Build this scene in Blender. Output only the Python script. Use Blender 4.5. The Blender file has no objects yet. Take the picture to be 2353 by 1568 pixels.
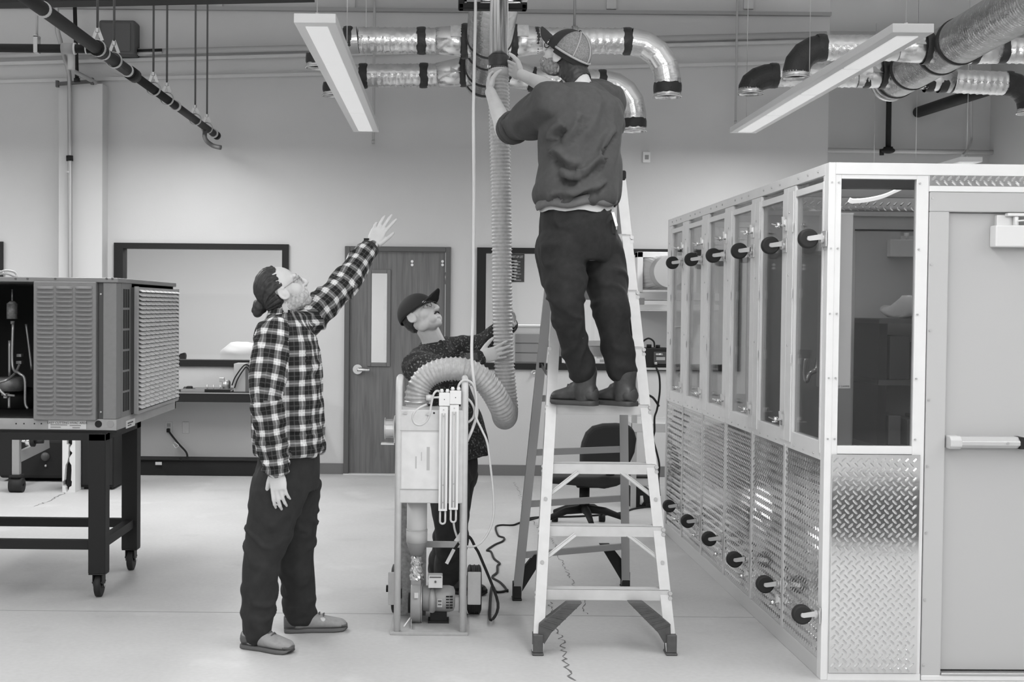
import bpy, math, random
import numpy as np
from mathutils import Vector, Matrix, noise
from math import sin, cos, pi, radians
random.seed(7)
SC = bpy.context.scene
COL = SC.collection

# ------------------------------------------------------------------ camera
F_PX, CX, CY = 3000.0, 1030.0, 784.0
PITCH, ROLL = radians(1.49), 0.0095
CAM = Vector((0, 0, 1.58))
_f = Vector((0, cos(PITCH), -sin(PITCH))); _u0 = Vector((0, sin(PITCH), cos(PITCH))); _r0 = Vector((1, 0, 0))
_r = _r0*cos(ROLL) + _u0*sin(ROLL); _u = _u0*cos(ROLL) - _r0*sin(ROLL)
cam_data = bpy.data.cameras.new('camera'); cam = bpy.data.objects.new('camera', cam_data); COL.objects.link(cam)
cam.matrix_world = Matrix(((_r.x, _u.x, -_f.x, CAM.x), (_r.y, _u.y, -_f.y, CAM.y), (_r.z, _u.z, -_f.z, CAM.z), (0, 0, 0, 1)))
cam_data.sensor_width = 36.0; cam_data.lens = 36.0*F_PX/2353.0
cam_data.shift_x = (2353/2 - CX)/2353.0
cam_data.clip_start = 0.05; cam_data.clip_end = 100
SC.camera = cam

# ------------------------------------------------------------------ light and exposure
world = bpy.data.worlds.new('world'); SC.world = world; world.use_nodes = True
world.node_tree.nodes['Background'].inputs[0].default_value = (1, 1, 1, 1)
world.node_tree.nodes['Background'].inputs[1].default_value = 0.25
SC.view_settings.view_transform = 'Standard'
try: SC.view_settings.look = 'None'
except Exception: pass
SC.view_settings.gamma = 1.0; SC.view_settings.use_curve_mapping = False
SC.view_settings.exposure = 0.0
try:
    SC.cycles.max_bounces = 6; SC.cycles.diffuse_bounces = 4; SC.cycles.glossy_bounces = 3
    SC.cycles.transparent_max_bounces = 16; SC.cycles.transmission_bounces = 4
    SC.cycles.caustics_reflective = False; SC.cycles.caustics_refractive = False
    SC.cycles.sample_clamp_indirect = 4.0
    SC.cycles.use_denoising = True
except Exception: pass

def area(name, loc, size, power, target=None, sy=None):
    l = bpy.data.lights.new(name, 'AREA'); l.energy = power; l.size = size
    if sy: l.shape = 'RECTANGLE'; l.size_y = sy
    o = bpy.data.objects.new(name, l); COL.objects.link(o); o.location = loc
    if target is not None:
        d = Vector(target) - Vector(loc)
        o.rotation_euler = d.to_track_quat('-Z', 'Y').to_euler()
    return o
# rows of pendant fixtures over the shop (light downwards only, like the two in view)
for x in (-5.6, -2.3, 1.0, 4.3):
    for y in (-2.5, 3.2):
        area('shop_light_row', (x, y, 3.12), 0.25, {-5.6: 42, -2.3: 58, 1.0: 70, 4.3: 92}[x], sy=4.6)
for x in (-5.6, -2.3, 2.6):
    area('shop_light_row', (x, 9.2, 3.08), 0.25, 100, sy=4.4)
area('alcove_light_row', (5.38, 15.0, 3.08), 0.25, 170, sy=3.2)
for x in (-4.0, 0.5, 4.6):
    u_ = area('uplight_fill_row', (x, 6.2, 3.22), 0.25, 80, (x, 6.2, 6), sy=4.6)     # added upward fill that bounces light onto the upper wall
# added fill light high behind the camera, where no window is built
area('high_fill_light', (-0.5, -5.8, 4.3), 9.0, 215, (0.2, 8, 1.0), sy=1.5)
# lamps of the office behind the windows
area('office_light', (-1.6, 14.2, 2.70), 5.0, 120, (-1.6, 14.2, 0), sy=1.6)
area('office_light', (2.0, 14.2, 2.70), 2.2, 50, (2.0, 14.2, 0), sy=1.6)

# ------------------------------------------------------------------ pixel rays -> world points
def _dir(px, py): return _r*((px-CX)/F_PX) - _u*((py-CY)/F_PX) + _f
def W(px, py, Y):
    d = _dir(px, py); return CAM + d*(Y/d.y)
def G(px, py, z=0.0):
    d = _dir(px, py); return CAM + d*((z-CAM.z)/d.z)
def WX(px, py, X):
    d = _dir(px, py); return CAM + d*(X/d.x)

# ------------------------------------------------------------------ materials
MATS = {}
def M(name, g, rough=.5, metal=0.0, noise_s=0, noise_a=0, bump_s=0, bump_d=0, emit=0, spec=.5, stretch=None):
    if name in MATS: return MATS[name]
    m = bpy.data.materials.new(name); m.use_nodes = True; MATS[name] = m
    nt = m.node_tree; b = nt.nodes['Principled BSDF']
    b.inputs['Base Color'].default_value = (g, g, g, 1); b.inputs['Roughness'].default_value = rough
    b.inputs['Metallic'].default_value = metal; b.inputs['Specular IOR Level'].default_value = spec
    if emit:
        b.inputs['Emission Color'].default_value = (1, 1, 1, 1); b.inputs['Emission Strength'].default_value = emit
    if noise_a or bump_d:
        tc = nt.nodes.new('ShaderNodeTexCoord'); vec = tc.outputs['Object']
        if stretch:
            mp = nt.nodes.new('ShaderNodeMapping'); mp.inputs['Scale'].default_value = stretch
            nt.links.new(vec, mp.inputs['Vector']); vec = mp.outputs['Vector']
    if noise_a:
        n = nt.nodes.new('ShaderNodeTexNoise'); n.inputs['Scale'].default_value = noise_s; n.inputs['Detail'].default_value = 6
        nt.links.new(vec, n.inputs['Vector'])
        mr = nt.nodes.new('ShaderNodeMapRange'); mr.inputs['From Min'].default_value = .25; mr.inputs['From Max'].default_value = .75
        mr.inputs['To Min'].default_value = max(0, g*(1-noise_a)); mr.inputs['To Max'].default_value = min(1, g*(1+noise_a))
        nt.links.new(n.outputs['Fac'], mr.inputs['Value'])
        cb = nt.nodes.new('ShaderNodeCombineColor')
        for k in range(3): nt.links.new(mr.outputs['Result'], cb.inputs[k])
        nt.links.new(cb.outputs['Color'], b.inputs['Base Color'])
    if bump_d:
        n2 = nt.nodes.new('ShaderNodeTexNoise'); n2.inputs['Scale'].default_value = bump_s; n2.inputs['Detail'].default_value = 4
        nt.links.new(vec, n2.inputs['Vector'])
        bp = nt.nodes.new('ShaderNodeBump'); bp.inputs['Distance'].default_value = bump_d; bp.inputs['Strength'].default_value = 1
        nt.links.new(n2.outputs['Fac'], bp.inputs['Height']); nt.links.new(bp.outputs['Normal'], b.inputs['Normal'])
    return m
def glass(name, refl=.08, tint=.93, rough=.02):
    m = bpy.data.materials.new(name); m.use_nodes = True; MATS[name] = m
    nt = m.node_tree; nt.nodes.clear()
    out = nt.nodes.new('ShaderNodeOutputMaterial'); tr = nt.nodes.new('ShaderNodeBsdfTransparent'); gl = nt.nodes.new('ShaderNodeBsdfGlossy')
    tr.inputs[0].default_value = (tint, tint, tint, 1); gl.inputs['Roughness'].default_value = rough
    fr = nt.nodes.new('ShaderNodeLayerWeight'); fr.inputs['Blend'].default_value = .25
    mr = nt.nodes.new('ShaderNodeMapRange'); mr.inputs['To Min'].default_value = refl; mr.inputs['To Max'].default_value = .6
    nt.links.new(fr.outputs['Fresnel'], mr.inputs['Value'])
    mx = nt.nodes.new('ShaderNodeMixShader'); nt.links.new(mr.outputs['Result'], mx.inputs[0])
    nt.links.new(tr.outputs[0], mx.inputs[1]); nt.links.new(gl.outputs[0], mx.inputs[2]); nt.links.new(mx.outputs[0], out.inputs[0])
    return m
black = M('black_paint', .021, .6, spec=.2)
blackm = M('black_metal', .022, .5, spec=.3)
rubber = M('rubber', .022, .6, spec=.3)
white = M('white_paint', .74, .4)
offwhite = M('off_white', .62, .5)
alu = M('aluminium', .74, .42, .35)
steel = M('galvanised_steel', .62, .28, .9, 9, .12)
chrome = M('chrome', .78, .18, 1.0)
zinc = M('zinc', .55, .35, .8)
wallm = M('wall_paint', .60, .75, 0, 1.2, .04, 60, .0006)
greypaint = M('grey_paint', .30, .5)
darkgrey = M('dark_grey', .09, .5)
plastic = M('white_plastic', .78, .35)
GLASS = glass('window_glass', .03, .96)
ACRYL = glass('acrylic_pane', .05, .90)

# ------------------------------------------------------------------ mesh builder
class MB:
    def __init__(s): s.v = []; s.f = []; s.sm = []
    def add(s, vs, fs, smooth=False):
        n = len(s.v); s.v += [Vector(v) for v in vs]; s.f += [tuple(i+n for i in f) for f in fs]; s.sm += [smooth]*len(fs); return s
    def box(s, a, b, R=None, c=None):
        x0, y0, z0 = min(a[0], b[0]), min(a[1], b[1]), min(a[2], b[2]); x1, y1, z1 = max(a[0], b[0]), max(a[1], b[1]), max(a[2], b[2])
        vs = [(x0,y0,z0),(x1,y0,z0),(x1,y1,z0),(x0,y1,z0),(x0,y0,z1),(x1,y0,z1),(x1,y1,z1),(x0,y1,z1)]
        if R is not None:
            c = Vector(c) if c is not None else Vector(((x0+x1)/2, (y0+y1)/2, (z0+z1)/2)); vs = [R @ (Vector(v)-c)+c for v in vs]
        return s.add(vs, [(0,3,2,1),(4,5,6,7),(0,1,5,4),(1,2,6,5),(2,3,7,6),(3,0,4,7)])
    def bar(s, p, q, w, d, up=(0,0,1)):
        """a straight bar from p to q: w across (perpendicular to up), d along the third axis"""
        p, q = Vector(p), Vector(q); t = (q-p).normalized(); up = Vector(up)
        a = t.cross(up)
        if a.length < 1e-5: a = t.cross(Vector((0, 1, 0)))
        a.normalize(); b = a.cross(t).normalized(); a *= w/2; b *= d/2
        vs = [p-a-b, p+a-b, p+a+b, p-a+b, q-a-b, q+a-b, q+a+b, q-a+b]
        return s.add(vs, [(0,1,2,3),(7,6,5,4),(0,4,5,1),(1,5,6,2),(2,6,7,3),(3,7,4,0)])
    def tube(s, pts, r, n=12, cap=True, smooth=True, flat=None):
        pts = [Vector(p) for p in pts]; N = len(pts)
        rs = list(r) if hasattr(r, '__len__') else [r]*N
        T = []
        for i in range(N):
            t = pts[min(i+1, N-1)]-pts[max(i-1, 0)]; T.append(t.normalized() if t.length > 1e-9 else Vector((0, 0, 1)))
        a = T[0].cross(Vector((0, 0, 1)))
        if a.length < 1e-3: a = T[0].cross(Vector((0, 1, 0)))
        a.normalize(); vs = []; fs = []
        for i in range(N):
            a = (a - T[i]*a.dot(T[i])).normalized(); b = T[i].cross(a)
            for k in range(n):
                th = 2*pi*k/n; vs.append(pts[i] + (a*cos(th)+b*sin(th))*rs[i])
        for i in range(N-1):
            for k in range(n):
                k2 = (k+1) % n; fs.append((i*n+k, i*n+k2, (i+1)*n+k2, (i+1)*n+k))
        s.add(vs, fs, smooth)
        if cap:
            m = len(s.v)-len(vs); s.f += [tuple(m+k for k in reversed(range(n))), tuple(m+(N-1)*n+k for k in range(n))]; s.sm += [False, False]
        return s
    def cyl(s, p, q, r, n=16, r2=None, smooth=True): return s.tube([p, q], [r, r if r2 is None else r2], n, True, smooth)
    def ring(s, p, q, ro, ri, n=24):
        """hollow sleeve"""
        p, q = Vector(p), Vector(q); t = (q-p).normalized(); a = t.cross(Vector((0, 0, 1)))
        if a.length < 1e-3: a = t.cross(Vector((0, 1, 0)))
        a.normalize(); b = t.cross(a); vs = []
        for c, r in ((p, ro), (q, ro), (q, ri), (p, ri)):
            vs += [c+(a*cos(2*pi*k/n)+b*sin(2*pi*k/n))*r for k in range(n)]
        fs = []
        for j in range(4):
            for k in range(n):
                k2 = (k+1) % n; j2 = (j+1) % 4; fs.append((j*n+k, j*n+k2, j2*n+k2, j2*n+k))
        return s.add(vs, fs, True)
    def sphere(s, c, r, n=16, m=10, R=None):
        c = Vector(c); r = Vector(r) if hasattr(r, '__len__') else Vector((r, r, r)); vs = [Vector((0, 0, r.z))]; fs = []
        for i in range(1, m):
            ph = pi*i/m
            for k in range(n): vs.append(Vector((r.x*sin(ph)*cos(2*pi*k/n), r.y*sin(ph)*sin(2*pi*k/n), r.z*cos(ph))))
        vs.append(Vector((0, 0, -r.z))); L = len(vs)-1
        for k in range(n):
            fs.append((0, 1+k, 1+(k+1) % n)); fs.append((L, 1+(m-2)*n+(k+1) % n, 1+(m-2)*n+k))
        for i in range(m-2):
            for k in range(n):
                a, b = 1+i*n+k, 1+i*n+(k+1) % n; fs.append((a, a+n, b+n, b))
        return s.add([(R @ v if R is not None else v)+c for v in vs], fs, True)
    def prism(s, poly, h0, h1, axis='z', smooth=False):
        """extrude a 2-D outline along an axis: z:(x,y) y:(x,z) x:(y,z)"""
        mk = {'z': lambda p, h: (p[0], p[1], h), 'y': lambda p, h: (p[0], h, p[1]), 'x': lambda p, h: (h, p[0], p[1])}[axis]
        n = len(poly); vs = [mk(p, h0) for p in poly]+[mk(p, h1) for p in poly]
        fs = [tuple(range(n)), tuple(range(2*n-1, n-1, -1))]+[(k, k+n, (k+1) % n+n, (k+1) % n) for k in range(n)]
        return s.add(vs, fs, smooth)
    def grid(s, P, smooth=True, closed=False):
        R, C = len(P), len(P[0]); vs = [p for row in P for p in row]; fs = []
        for i in range(R-1):
            for k in range(C if closed else C-1):
                k2 = (k+1) % C; fs.append((i*C+k, i*C+k2, (i+1)*C+k2, (i+1)*C+k))
        return s.add(vs, fs, smooth)
    def xf(s, Mx): s.v = [Mx @ v for v in s.v]; return s

def wmat(o):
    m = Matrix.Identity(4)
    while o is not None: m = o.matrix_basis @ m; o = o.parent
    return m
def mesh_of(name, mb):
    me = bpy.data.meshes.new(name); me.from_pydata([tuple(v) for v in mb.v], [], mb.f)
    me.polygons.foreach_set('use_smooth', mb.sm); me.update(); return me
def O(name, mb, mat, parent=None, bevel=0, local=False, seg=2, recalc=True):
    """ONE mesh object; geometry is given in world space and moved into the parent's space (local=True: given there)"""
    if parent is not None and not local:
        inv = wmat(parent).inverted(); mb.v = [inv @ v for v in mb.v]
    me = mesh_of(name, mb)
    if recalc:
        import bmesh
        bm = bmesh.new(); bm.from_mesh(me); bmesh.ops.recalc_face_normals(bm, faces=bm.faces); bm.to_mesh(me); bm.free()
    o = bpy.data.objects.new(name, me); COL.objects.link(o)
    if mat is not None: me.materials.append(mat)
    if parent is not None: o.parent = parent
    if bevel:
        b = o.modifiers.new('bevel', 'BEVEL'); b.width = bevel; b.segments = seg; b.limit_method = 'ANGLE'
    return o
def tag(o, label, cat, group=None):
    o['label'] = label; o['category'] = cat
    if group: o['group'] = group
    return o
def thing(name, label, cat, loc=(0, 0, 0), rz=0, group=None):
    o = bpy.data.objects.new(name, None); COL.objects.link(o); o.empty_display_size = .1
    o.location = loc; o.rotation_euler = (0, 0, rz); return tag(o, label, cat, group)
def struct(name, mb, mat, parent=None, bevel=0):
    o = O(name, mb, mat, parent, bevel)
    if parent is None: o['kind'] = 'structure'
    return o
def copy(o, parent, loc=None, rot=None):
    c = o.copy(); COL.objects.link(c); c.parent = parent
    if loc is not None: c.location = loc
    if rot is not None: c.rotation_euler = rot
    return c
def copy_tree(o, loc, rz=None, parent=None):
    c = o.copy(); COL.objects.link(c); c.location = loc; c.parent = parent
    if rz is not None: c.rotation_euler = (0, 0, rz)
    for k in list(o.children):
        k2 = k.copy(); COL.objects.link(k2); k2.parent = c
        for g in list(k.children):
            g2 = g.copy(); COL.objects.link(g2); g2.parent = k2
    return c
def smooth_path(pts, n=8):
    """Catmull-Rom through the points"""
    P = [Vector(p) for p in pts]; P = [P[0]*2-P[1]]+P+[P[-1]*2-P[-2]]; out = []
    for i in range(1, len(P)-2):
        a, b, c, d = P[i-1:i+3]
        for k in range(n):
            t = k/n; out.append(.5*((2*b)+(c-a)*t+(2*a-5*b+4*c-d)*t*t+(3*b-a-3*c+d)*t**3))
    out.append(P[-2]); return out
def resample(pts, step):
    out = [pts[0].copy()]; acc = 0
    for i in range(len(pts)-1):
        a, b = pts[i], pts[i+1]; L = (b-a).length
        if L < 1e-9: continue
        t = step-acc
        while t <= L: out.append(a.lerp(b, t/L)); t += step
        acc = L-(t-step)
    return out
def text(name, body, size, loc, rot, mat, parent=None, align='LEFT', sx=1):
    cu = bpy.data.curves.new(name, 'FONT'); cu.body = body; cu.size = size; cu.extrude = .0006; cu.align_x = align
    t = bpy.data.objects.new(name, cu); COL.objects.link(t)
    me = bpy.data.meshes.new_from_object(t.evaluated_get(bpy.context.evaluated_depsgraph_get()))
    bpy.data.objects.remove(t); bpy.data.curves.remove(cu)
    o = bpy.data.objects.new(name, me); COL.objects.link(o); me.materials.clear(); me.materials.append(mat)
    m = Matrix.Translation(Vector(loc)) @ rot.to_4x4() @ Matrix.Diagonal((sx, 1, 1, 1))
    if parent is not None:
        m = wmat(parent).inverted() @ m; o.parent = parent
    me.transform(m); return o
FRONT = Matrix.Rotation(pi/2, 3, 'X')      # text that faces -Y
# ================================================================== SETTING
YW = 12.25
# ---- floor: sealed concrete
def concrete():
    m = bpy.data.materials.new('sealed_concrete'); m.use_nodes = True; nt = m.node_tree; b = nt.nodes['Principled BSDF']
    tc = nt.nodes.new('ShaderNodeTexCoord')
    def noise_(s, d, st=None):
        n = nt.nodes.new('ShaderNodeTexNoise'); n.inputs['Scale'].default_value = s; n.inputs['Detail'].default_value = d
        mp = nt.nodes.new('ShaderNodeMapping'); mp.inputs['Scale'].default_value = st or (1, 1, 1)
        nt.links.new(tc.outputs['Object'], mp.inputs['Vector']); nt.links.new(mp.outputs['Vector'], n.inputs['Vector']); return n.outputs['Fac']
    def rng(v, a, b_, c, d):
        r = nt.nodes.new('ShaderNodeMapRange'); r.inputs['From Min'].default_value = a; r.inputs['From Max'].default_value = b_
        r.inputs['To Min'].default_value = c; r.inputs['To Max'].default_value = d; nt.links.new(v, r.inputs['Value']); return r.outputs['Result']
    def op(o, a, c):
        n = nt.nodes.new('ShaderNodeMath'); n.operation = o; nt.links.new(a, n.inputs[0])
        if isinstance(c, float): n.inputs[1].default_value = c
        else: nt.links.new(c, n.inputs[1])
        return n.outputs[0]
    big = rng(noise_(.9, 5), .3, .7, -.035, .035)
    pat = rng(noise_(1.7, 3, (1.0, 1.0, 1)), .62, .70, 0, .06)       # paler worn patches
    dirt = rng(noise_(3.1, 8, (.6, 1, 1)), .62, .74, 0, -.06)
    fine = rng(noise_(40, 4), .3, .7, -.02, .02)
    v = op('ADD', op('ADD', op('ADD', big, pat), dirt), fine); v = op('ADD', v, .54)
    cb = nt.nodes.new('ShaderNodeCombineColor')
    for k in range(3): nt.links.new(v, cb.inputs[k])
    nt.links.new(cb.outputs[0], b.inputs['Base Color'])
    nt.links.new(rng(noise_(2.2, 5), .3, .7, .42, .62), b.inputs['Roughness']); b.inputs['Specular IOR Level'].default_value = .35
    return m
concm = concrete()
fl = struct('floor', MB().box((-8, -6, -.2), (7.2, 17.2, 0)), concm)
crackm = M('crack_line', .16, .8)
jointm = M('joint_line', .34, .8)
# saw-cut joint across the shop and one along it
struct('joint', MB().box((-8, G(400, 1407).y-.004, -.002), (7, G(400, 1407).y+.004, .0008)), jointm, fl)
# the jagged crack that runs towards the camera under the ladder
def crack(pts, w0, w1, seed):
    rnd = random.Random(seed); path = [G(*p) for p in pts]; path = resample(smooth_path(path, 6), .035); mb = MB(); L = []; R_ = []
    for i, p in enumerate(path):
        t = i/max(1, len(path)-1); j = rnd.uniform(-.016, .016); w = (w0+(w1-w0)*t)*rnd.uniform(.4, 1.4)
        L.append(Vector((p.x+j-w, p.y, .0012))); R_.append(Vector((p.x+j+w, p.y+rnd.uniform(-.01, .01), .0012)))
    mb.grid([L, R_], False); return mb
struct('crack', crack([(1182, 1108), (1195, 1140), (1206, 1180), (1240, 1215), (1270, 1243), (1290, 1290), (1312, 1330), (1337, 1375), (1345, 1415)], .0012, .0022, 3), crackm, fl)
struct('crack', crack([(1263, 1385), (1280, 1435), (1290, 1470), (1300, 1520), (1315, 1567)], .002, .004, 5), crackm, fl)
struct('crack', crack([(150, 1133), (120, 1148), (80, 1164)], .006, .004, 8), crackm, fl)

# ---- back wall with its openings
def wall_with_holes(x0, x1, z0, z1, y0, y1, holes):
    xs = sorted({x0, x1} | {h[0] for h in holes} | {h[1] for h in holes}); zs = sorted({z0, z1} | {h[2] for h in holes} | {h[3] for h in holes}); mb = MB()
    for i in range(len(xs)-1):
        for k in range(len(zs)-1):
            cx_, cz_ = (xs[i]+xs[i+1])/2, (zs[k]+zs[k+1])/2
            if not any(h[0] < cx_ < h[1] and h[2] < cz_ < h[3] for h in holes): mb.box((xs[i], y0, zs[k]), (xs[i+1], y1, zs[k+1]))
    return mb
def zpx(px, py, Y=YW): return W(px, py, Y).z
w1 = (W(263, 700, YW).x, W(663, 700, YW).x, zpx(460, 842), zpx(460, 560))
w2 = (W(1095, 700, YW).x, W(1703, 700, YW).x, zpx(1250, 850), zpx(1200, 570))
w0 = (-6.3, W(8, 700, YW).x, w1[2], w1[3])
dr = (W(792, 700, YW).x, W(1035, 700, YW).x, 0.0, zpx(910, 567))
XC = W(1903, 300, YW).x
wb = struct('wall_back', wall_with_holes(-8, XC, 0, 5.2, YW, YW+.15, [w0, w1, w2, dr]), wallm)
struct('wall_left', MB().box((-8.15, -6, 0), (-8, 17.2, 5.2)), wallm)
struct('wall_front', MB().box((-8, -6.15, 0), (7, -6, 5.2)), wallm)
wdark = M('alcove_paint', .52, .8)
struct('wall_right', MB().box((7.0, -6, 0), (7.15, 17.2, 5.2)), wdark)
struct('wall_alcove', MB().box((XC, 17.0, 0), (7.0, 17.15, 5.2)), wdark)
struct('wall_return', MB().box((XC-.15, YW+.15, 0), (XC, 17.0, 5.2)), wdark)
struct('ceiling', MB().box((-8, -6, 5.2), (7, 17.2, 5.35)), M('ceiling_deck', .62, .8))
# office behind the windows
officem = M('office_paint', .70, .8)
struct('wall_office_back', MB().box((-8, 16.4, 0), (XC-.15, 16.5, 2.8)), officem)
struct('wall_office_divider', MB().box((W(1112, 700, 15.0).x-.1, 14.8, 0), (W(1112, 700, 15.0).x, 16.4, 2.8)), M('office_grey', .42, .8))
struct('ceiling_office', MB().box((-8, YW+.15, 2.8), (XC-.15, 16.5, 2.9)), officem)
# pilaster and ledges
pm = M('pilaster_paint', .62, .7)
pa, pb = W(135, 400, 12.05), W(235, 400, 12.05)
struct('trim_1', MB().box((pa.x, 12.05, 0), (pb.x, YW, zpx(185, 192, 12.05))), pm)
def sloped(mb, y, pxa, pya, pxb, pyb, h, d, Y=YW):
    a, b = W(pxa, pya, Y), W(pxb, pyb, Y); return mb.bar((a.x, Y-d/2, a.z), (b.x, Y-d/2, b.z), d, h, up=(0, 0, 1))
struct('trim_2', sloped(MB(), 0, -60, 190, 1900, 143, .03, .03), pm)          # lower edge of the wall girt
struct('trim_3', sloped(MB(), 0, -60, 150, 1900, 96, .03, .05), pm)           # ledge under the conduit
struct('trim_4', MB().box((-8, YW-.05, zpx(600, 26)), (XC, YW, zpx(600, 18))), M('upper_band', .36, .8))
# vertical ribs high on the wall
for px in (188, 500, 805, 1405, 1720):
    p = W(px, 10, YW-.02); struct('trim_5', MB().box((p.x-.045, YW-.03, zpx(px, 22)), (p.x+.045, YW, 5.2)), wallm)
# baseboards
basem = M('baseboard_vinyl', .17, .5)
struct('baseboard_back', MB().box((w1[1], YW-.012, 0), (dr[0], YW, .10)).box((dr[1], YW-.012, 0), (XC, YW, .10)).box((-8, YW-.012, 0), (-5, YW, .10)), basem)

# ---- windows
def window(n, w, sill=False):
    x0, x1, z0, z1 = w; t = .085; fr = MB()
    fr.box((x0, YW-.03, z1-t*.6), (x1, YW+.13, z1)).box((x0, YW-.03, z0), (x1, YW+.13, z0+.06)).box((x0, YW-.03, z0+.06), (x0+t, YW+.13, z1-t*.6)).box((x1-.06, YW-.03, z0+.06), (x1, YW+.13, z1-t*.6))
    o = struct('window_%d' % n, fr, black)
    struct('pane', MB().box((x0+.05, YW+.05, z0+.04), (x1-.04, YW+.056, z1-.04)), GLASS, o)
    return o
window(1, w1); window(2, w2); window(3, w0)

# ---- door
def woodmat():
    m = bpy.data.materials.new('veneer_wood'); m.use_nodes = True; nt = m.node_tree; b = nt.nodes['Principled BSDF']
    tc = nt.nodes.new('ShaderNodeTexCoord'); mp = nt.nodes.new('ShaderNodeMapping'); mp.inputs['Scale'].default_value = (9, 1, .55)
    nt.links.new(tc.outputs['Object'], mp.inputs['Vector'])
    n = nt.nodes.new('ShaderNodeTexNoise'); n.inputs['Scale'].default_value = 4; n.inputs['Detail'].default_value = 8; n.inputs['Distortion'].default_value = .6
    nt.links.new(mp.outputs[0], n.inputs['Vector'])
    r = nt.nodes.new('ShaderNodeValToRGB'); r.color_ramp.elements[0].position = .3; r.color_ramp.elements[0].color = (.10, .10, .10, 1)
    r.color_ramp.elements[1].position = .7; r.color_ramp.elements[1].color = (.165, .165, .165, 1)
    nt.links.new(n.outputs['Fac'], r.inputs[0]); nt.links.new(r.outputs[0], b.inputs['Base Color']); b.inputs['Roughness'].default_value = .45
    return m
wood = woodmat()
x0, x1, _, z1 = dr
fw = .048
dframe = struct('door_1', MB().box((x0, YW-.03, 0), (x0+fw, YW+.15, z1)).box((x1-fw, YW-.03, 0), (x1, YW+.15, z1)).box((x0+fw, YW-.03, z1-fw), (x1-fw, YW+.15, z1)), darkgrey, None, .006)
lx0, lx1, lz0, lz1 = W(853, 700, YW).x, W(889, 700, YW).x, zpx(870, 834), zpx(870, 628)
lf = wall_with_holes(x0+fw+.004, x1-fw-.004, .008, z1-fw-.004, YW+.01, YW+.055, [(lx0, lx1, lz0, lz1)])
leaf = struct('leaf', lf, wood, dframe)
struct('vision_frame', MB().box((lx0-.035, YW-.004, lz0-.035), (lx0, YW+.07, lz1+.035)).box((lx1, YW-.004, lz0-.035), (lx1+.035, YW+.07, lz1+.035)).box((lx0, YW-.004, lz1), (lx1, YW+.07, lz1+.035)).box((lx0, YW-.004, lz0-.035), (lx1, YW+.07, lz0)), M('vision_frame', .14, .4), leaf, .004)
struct('vision_glass', MB().box((lx0-.005, YW+.03, lz0-.005), (lx1+.005, YW+.036, lz1+.005)), GLASS, leaf)
hc = W(822, 849, YW)
struct('handle', MB().cyl((hc.x, YW+.012, hc.z), (hc.x, YW-.012, hc.z), .046, 24).cyl((hc.x, YW-.01, hc.z), (hc.x, YW-.055, hc.z), .016, 14).tube(smooth_path([(hc.x, YW-.05, hc.z), (hc.x+.06, YW-.055, hc.z), (hc.x+.115, YW-.05, hc.z-.004)], 5), [.017]*6+[.015]*4+[.012], 12), chrome, leaf)
for px, py in ((947, 605), (1017, 605)):
    mb = MB()
    for d in (-4, 4):
        p = W(px, py+d, YW); mb.cyl((p.x, YW+.012, p.z), (p.x, YW-.001, p.z), .013, 12)
    struct('bolt_pair', mb, plastic, leaf)
for pyh in (640, 870, 1060):
    p = W(1025, pyh, YW); struct('hinge', MB().cyl((p.x, YW-.008, p.z-.055), (p.x, YW-.008, p.z+.055), .011, 10), steel, dframe)
struct('threshold', MB().box((x0, YW-.06, 0), (x1, YW+.15, .008)), alu, dframe)

# ---- small wall fittings
p = W(1485, 362, YW)
t = thing('wall_sensor', 'small square white sensor with a grey centre high on the wall', 'sensor', (p.x, YW, p.z))
O('housing', MB().box((p.x-.036, YW-.03, p.z-.05), (p.x+.036, YW, p.z+.05)), plastic, t, .006)
O('sensor_face', MB().box((p.x-.018, YW-.034, p.z-.022), (p.x+.018, YW-.03, p.z+.02)), greypaint, t, .002)
p = W(388, 983, YW)
t = thing('power_outlet', 'white wall outlet with a plug and cable, under the workbench', 'outlet', (p.x, YW, p.z))
O('cover_plate', MB().box((p.x-.035, YW-.006, p.z-.057), (p.x+.035, YW, p.z+.057)), offwhite, t, .003)
O('socket', MB().box((p.x-.017, YW-.009, p.z+.008), (p.x+.017, YW-.006, p.z+.04)), M('socket_grey', .35, .5), t, .002)
O('socket', MB().box((p.x-.017, YW-.009, p.z-.04), (p.x+.017, YW-.006, p.z-.008)), M('socket_grey', .35, .5), t, .002)
q = W(427, 983, YW)
t = thing('blank_cover_plate', 'blank white wall plate beside the outlet under the workbench', 'wall plate', (q.x, YW, q.z))
O('cover_plate', MB().box((q.x-.032, YW-.006, q.z-.055), (q.x+.032, YW, q.z+.055)), offwhite, t, .003)
O('screw', MB().cyl((q.x, YW-.008, q.z+.04), (q.x, YW-.006, q.z+.04), .004, 8), zinc, t)
O('screw', MB().cyl((q.x, YW-.008, q.z-.04), (q.x, YW-.006, q.z-.04), .004, 8), zinc, t)
t = thing('power_cable', 'dark power cable hanging from the outlet below the workbench', 'cable', (p.x, YW-.05, 0))
O('plug', MB().box((p.x-.014, YW-.045, p.z-.042), (p.x+.014, YW-.009, p.z-.006)), black, t, .005)
pts = [(p.x, YW-.04, p.z-.02), W(398, 1005, 12.18), W(412, 1022, 12.15), W(428, 1040, 12.12), W(430, 1055, 12.1), W(424, 1070, 12.05), (W(415, 1078, 12.03).x, 12.0, .17)]
O('cord', MB().tube(smooth_path(pts, 6), .009, 8), black, t)
O('cable_tie', MB().tube(smooth_path([W(400, 1016, 12.14), W(410, 1024, 12.11), W(404, 1030, 12.13), W(398, 1022, 12.14)], 5), .004, 6), plastic, t)

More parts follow.
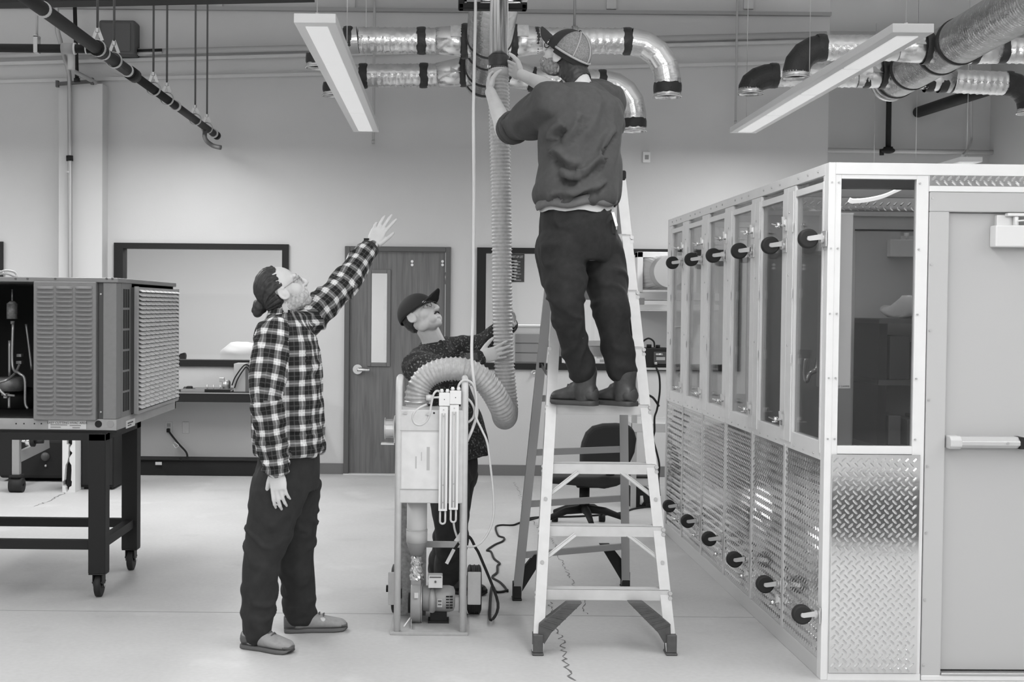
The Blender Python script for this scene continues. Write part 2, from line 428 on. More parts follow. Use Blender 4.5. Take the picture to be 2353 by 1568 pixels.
# ---- conduits high on the back wall
cm = M('conduit_paint', .48, .5)
def run(name, label, pts, r, mat, cat='conduit', n=10, fittings=(), fm=None):
    t = thing(name, label, cat, pts[0]); O('tube', MB().tube(pts, r, n), mat, t)
    for a, b, rr in fittings: O('coupling', MB().cyl(a, b, rr, 12), fm or mat, t)
    return t
a, b = W(318, 120, 12.17), W(1899, 79, 12.17)
run('wall_conduit', 'long pale conduit running high across the back wall to the corner', [a, b], .028, cm, fittings=[(a, a.lerp(b, .02), .036), (a.lerp(b, .48), a.lerp(b, .49), .034)])
a, b = W(-60, 130, 12.17), W(232, 121, 12.17)
run('wall_conduit', 'short pale conduit on the wall ending at the dark box', [a, b], .022, cm, fittings=[(b.lerp(a, .05), b, .03)])
p0 = W(230, 48, 12.1); p1 = W(313, 128, 12.1)
t = thing('wall_speaker_box', 'dark square box mounted high on the wall behind the hanging pipe', 'box', ((p0.x+p1.x)/2, 12.2, p1.z))
O('housing', MB().box((p0.x, 12.05, p1.z), (p1.x, YW, p0.z)), M('box_dark', .085, .6), t, .02)
O('face_panel', MB().box((p0.x+.03, 12.04, p1.z+.03), (p1.x-.04, 12.05, p0.z-.03)), M('box_face', .10, .7), t, .004)
O('pipe_stub', MB().tube([W(313, 117, 12.14), W(372, 115, 12.14)], .014, 8), black, t)
O('pipe_stub', MB().tube([W(313, 123, 12.14), W(372, 121, 12.14)], .012, 8), cm, t)
# conduit down the pilaster
pts = [W(130, -12, 11.6), W(131, 60, 11.6), W(140, 100, 11.7), W(149, 135, 11.9), W(158, 165, 11.98), W(160, 215, 12.0), W(161, 420, 12.0), W(162, 690, 12.0)]
t = run('pilaster_conduit', 'thin grey conduit running down the front of the pilaster', smooth_path(pts, 5), .021, M('conduit_grey', .42, .4, .4), fittings=[(W(160, 358, 12.0), W(160.3, 370, 12.0), .032)], fm=black)
O('strap', MB().box(W(153, 394, 11.98)-Vector((0, 0, .012)), W(164, 398, 12.05)+Vector((0, 0, .012))), offwhite, t)
pts = [W(164, 118, 11.7), W(164, 152, 11.7), W(170, 164, 11.75), W(205, 182, 11.95), W(240, 201, 12.2)]
t = run('junction_conduit', 'pale conduit slanting from a pipe fitting down to the pilaster top', pts, .02, M('conduit_grey', .42, .4, .4))
O('fitting', MB().cyl(W(164, 124, 11.7), W(164, 160, 11.7), .034, 12), offwhite, t)
a, b = W(132, 193, 12.0), W(212, 187, 12.0)
t = thing('pipe_bracket', 'thin dark bracket bar across the top of the pilaster', 'bracket', a)
O('bar', MB().bar(a, b, .03, .03), darkgrey, t); O('end_plate', MB().box(a-Vector((.012, .02, .03)), a+Vector((.012, .02, .03))), darkgrey, t); O('end_plate', MB().box(b-Vector((.012, .02, .03)), b+Vector((.012, .02, .03))), darkgrey, t)
run('drop_pipe', 'dark vertical pipe dropping to the bracket above the pilaster', [W(171, -14, 11.98), W(177, 187, 11.98)], .018, black, 'pipe', fittings=[(W(176.6, 180, 11.98), W(177, 188, 11.98), .028)])
# dark roof beam across the top of the frame
t = thing('roof_beam', 'dark steel roof beam along the upper edge of the shop', 'beam', W(200, 0, 9.0))
a, b = W(-120, 15, 9.0), W(720, -2, 9.0)
O('flange', MB().bar(a+Vector((0, 0, .01)), b+Vector((0, 0, .01)), .18, .022), black, t)
O('web', MB().bar(a+Vector((0, 0, .17)), b+Vector((0, 0, .17)), .012, .30), black, t)
O('flange', MB().bar(a+Vector((0, 0, .33)), b+Vector((0, 0, .33)), .18, .022), black, t)
# vertical dark pipe and conduits in the alcove
run('alcove_conduit', 'pale horizontal conduit on the dark alcove wall', [W(1890, 345, 16.9), W(2322, 351, 16.9)], .03, M('conduit_alc', .5, .5), fittings=[(W(2310, 351, 16.9), W(2324, 351, 16.9), .045)], fm=black)
t = run('alcove_drop_pipe', 'black pipe dropping down the dark alcove wall to a valve', [W(2044, 120, 16.85), W(2041, 352, 16.85)], .034, black, 'pipe', fittings=[(W(2041, 338, 16.85), W(2041, 350, 16.85), .06)])
O('valve', MB().sphere(W(2041, 346, 16.8), (.09, .05, .04)).cyl(W(2026, 343, 16.85), W(2026, 357, 16.85), .028, 10), black, t)
pts = [W(2232, 60, 16.5), W(2232, 200, 16.5), W(2232, 300, 16.5), W(2231, 326, 16.4), W(2222, 346, 16.0), W(2211, 358, 15.3)]
run('thin_drop_conduit', 'thin pale conduit dropping and curving to the alcove light', smooth_path(pts, 6), .016, M('conduit_alc', .5, .5))
run('black_tube', 'thick black tube slanting out from the alcove wall', [W(2110, 258, 16.98), W(2300, 196, 14.0)], .07, black, 'tube', 14)
# ================================================================== OVERHEAD
# ---- pendant light fixtures
lens = M('lit_diffuser', .35, .5, emit=.52)
fixm = M('fixture_white', .90, .45, emit=0)
def fixture(label, x0, x1, zb, y0, y1, h=.05, nseg=4, drops=()):
    cx = (x0+x1)/2; t = thing('pendant_light', label, 'light', (cx, y0, zb), group='long pendant light fixtures')
    w = (x1-x0)
    O('housing', MB().box((x0, y0, zb), (x1, y1, zb+h)), fixm, t, .003)
    L = (y1-y0-.16)/nseg
    for k in range(nseg):
        a = y0+.08+k*L; O('diffuser', MB().box((cx-w*.27, a+.012, zb-.006), (cx+w*.27, a+L-.012, zb+.004)), lens, t, .005)
    for y in (y0+.12, (y0+y1)/2, y1-.12):
        O('hanger', MB().cyl((cx, y, zb+h), (cx, y, zb+h+.03), .012, 8).cyl((cx, y, zb+h+.03), (cx, y, 5.19), .003, 6), steel, t)
    return t
a, b = W(675, 52, 7.0), W(771.6, 52, 7.0)
fixture('long lit pendant light hanging over the plaid-shirted man', a.x, b.x, a.z, 7.0, 11.35)
a, b = W(2051.4, 74.5, 7.17), W(2146.4, 74.5, 7.17)
fixture('long lit pendant light hanging above the glazed test chamber', a.x, b.x, a.z, 7.17, 11.3, nseg=4)
b = W(2258, 372, 13.4); fixture('small far pendant light in the dark alcove behind the chamber', b.x-.23, b.x, b.z, 13.4, 16.6)

# ---- sprinkler main with its hangers
XP = W(497, 311, 12.1).x
def onmain(px):   # depth of a column of the frame on the main (which runs straight back)
    return XP*F_PX/(px-CX-8)
zA, YA = W(497, 311, 12.1).z, 12.1; pb = WX(90, 15, XP); zsl = (pb.z-zA)/(pb.y-YA)
def main(Y): return Vector((XP, Y, zA+(Y-YA)*zsl))
t = thing('sprinkler_main', 'black sprinkler main pipe running from the upper left corner to the wall', 'pipe', main(12.1))
O('pipe', MB().cyl(main(4.5), main(9.0), .038, 16).cyl(main(9.0), main(12.1), .031, 16), black, t)
O('end_cap', MB().cyl(main(12.04), main(12.13), .038, 16), black, t)
O('elbow', MB().tube(smooth_path([main(11.55)-Vector((0, 0, .02)), main(11.55)-Vector((0, 0, .10)), main(11.62)+Vector((.05, 0, -.15)), main(11.62)+Vector((.13, 0, -.17))], 4), .02, 10), darkgrey, t)
for Y in (6.95, 8.15, 8.75, 10.3, 11.95):
    O('joint_ring', MB().ring(main(Y-.015), main(Y+.015), .043, .030, 20), offwhite, t)
for Y in (8.05, 8.9):
    O('coupling', MB().cyl(main(Y-.07), main(Y+.07), .047, 16), black, t)
n = 0
for px in (358, 389, 454, 481, 268, 230):
    Y = onmain(px); p = main(Y)
    r = thing('hanger_rod', 'thin dark threaded rod holding the sprinkler main, %s of the six' % ('third nearest', 'third farthest', 'second farthest', 'farthest', 'second nearest', 'nearest')[n], 'hanger', p, group='hanger rods of the sprinkler main'); n += 1
    O('rod', MB().cyl((p.x, p.y, p.z+.10), (p.x, p.y, 5.19), .008, 8), darkgrey, r)
    O('clevis', MB().ring((p.x, p.y-.014, p.z+.005), (p.x, p.y+.014, p.z+.005), .052, .046, 20).bar((p.x-.03, p.y, p.z+.05), (p.x, p.y, p.z+.13), .02, .006, (0, 1, 0)).bar((p.x+.03, p.y, p.z+.05), (p.x, p.y, p.z+.13), .02, .006, (0, 1, 0)), zinc, r)
    O('nut', MB().cyl((p.x, p.y, p.z+.10), (p.x, p.y, p.z+.125), .015, 6, smooth=False), zinc, r)
Yb = 8.02; pm_ = main(Yb); a = W(-120, 107, Yb)
t = thing('sprinkler_branch', 'black horizontal branch pipe joining the sprinkler main from the frame edge', 'pipe', pm_)
O('pipe', MB().cyl((a.x, Yb, pm_.z), (pm_.x, Yb, pm_.z), .026, 14), black, t)
O('tee', MB().cyl((W(142, 108, Yb).x, Yb, pm_.z), (W(172, 108, Yb).x, Yb, pm_.z), .034, 14), greypaint, t)
O('joint_ring', MB().ring((W(170, 108, Yb).x, Yb, pm_.z), (W(174, 108, Yb).x, Yb, pm_.z), .036, .025, 16), offwhite, t)
O('joint_ring', MB().ring((W(197, 108, Yb).x, Yb, pm_.z), (W(200, 108, Yb).x, Yb, pm_.z), .032, .025, 16), offwhite, t)
c = W(85, 107, Yb)
t = thing('branch_hanger', 'thin rod with a clevis holding the branch pipe near the frame edge', 'hanger', (c.x, Yb, pm_.z))
O('rod', MB().cyl((c.x, Yb, pm_.z+.07), (c.x, Yb, 5.19), .007, 8), zinc, t)
O('clevis', MB().box((c.x-.012, Yb-.03, pm_.z-.03), (c.x+.012, Yb+.03, pm_.z-.022)).box((c.x-.012, Yb-.034, pm_.z-.03), (c.x+.012, Yb-.028, pm_.z+.07)).box((c.x-.012, Yb+.028, pm_.z-.03), (c.x+.012, Yb+.034, pm_.z+.07)).box((c.x-.012, Yb-.034, pm_.z+.065), (c.x+.012, Yb+.034, pm_.z+.075)), zinc, t)

# ---- ducts
foil = M('duct_foil', .78, .22, .95, 14, .16, 26, .007)
foil2 = M('elbow_foil', .80, .24, .95, 8, .08, 18, .004)
tape = M('black_tape', .028, .45, 0, bump_s=25, bump_d=.006)
stick = M('sticker', .70, .5, 0, 30, .15)
def flex(pts, R, pitch=.05, amp=.006, n=28):
    path = resample(pts if len(pts) > 2 else [Vector(pts[0]), Vector(pts[1])], pitch/4)
    rs = [R+amp*(1.0, -.2, -.2, -.6)[i % 4] for i in range(len(path))]
    return MB().tube(path, rs, n)
def elbow_pts(c, Rb, sx, gores=4, Rz=None):
    """from the horizontal axis end c, bending down towards sx"""
    return [Vector((c[0]+sx*Rb*sin(pi/2*k/gores), c[1], c[2]-(Rz or Rb)*(1-cos(pi/2*k/gores)))) for k in range(gores+1)]
def band(p, d, r, w, mat, par, name='tape_band'):
    d = Vector(d).normalized(); rnd = random.Random(int(p[0]*1000)); n = 28; a = d.cross(Vector((0, .3, 1))).normalized(); b = d.cross(a); L = []
    for s in (-1, -.5, 0, .5, 1):
        L.append([Vector(p)+d*(s*w/2+(rnd.uniform(-.006, .006) if abs(s) == 1 else 0))+(a*cos(2*pi*k/n)+b*sin(2*pi*k/n))*(r-.004*(abs(s) == 1)+rnd.uniform(0, .002)) for k in range(n)])
    return O(name, MB().grid(L, True, True), mat, par)
def opening(c, r, par, depth=.05):
    O('collar', MB().ring((c[0], c[1], c[2]+depth), (c[0], c[1], c[2]), r, r-.006, 28).ring((c[0], c[1], c[2]+.008), (c[0], c[1], c[2]), r+.010, r-.004, 28), foil2, par)
def sticker(p, r, par, a0, a1, x0, x1):
    L = [[Vector((x, p[1]-r*sin(a0+(a1-a0)*k/8), p[2]+r*cos(a0+(a1-a0)*k/8))) for x in (x0, x1)] for k in range(9)]
    O('sticker', MB().grid(L), stick, par)
def manifold(name, label, X, Ys, trunkY, Rt, zaxis, branches):
    t = thing(name, label, 'duct', (X, trunkY[1], zaxis(trunkY[1])))
    far, near = Vector((X, trunkY[1], zaxis(trunkY[1]))), Vector((X, trunkY[0], zaxis(trunkY[0])))
    O('trunk', flex([near, far], Rt, .035, .007, 36), foil, t)
    O('end_cap', MB().cyl(far, far+Vector((0, .05, 0)), Rt+.012, 36).sphere(far+Vector((0, .05, 0)), (Rt, .04, Rt), 24, 8), foil2, t)
    for y in Ys:
        for s in (-.19, .19):
            p = Vector((X, y+s, zaxis(y+s))); O('trunk_ring', MB().ring(p-Vector((0, .02, 0)), p+Vector((0, .02, 0)), Rt+.014, Rt-.01, 36), tape, t)
    for (Y, sx, x1, Rb, zo, r, taped, bands, drop) in branches:
        z0 = zaxis(Y); z1 = zo; A = Vector((X+sx*(Rt-.03), Y, z0)); Bp = Vector((X+sx*(Rt+.24), Y, z0+(z1-z0)*.8)); E = Vector((x1, Y, z1))
        O('tee_collar', MB().tube([A, Bp], [r+.03, r+.004], 28), foil2, t)
        band((A.x+sx*.05, Y, A.z), (sx, 0, 0), r+.036, .05, tape, t)
        O('flex_duct', flex([Bp, E], r, .055, .004), foil, t)
        sticker(Bp, r+.022, t, .45, 1.5, X+sx*(Rt+.03), X+sx*(Rt+.13))
        for bx in bands: band((bx, Y, Bp.z+(E.z-Bp.z)*(bx-Bp.x)/(E.x-Bp.x)), (1, 0, 0), r+.007, .065, tape, t)
        if Rb:
            pts = elbow_pts(E, Rb, sx, 4, min(Rb, E.z-drop-.05)); low = Vector((pts[-1].x, Y, drop))
            O('elbow', MB().tube(pts+[low+Vector((0, 0, .04))], r+.004, 32, False, False), tape if taped else foil2, t)
            if not taped: band((low.x, Y, low.z+.07), (0, 0, 1), r+.008, .075, tape, t)
            opening(low, r+.004, t)
    return t
zl = lambda Y: W(900, 93, 10).z+(10-Y)*.045
zLo = W(900, 176, 11).z
def px(x, Y): return W(x, 150, Y).x
manifold('left_duct_manifold'.replace('left_', ''), 'silver foil duct manifold above the man on the ladder, arms to both sides', .29, (10, 11), (7.2, 11.28), .165, zl, [
    (10, -1, px(822, 10), .29, W(900, 93, 10).z, .098, False, [px(968, 10), px(800, 10)], W(735, 157, 10).z),
    (10, 1, px(1447, 10), .29, W(1440, 95, 10).z, .098, False, [px(1230, 10), px(1440, 10)], W(1533, 224, 10).z),
    (11, -1, px(842, 11), .26, W(900, 175, 11).z, .098, False, [px(974, 11), px(835, 11)], W(768, 221, 11).z),
    (11, 1, px(1387, 11), .26, W(1390, 189, 11).z, .098, False, [px(1224, 11), px(1384, 11)], W(1457, 303, 11).z)])
zr = lambda Y: W(2171, 108, 10).z+(10-Y)*.02
t = manifold('duct_manifold', 'silver foil duct manifold at the upper right with black taped elbows', 3.80, (10, 11), (6.9, 11.3), .165, zr, [
    (10, -1, px(1893, 10), .21, W(1900, 110, 10).z, .098, True, [px(2122, 10), px(1885, 10)], W(1829, 180, 10).z),
    (11, -1, px(1783, 11), .21, W(1790, 174, 11).z, .098, True, [px(1990, 11), px(1778, 11)], W(1722, 217, 11).z),
    (10, 1, px(2420, 10), .21, W(2400, 118, 10).z, .098, True, [px(2262, 10), px(2300, 10)], W(2484, 220, 10).z),
    (11, 1, px(2312, 11), .21, W(2300, 192, 11).z, .098, True, [px(2135, 11), px(2165, 11), px(2318, 11)], W(2372, 262, 11).z)])

# ---- black hanger bracket and the vertical exhaust pipe
YP = 6.95
a, b = W(1053, 22, YP+.12), W(1211, 22, YP+.12)
t = thing('pipe_bracket', 'black rounded frame bracket behind the vertical steel pipe', 'bracket', ((a.x+b.x)/2, YP+.12, a.z))
zt = a.z+.22; y0 = YP+.10; y1 = YP+.16
O('frame', MB().box((a.x, y0, a.z), (b.x, y1, a.z+.034)).box((a.x, y0, zt-.034), (b.x, y1, zt)).box((a.x, y0, a.z), (a.x+.034, y1, zt)).box((b.x-.034, y0, a.z), (b.x, y1, zt)), black, t, .008)
O('slide_rod', MB().cyl((a.x+.03, YP+.13, a.z+.052), (b.x-.03, YP+.13, a.z+.052), .007, 10), chrome, t)
O('slide_block', MB().box((a.x+.045, YP+.105, a.z+.038), (a.x+.12, YP+.15, a.z+.07)), greypaint, t, .004)
O('hanger_strap', MB().box((a.x+.1, YP+.12, zt-.01), (a.x+.14, YP+.13, 5.19)).box((b.x-.14, YP+.12, zt-.01), (b.x-.1, YP+.13, 5.19)), black, t)
c = W(1146, 130, YP); rp = .0485
t = thing('exhaust_pipe', 'shiny vertical steel exhaust pipe with a black coupling, held by the man on the ladder', 'pipe', c)
O('pipe', MB().cyl(c-Vector((0, 0, .05)), (c.x, YP, 5.19), rp, 40), M('polished_pipe', .72, .22, 1.0), t)
O('coupling', MB().tube([(c.x, YP, c.z-.075), (c.x, YP, c.z-.072), (c.x, YP, c.z-.035), (c.x, YP, c.z), (c.x, YP, c.z+.004)], [rp+.003, rp+.007, rp+.005, rp+.007, rp+.002], 32), tape, t)
O('clamp_screw', MB().cyl((c.x-.057, YP-.03, c.z-.060), (c.x-.040, YP-.035, c.z-.060), .007, 10).box((c.x-.060, YP-.04, c.z-.066), (c.x-.056, YP-.02, c.z-.052)), zinc, t)

# ---- flexible hose
def hosemat():
    m = M('hose_plastic', .46, .35, 0, 60, .18, spec=.6); return m
hp = [(1146, 160, 6.95), (1146, 200, 6.93), (1148, 300, 6.9), (1151, 420, 6.9), (1153, 560, 6.9), (1154, 700, 6.9), (1157, 800, 6.9), (1161, 880, 6.91), (1164, 925, 6.91),
      (1163, 952, 6.86), (1160, 960, 6.76), (1158, 955, 6.64), (1152, 935, 6.55), (1129, 895, 6.50), (1103, 867, 6.48), (1073, 852, 6.47), (1040, 848, 6.47), (1004, 854, 6.47), (975, 872, 6.47), (959, 902, 6.47), (958, 932, 6.47)]
path = smooth_path([W(*p) for p in hp], 12); path = resample(path, .0048)
Lp = len(path); rs = []
for i in range(Lp):
    s = i/Lp; base = .050+.006*min(1, max(0, (s-.55)/.1)); ph = (i % 4)
    rs.append(base+(.0065, .001, -.001, .001)[ph])
t = thing('flexible_hose', 'grey ribbed flexible hose hanging from the pipe and arching down to the blower cart', 'hose', path[0])
O('hose', MB().tube(path, rs, 28), hosemat(), t)
O('end_sleeve', MB().tube([path[0]+Vector((0, 0, .02)), path[0], path[6], path[12]], [.046, .055, .056, .053], 28), M('hose_sleeve', .45, .4), t)

# ---- thin white cord beside the pipe
cordm = M('white_cord', .66, .45)
pts = [W(1093, -30, 6.6), W(1092, 60, 6.6), W(1088, 250, 6.55), W(1089, 450, 6.55), W(1087, 700, 6.5), W(1084, 800, 6.38), W(1086, 850, 6.34), W(1093, 910, 6.33), W(1096, 950, 6.33), W(1086, 985, 6.3), W(1073, 1015, 6.3)]
t = thing('hanging_string', 'thin white cord hanging straight down beside the steel pipe', 'cord', pts[0])
O('cord', MB().tube(smooth_path(pts, 6), .0075, 8), cordm, t)
p = W(1093, -28, 6.6)
O('upper_cord', MB().cyl(p, (p.x, p.y, 5.19), .0075, 8), cordm, t)
# thin pale drop cords near the lights
p = W(862, 0, 12.1); q = W(858, 330, 12.15)
t = thing('thin_pale_rod', 'thin pale rod hanging beside the left pendant light', 'rod', q); O('rod', MB().cyl(q, (q.x, q.y, 5.19), .012, 8), cm, t); O('end', MB().cyl(q, q+Vector((0, 0, .03)), .016, 8), cm, t)
q = W(1690, 285, 12.15)
t = thing('thin_pale_rod', 'thin pale rod hanging on the wall left of the right pendant light', 'rod', q); O('rod', MB().cyl(q, (q.x, q.y, 5.19), .01, 8), cm, t); O('end', MB().cyl(q, q+Vector((0, 0, .03)), .013, 8), cm, t)
q = W(1320, 66, 10.0)
t = thing('duct_hanger_rod', 'grey threaded rod holding the foil duct above the capped man', 'rod', q); O('rod', MB().cyl(q+Vector((0, 0, -.02)), (q.x, q.y, 5.19), .010, 8), greypaint, t)
O('strap', MB().ring((q.x-.02, 10, W(1320, 93, 10).z), (q.x+.02, 10, W(1320, 93, 10).z), .110, .106, 28), zinc, t)
# ================================================================== LEFT SIDE
# ---- workbench along the wall
z = W(480, 903, 11.8).z; xa, xb = W(150, 903, 11.8).x, W(700, 903, 11.8).x
t = thing('workbench', 'long black wall workbench under the left window', 'bench', ((xa+xb)/2, 11.8, 0))
O('worktop', MB().box((xa, 11.8, z-.085), (xb, YW-.001, z)), black, t, .004)
O('edge_strip', MB().box((xa, 11.795, z-.008), (xb, 11.80, z+.002)), greypaint, t)
for x in (xa+.1, xb-.1): O('bracket', MB().box((x-.02, 12.2, z-.5), (x+.02, YW-.001, z-.085)).bar((x, 12.2, z-.45), (x, 11.9, z-.1), .03, .03), black, t)
t = thing('floor_raceway', 'long black box on the floor against the wall under the workbench', 'box', (xa, 12.0, 0))
zr_ = W(480, 1058, 12.0).z; xr = W(605, 1090, 12.0).x
O('body', MB().box((-6.5, 12.02, 0), (xr, YW-.012, zr_)), black, t, .006); O('cover', MB().box((-6.5, 12.0, zr_-.006), (xr, YW-.012, zr_+.004)), black, t, .002)
O('label_tag', MB().box(W(357, 1062, 11.995), W(372, 1069, 11.999)), offwhite, t)
# things on the workbench
def on_bench(px0, px1, Y): return W(px0, 890, Y).x, W(px1, 890, Y).x
a, b = on_bench(537, 600, 11.95)
t = thing('cardboard_carton', 'pale carton with black cord loops standing on the workbench', 'box', ((a+b)/2, 12.0, z+.001)); h_ = W(540, 836, 11.95).z-z
xm = W(564, 880, 11.95).x
O('front_panel', MB().box((a, 11.95, z+.001), (xm, 12.18, z+h_)), M('carton_pale', .42, .7), t, .003)
O('side_panel', MB().prism([(xm, 11.95), (b, 12.06), (b, 12.18), (xm, 12.18)], z+.001, z+h_*.97), M('carton_side', .18, .7), t)
O('handle_slot', MB().box((W(563, 890, 11.94).x+.02, 11.99, z+.03), (W(563, 890, 11.94).x+.035, 11.996, z+.06)), black, t)
for k in range(2):
    pts = [W(533+k*6, 886+k*6, 11.93), W(540+k*6, 868+k*4, 11.92), W(556+k*3, 845+k*6, 11.91), W(566, 838+k*6, 11.91), W(574-k, 845+k*8, 11.92), W(580, 862+k*10, 11.93)]
    O('cord_loop', MB().tube(smooth_path(pts, 5), .006, 6), black, t)
a, b = on_bench(418, 531, 11.9)
t = thing('parts_tray', 'flat grey parts tray lying along the workbench', 'tray', ((a+b)/2, 11.95, z+.001))
O('tray', MB().box((a, 11.86, z+.001), (b, 12.1, z+.012)).box((a, 11.86, z+.012), (b, 11.87, z+.03)).box((a, 12.09, z+.012), (b, 12.1, z+.03)), greypaint, t)
O('black_strip', MB().box((W(470, 895, 11.85).x, 11.85, z+.002), (b, 11.86, z+.028)), black, t)
for i, px_ in enumerate((476, 491, 506)):
    p = W(px_, 888, 11.96); p.z = z+.0135
    v = thing('small_valve', 'tiny pale four-pronged valve on the parts tray, %s' % ('nearest the black clamp', 'middle of the three', 'nearest the small motor')[i], 'valve', p, group='valves on the parts tray')
    O('stem', MB().cyl(p, p+Vector((0, 0, .05)), .006, 8).cyl(p, p+Vector((0, 0, .012)), .012, 10), zinc, v); O('cross', MB().box(p+Vector((-.022, -.005, .018)), p+Vector((.022, .005, .028))).box(p+Vector((-.005, -.02, .018)), p+Vector((.005, .02, .028))), zinc, v)
p = W(436, 887, 11.97); p.z = z+.0132
t = thing('black_clamp', 'small black clamp tool lying on the parts tray', 'tool', p)
O('body', MB().box(p+Vector((-.03, -.03, 0)), p+Vector((.025, .03, .035))), black, t, .01); O('jaw', MB().prism([(-.07, 0), (-.02, 0), (-.02, .028), (-.05, .03)], -.01, .01, 'y').xf(Matrix.Translation(p)), darkgrey, t); O('lever', MB().box(p+Vector((.02, -.006, .006)), p+Vector((.05, .006, .014))), black, t)
p = W(517, 885, 12.0); p.z = z+.0132
t = thing('small_motor', 'small round grey motor with a dark face on the workbench', 'motor', p)
O('housing', MB().cyl(p+Vector((-.02, 0, .05)), p+Vector((.04, 0, .05)), .042, 16).box(p+Vector((-.02, -.02, 0)), p+Vector((.03, .02, .015))), zinc, t); O('terminal_box', MB().box(p+Vector((-.05, -.02, .075)), p+Vector((-.005, .02, .115))), zinc, t, .004); O('face', MB().cyl(p+Vector((.04, 0, .05)), p+Vector((.046, 0, .05)), .034, 16), darkgrey, t)
# office chair and bags seen through the left window
p = W(416, 835, 13.6)
t = thing('office_chair', 'black chair back just showing above the left window sill', 'chair', (p.x, 13.6, 0))
O('backrest', MB().prism([(W(398, 834, 13.6).x, p.z-.1), (W(400, 828, 13.6).x, p.z+.02), (W(412, 815, 13.6).x, W(412, 814, 13.6).z), (W(426, 811, 13.6).x, W(426, 810, 13.6).z), (W(429, 816, 13.6).x, W(429, 816, 13.6).z), (W(424, 830, 13.6).x, p.z-.1)], 13.55, 13.62, 'y'), black, t, .012)
O('post', MB().cyl((p.x, 13.6, .08), (p.x, 13.6, p.z-.05), .03, 10), black, t); O('base', MB().cyl((p.x, 13.6, 0), (p.x, 13.6, .08), .28, 20, .05), black, t)
t = thing('office_table', 'pale table standing inside the office behind the left window', 'table', (-3.0, 14.4, 0))
zt_ = W(460, 832, 14.0).z-.06
O('tabletop', MB().box((-4.2, 13.95, zt_-.03), (-1.3, 14.8, zt_)), officem, t, .006)
for x in (-4.1, -1.4):
    for y in (14.0, 14.7): O('leg', MB().box((x-.025, y-.025, 0), (x+.025, y+.025, zt_-.03)), officem, t)
p = W(560, 826, 14.3)
rnd = random.Random(4); mb = MB(); mb.sphere((p.x, 14.3, zt_+.13), (.26, .18, .14), 20, 12)
mb.v = [v+Vector((noise.noise(v*6), noise.noise(v*6+Vector((9, 0, 0))), noise.noise(v*6+Vector((0, 7, 0)))))*.05 for v in mb.v]
for v in mb.v: v.z = max(v.z, zt_+.001)
tag(O('plastic_bag', mb, M('bag_plastic', .60, .5)), 'crumpled white plastic bag on the table behind the left window', 'bag')

# ---- the rooftop unit on its wheeled table
YU = 7.0; X1 = W(268, 800, YU).x; zb0 = W(150, 989, YU).z; zt0 = W(150, 638, YU).z; X0 = -3.5; YB = 8.43
unitm = M('unit_paint', .20, .5, 0, 40, .05); unitl = M('unit_rail', .36, .45, .2, 12, .08); grm = M('unit_grille', .78, .45)
u = thing('rooftop_unit', 'grey louvred air conditioning unit with an open side, on the black table', 'hvac unit', ((X0+X1)/2, YU, zb0))
zr1 = W(150, 963, YU).z
zr0 = zt0-.025
O('base_rail', MB().box((X0, YU, zb0), (X1, YU+.03, zr1)).box((X1-.02, YU+.03, zb0), (X1, YB+.1, zr1)).box((X0, YB+.07, zb0), (X1, YB+.1, zr1)).box((X0, YU+.03, zb0), (X1-.02, YB+.07, zb0+.01)), unitl, u, .003)
for px_, m in ((226, black), (253, greypaint)):
    p = W(px_, 975, YU-.002); O('knockout', MB().cyl((p.x, YU-.003, p.z), (p.x, YU+.001, p.z), .019, 20), m, u)
pa_, pb_ = W(111, 966, YU-.002), W(198, 987, YU-.002)
lab = O('rating_label', MB().box((pa_.x, YU-.003, pb_.z), (pb_.x, YU+.001, pa_.z)), M('label_white', .66, .5), u)
ink = M('ink', .10, .8)
text('label_line', 'EASY CUTTING HVAC AREA', .017, ((pa_.x+pb_.x)/2, YU-.004, pa_.z-.019), FRONT, ink, u, 'CENTER')
mb = MB()
for (x, zz, w_) in ((.012, .028, .09), (.115, .030, .06), (.012, .040, .055), (.13, .042, .04)): mb.box((pa_.x+x, YU-.004, pa_.z-zz), (pa_.x+x+w_, YU-.0031, pa_.z-zz+.006))
O('fine_print', mb, M('ink_pale', .30, .8), u)
p = WX(290, 968, X1+.002); q = WX(310, 978, X1+.002)
O('side_sticker', MB().box((X1, p.y, q.z), (X1+.003, q.y, p.z)), M('label_white', .66, .5), u)
O('side_sticker_print', MB().box((X1+.003, p.y+.03, p.z-.02), (X1+.004, q.y-.05, p.z-.012)).box((X1+.003, p.y+.03, p.z-.032), (X1+.004, q.y-.09, p.z-.026)), ink, u)
O('top_cover', MB().box((X0-.02, YU-.015, zr0), (X1+.01, YB+.05, zt0)), M('unit_top', .22, .45), u, .004)
mb = MB()
for px_ in (36, 63, 127, 245, 258): p = W(px_, 641, YU-.016); mb.cyl((p.x, YU-.019, p.z), (p.x, YU-.014, p.z), .006, 8)
mb2 = MB()
for px_ in (37, 55, 79, 95): p = W(px_, 974, YU-.001); mb2.cyl((p.x, YU-.002, p.z), (p.x, YU+.001, p.z), .004, 8)
O('screws', mb, darkgrey, u)['kind'] = 'stuff'; O('rail_screws', mb2, black, u)['kind'] = 'stuff'
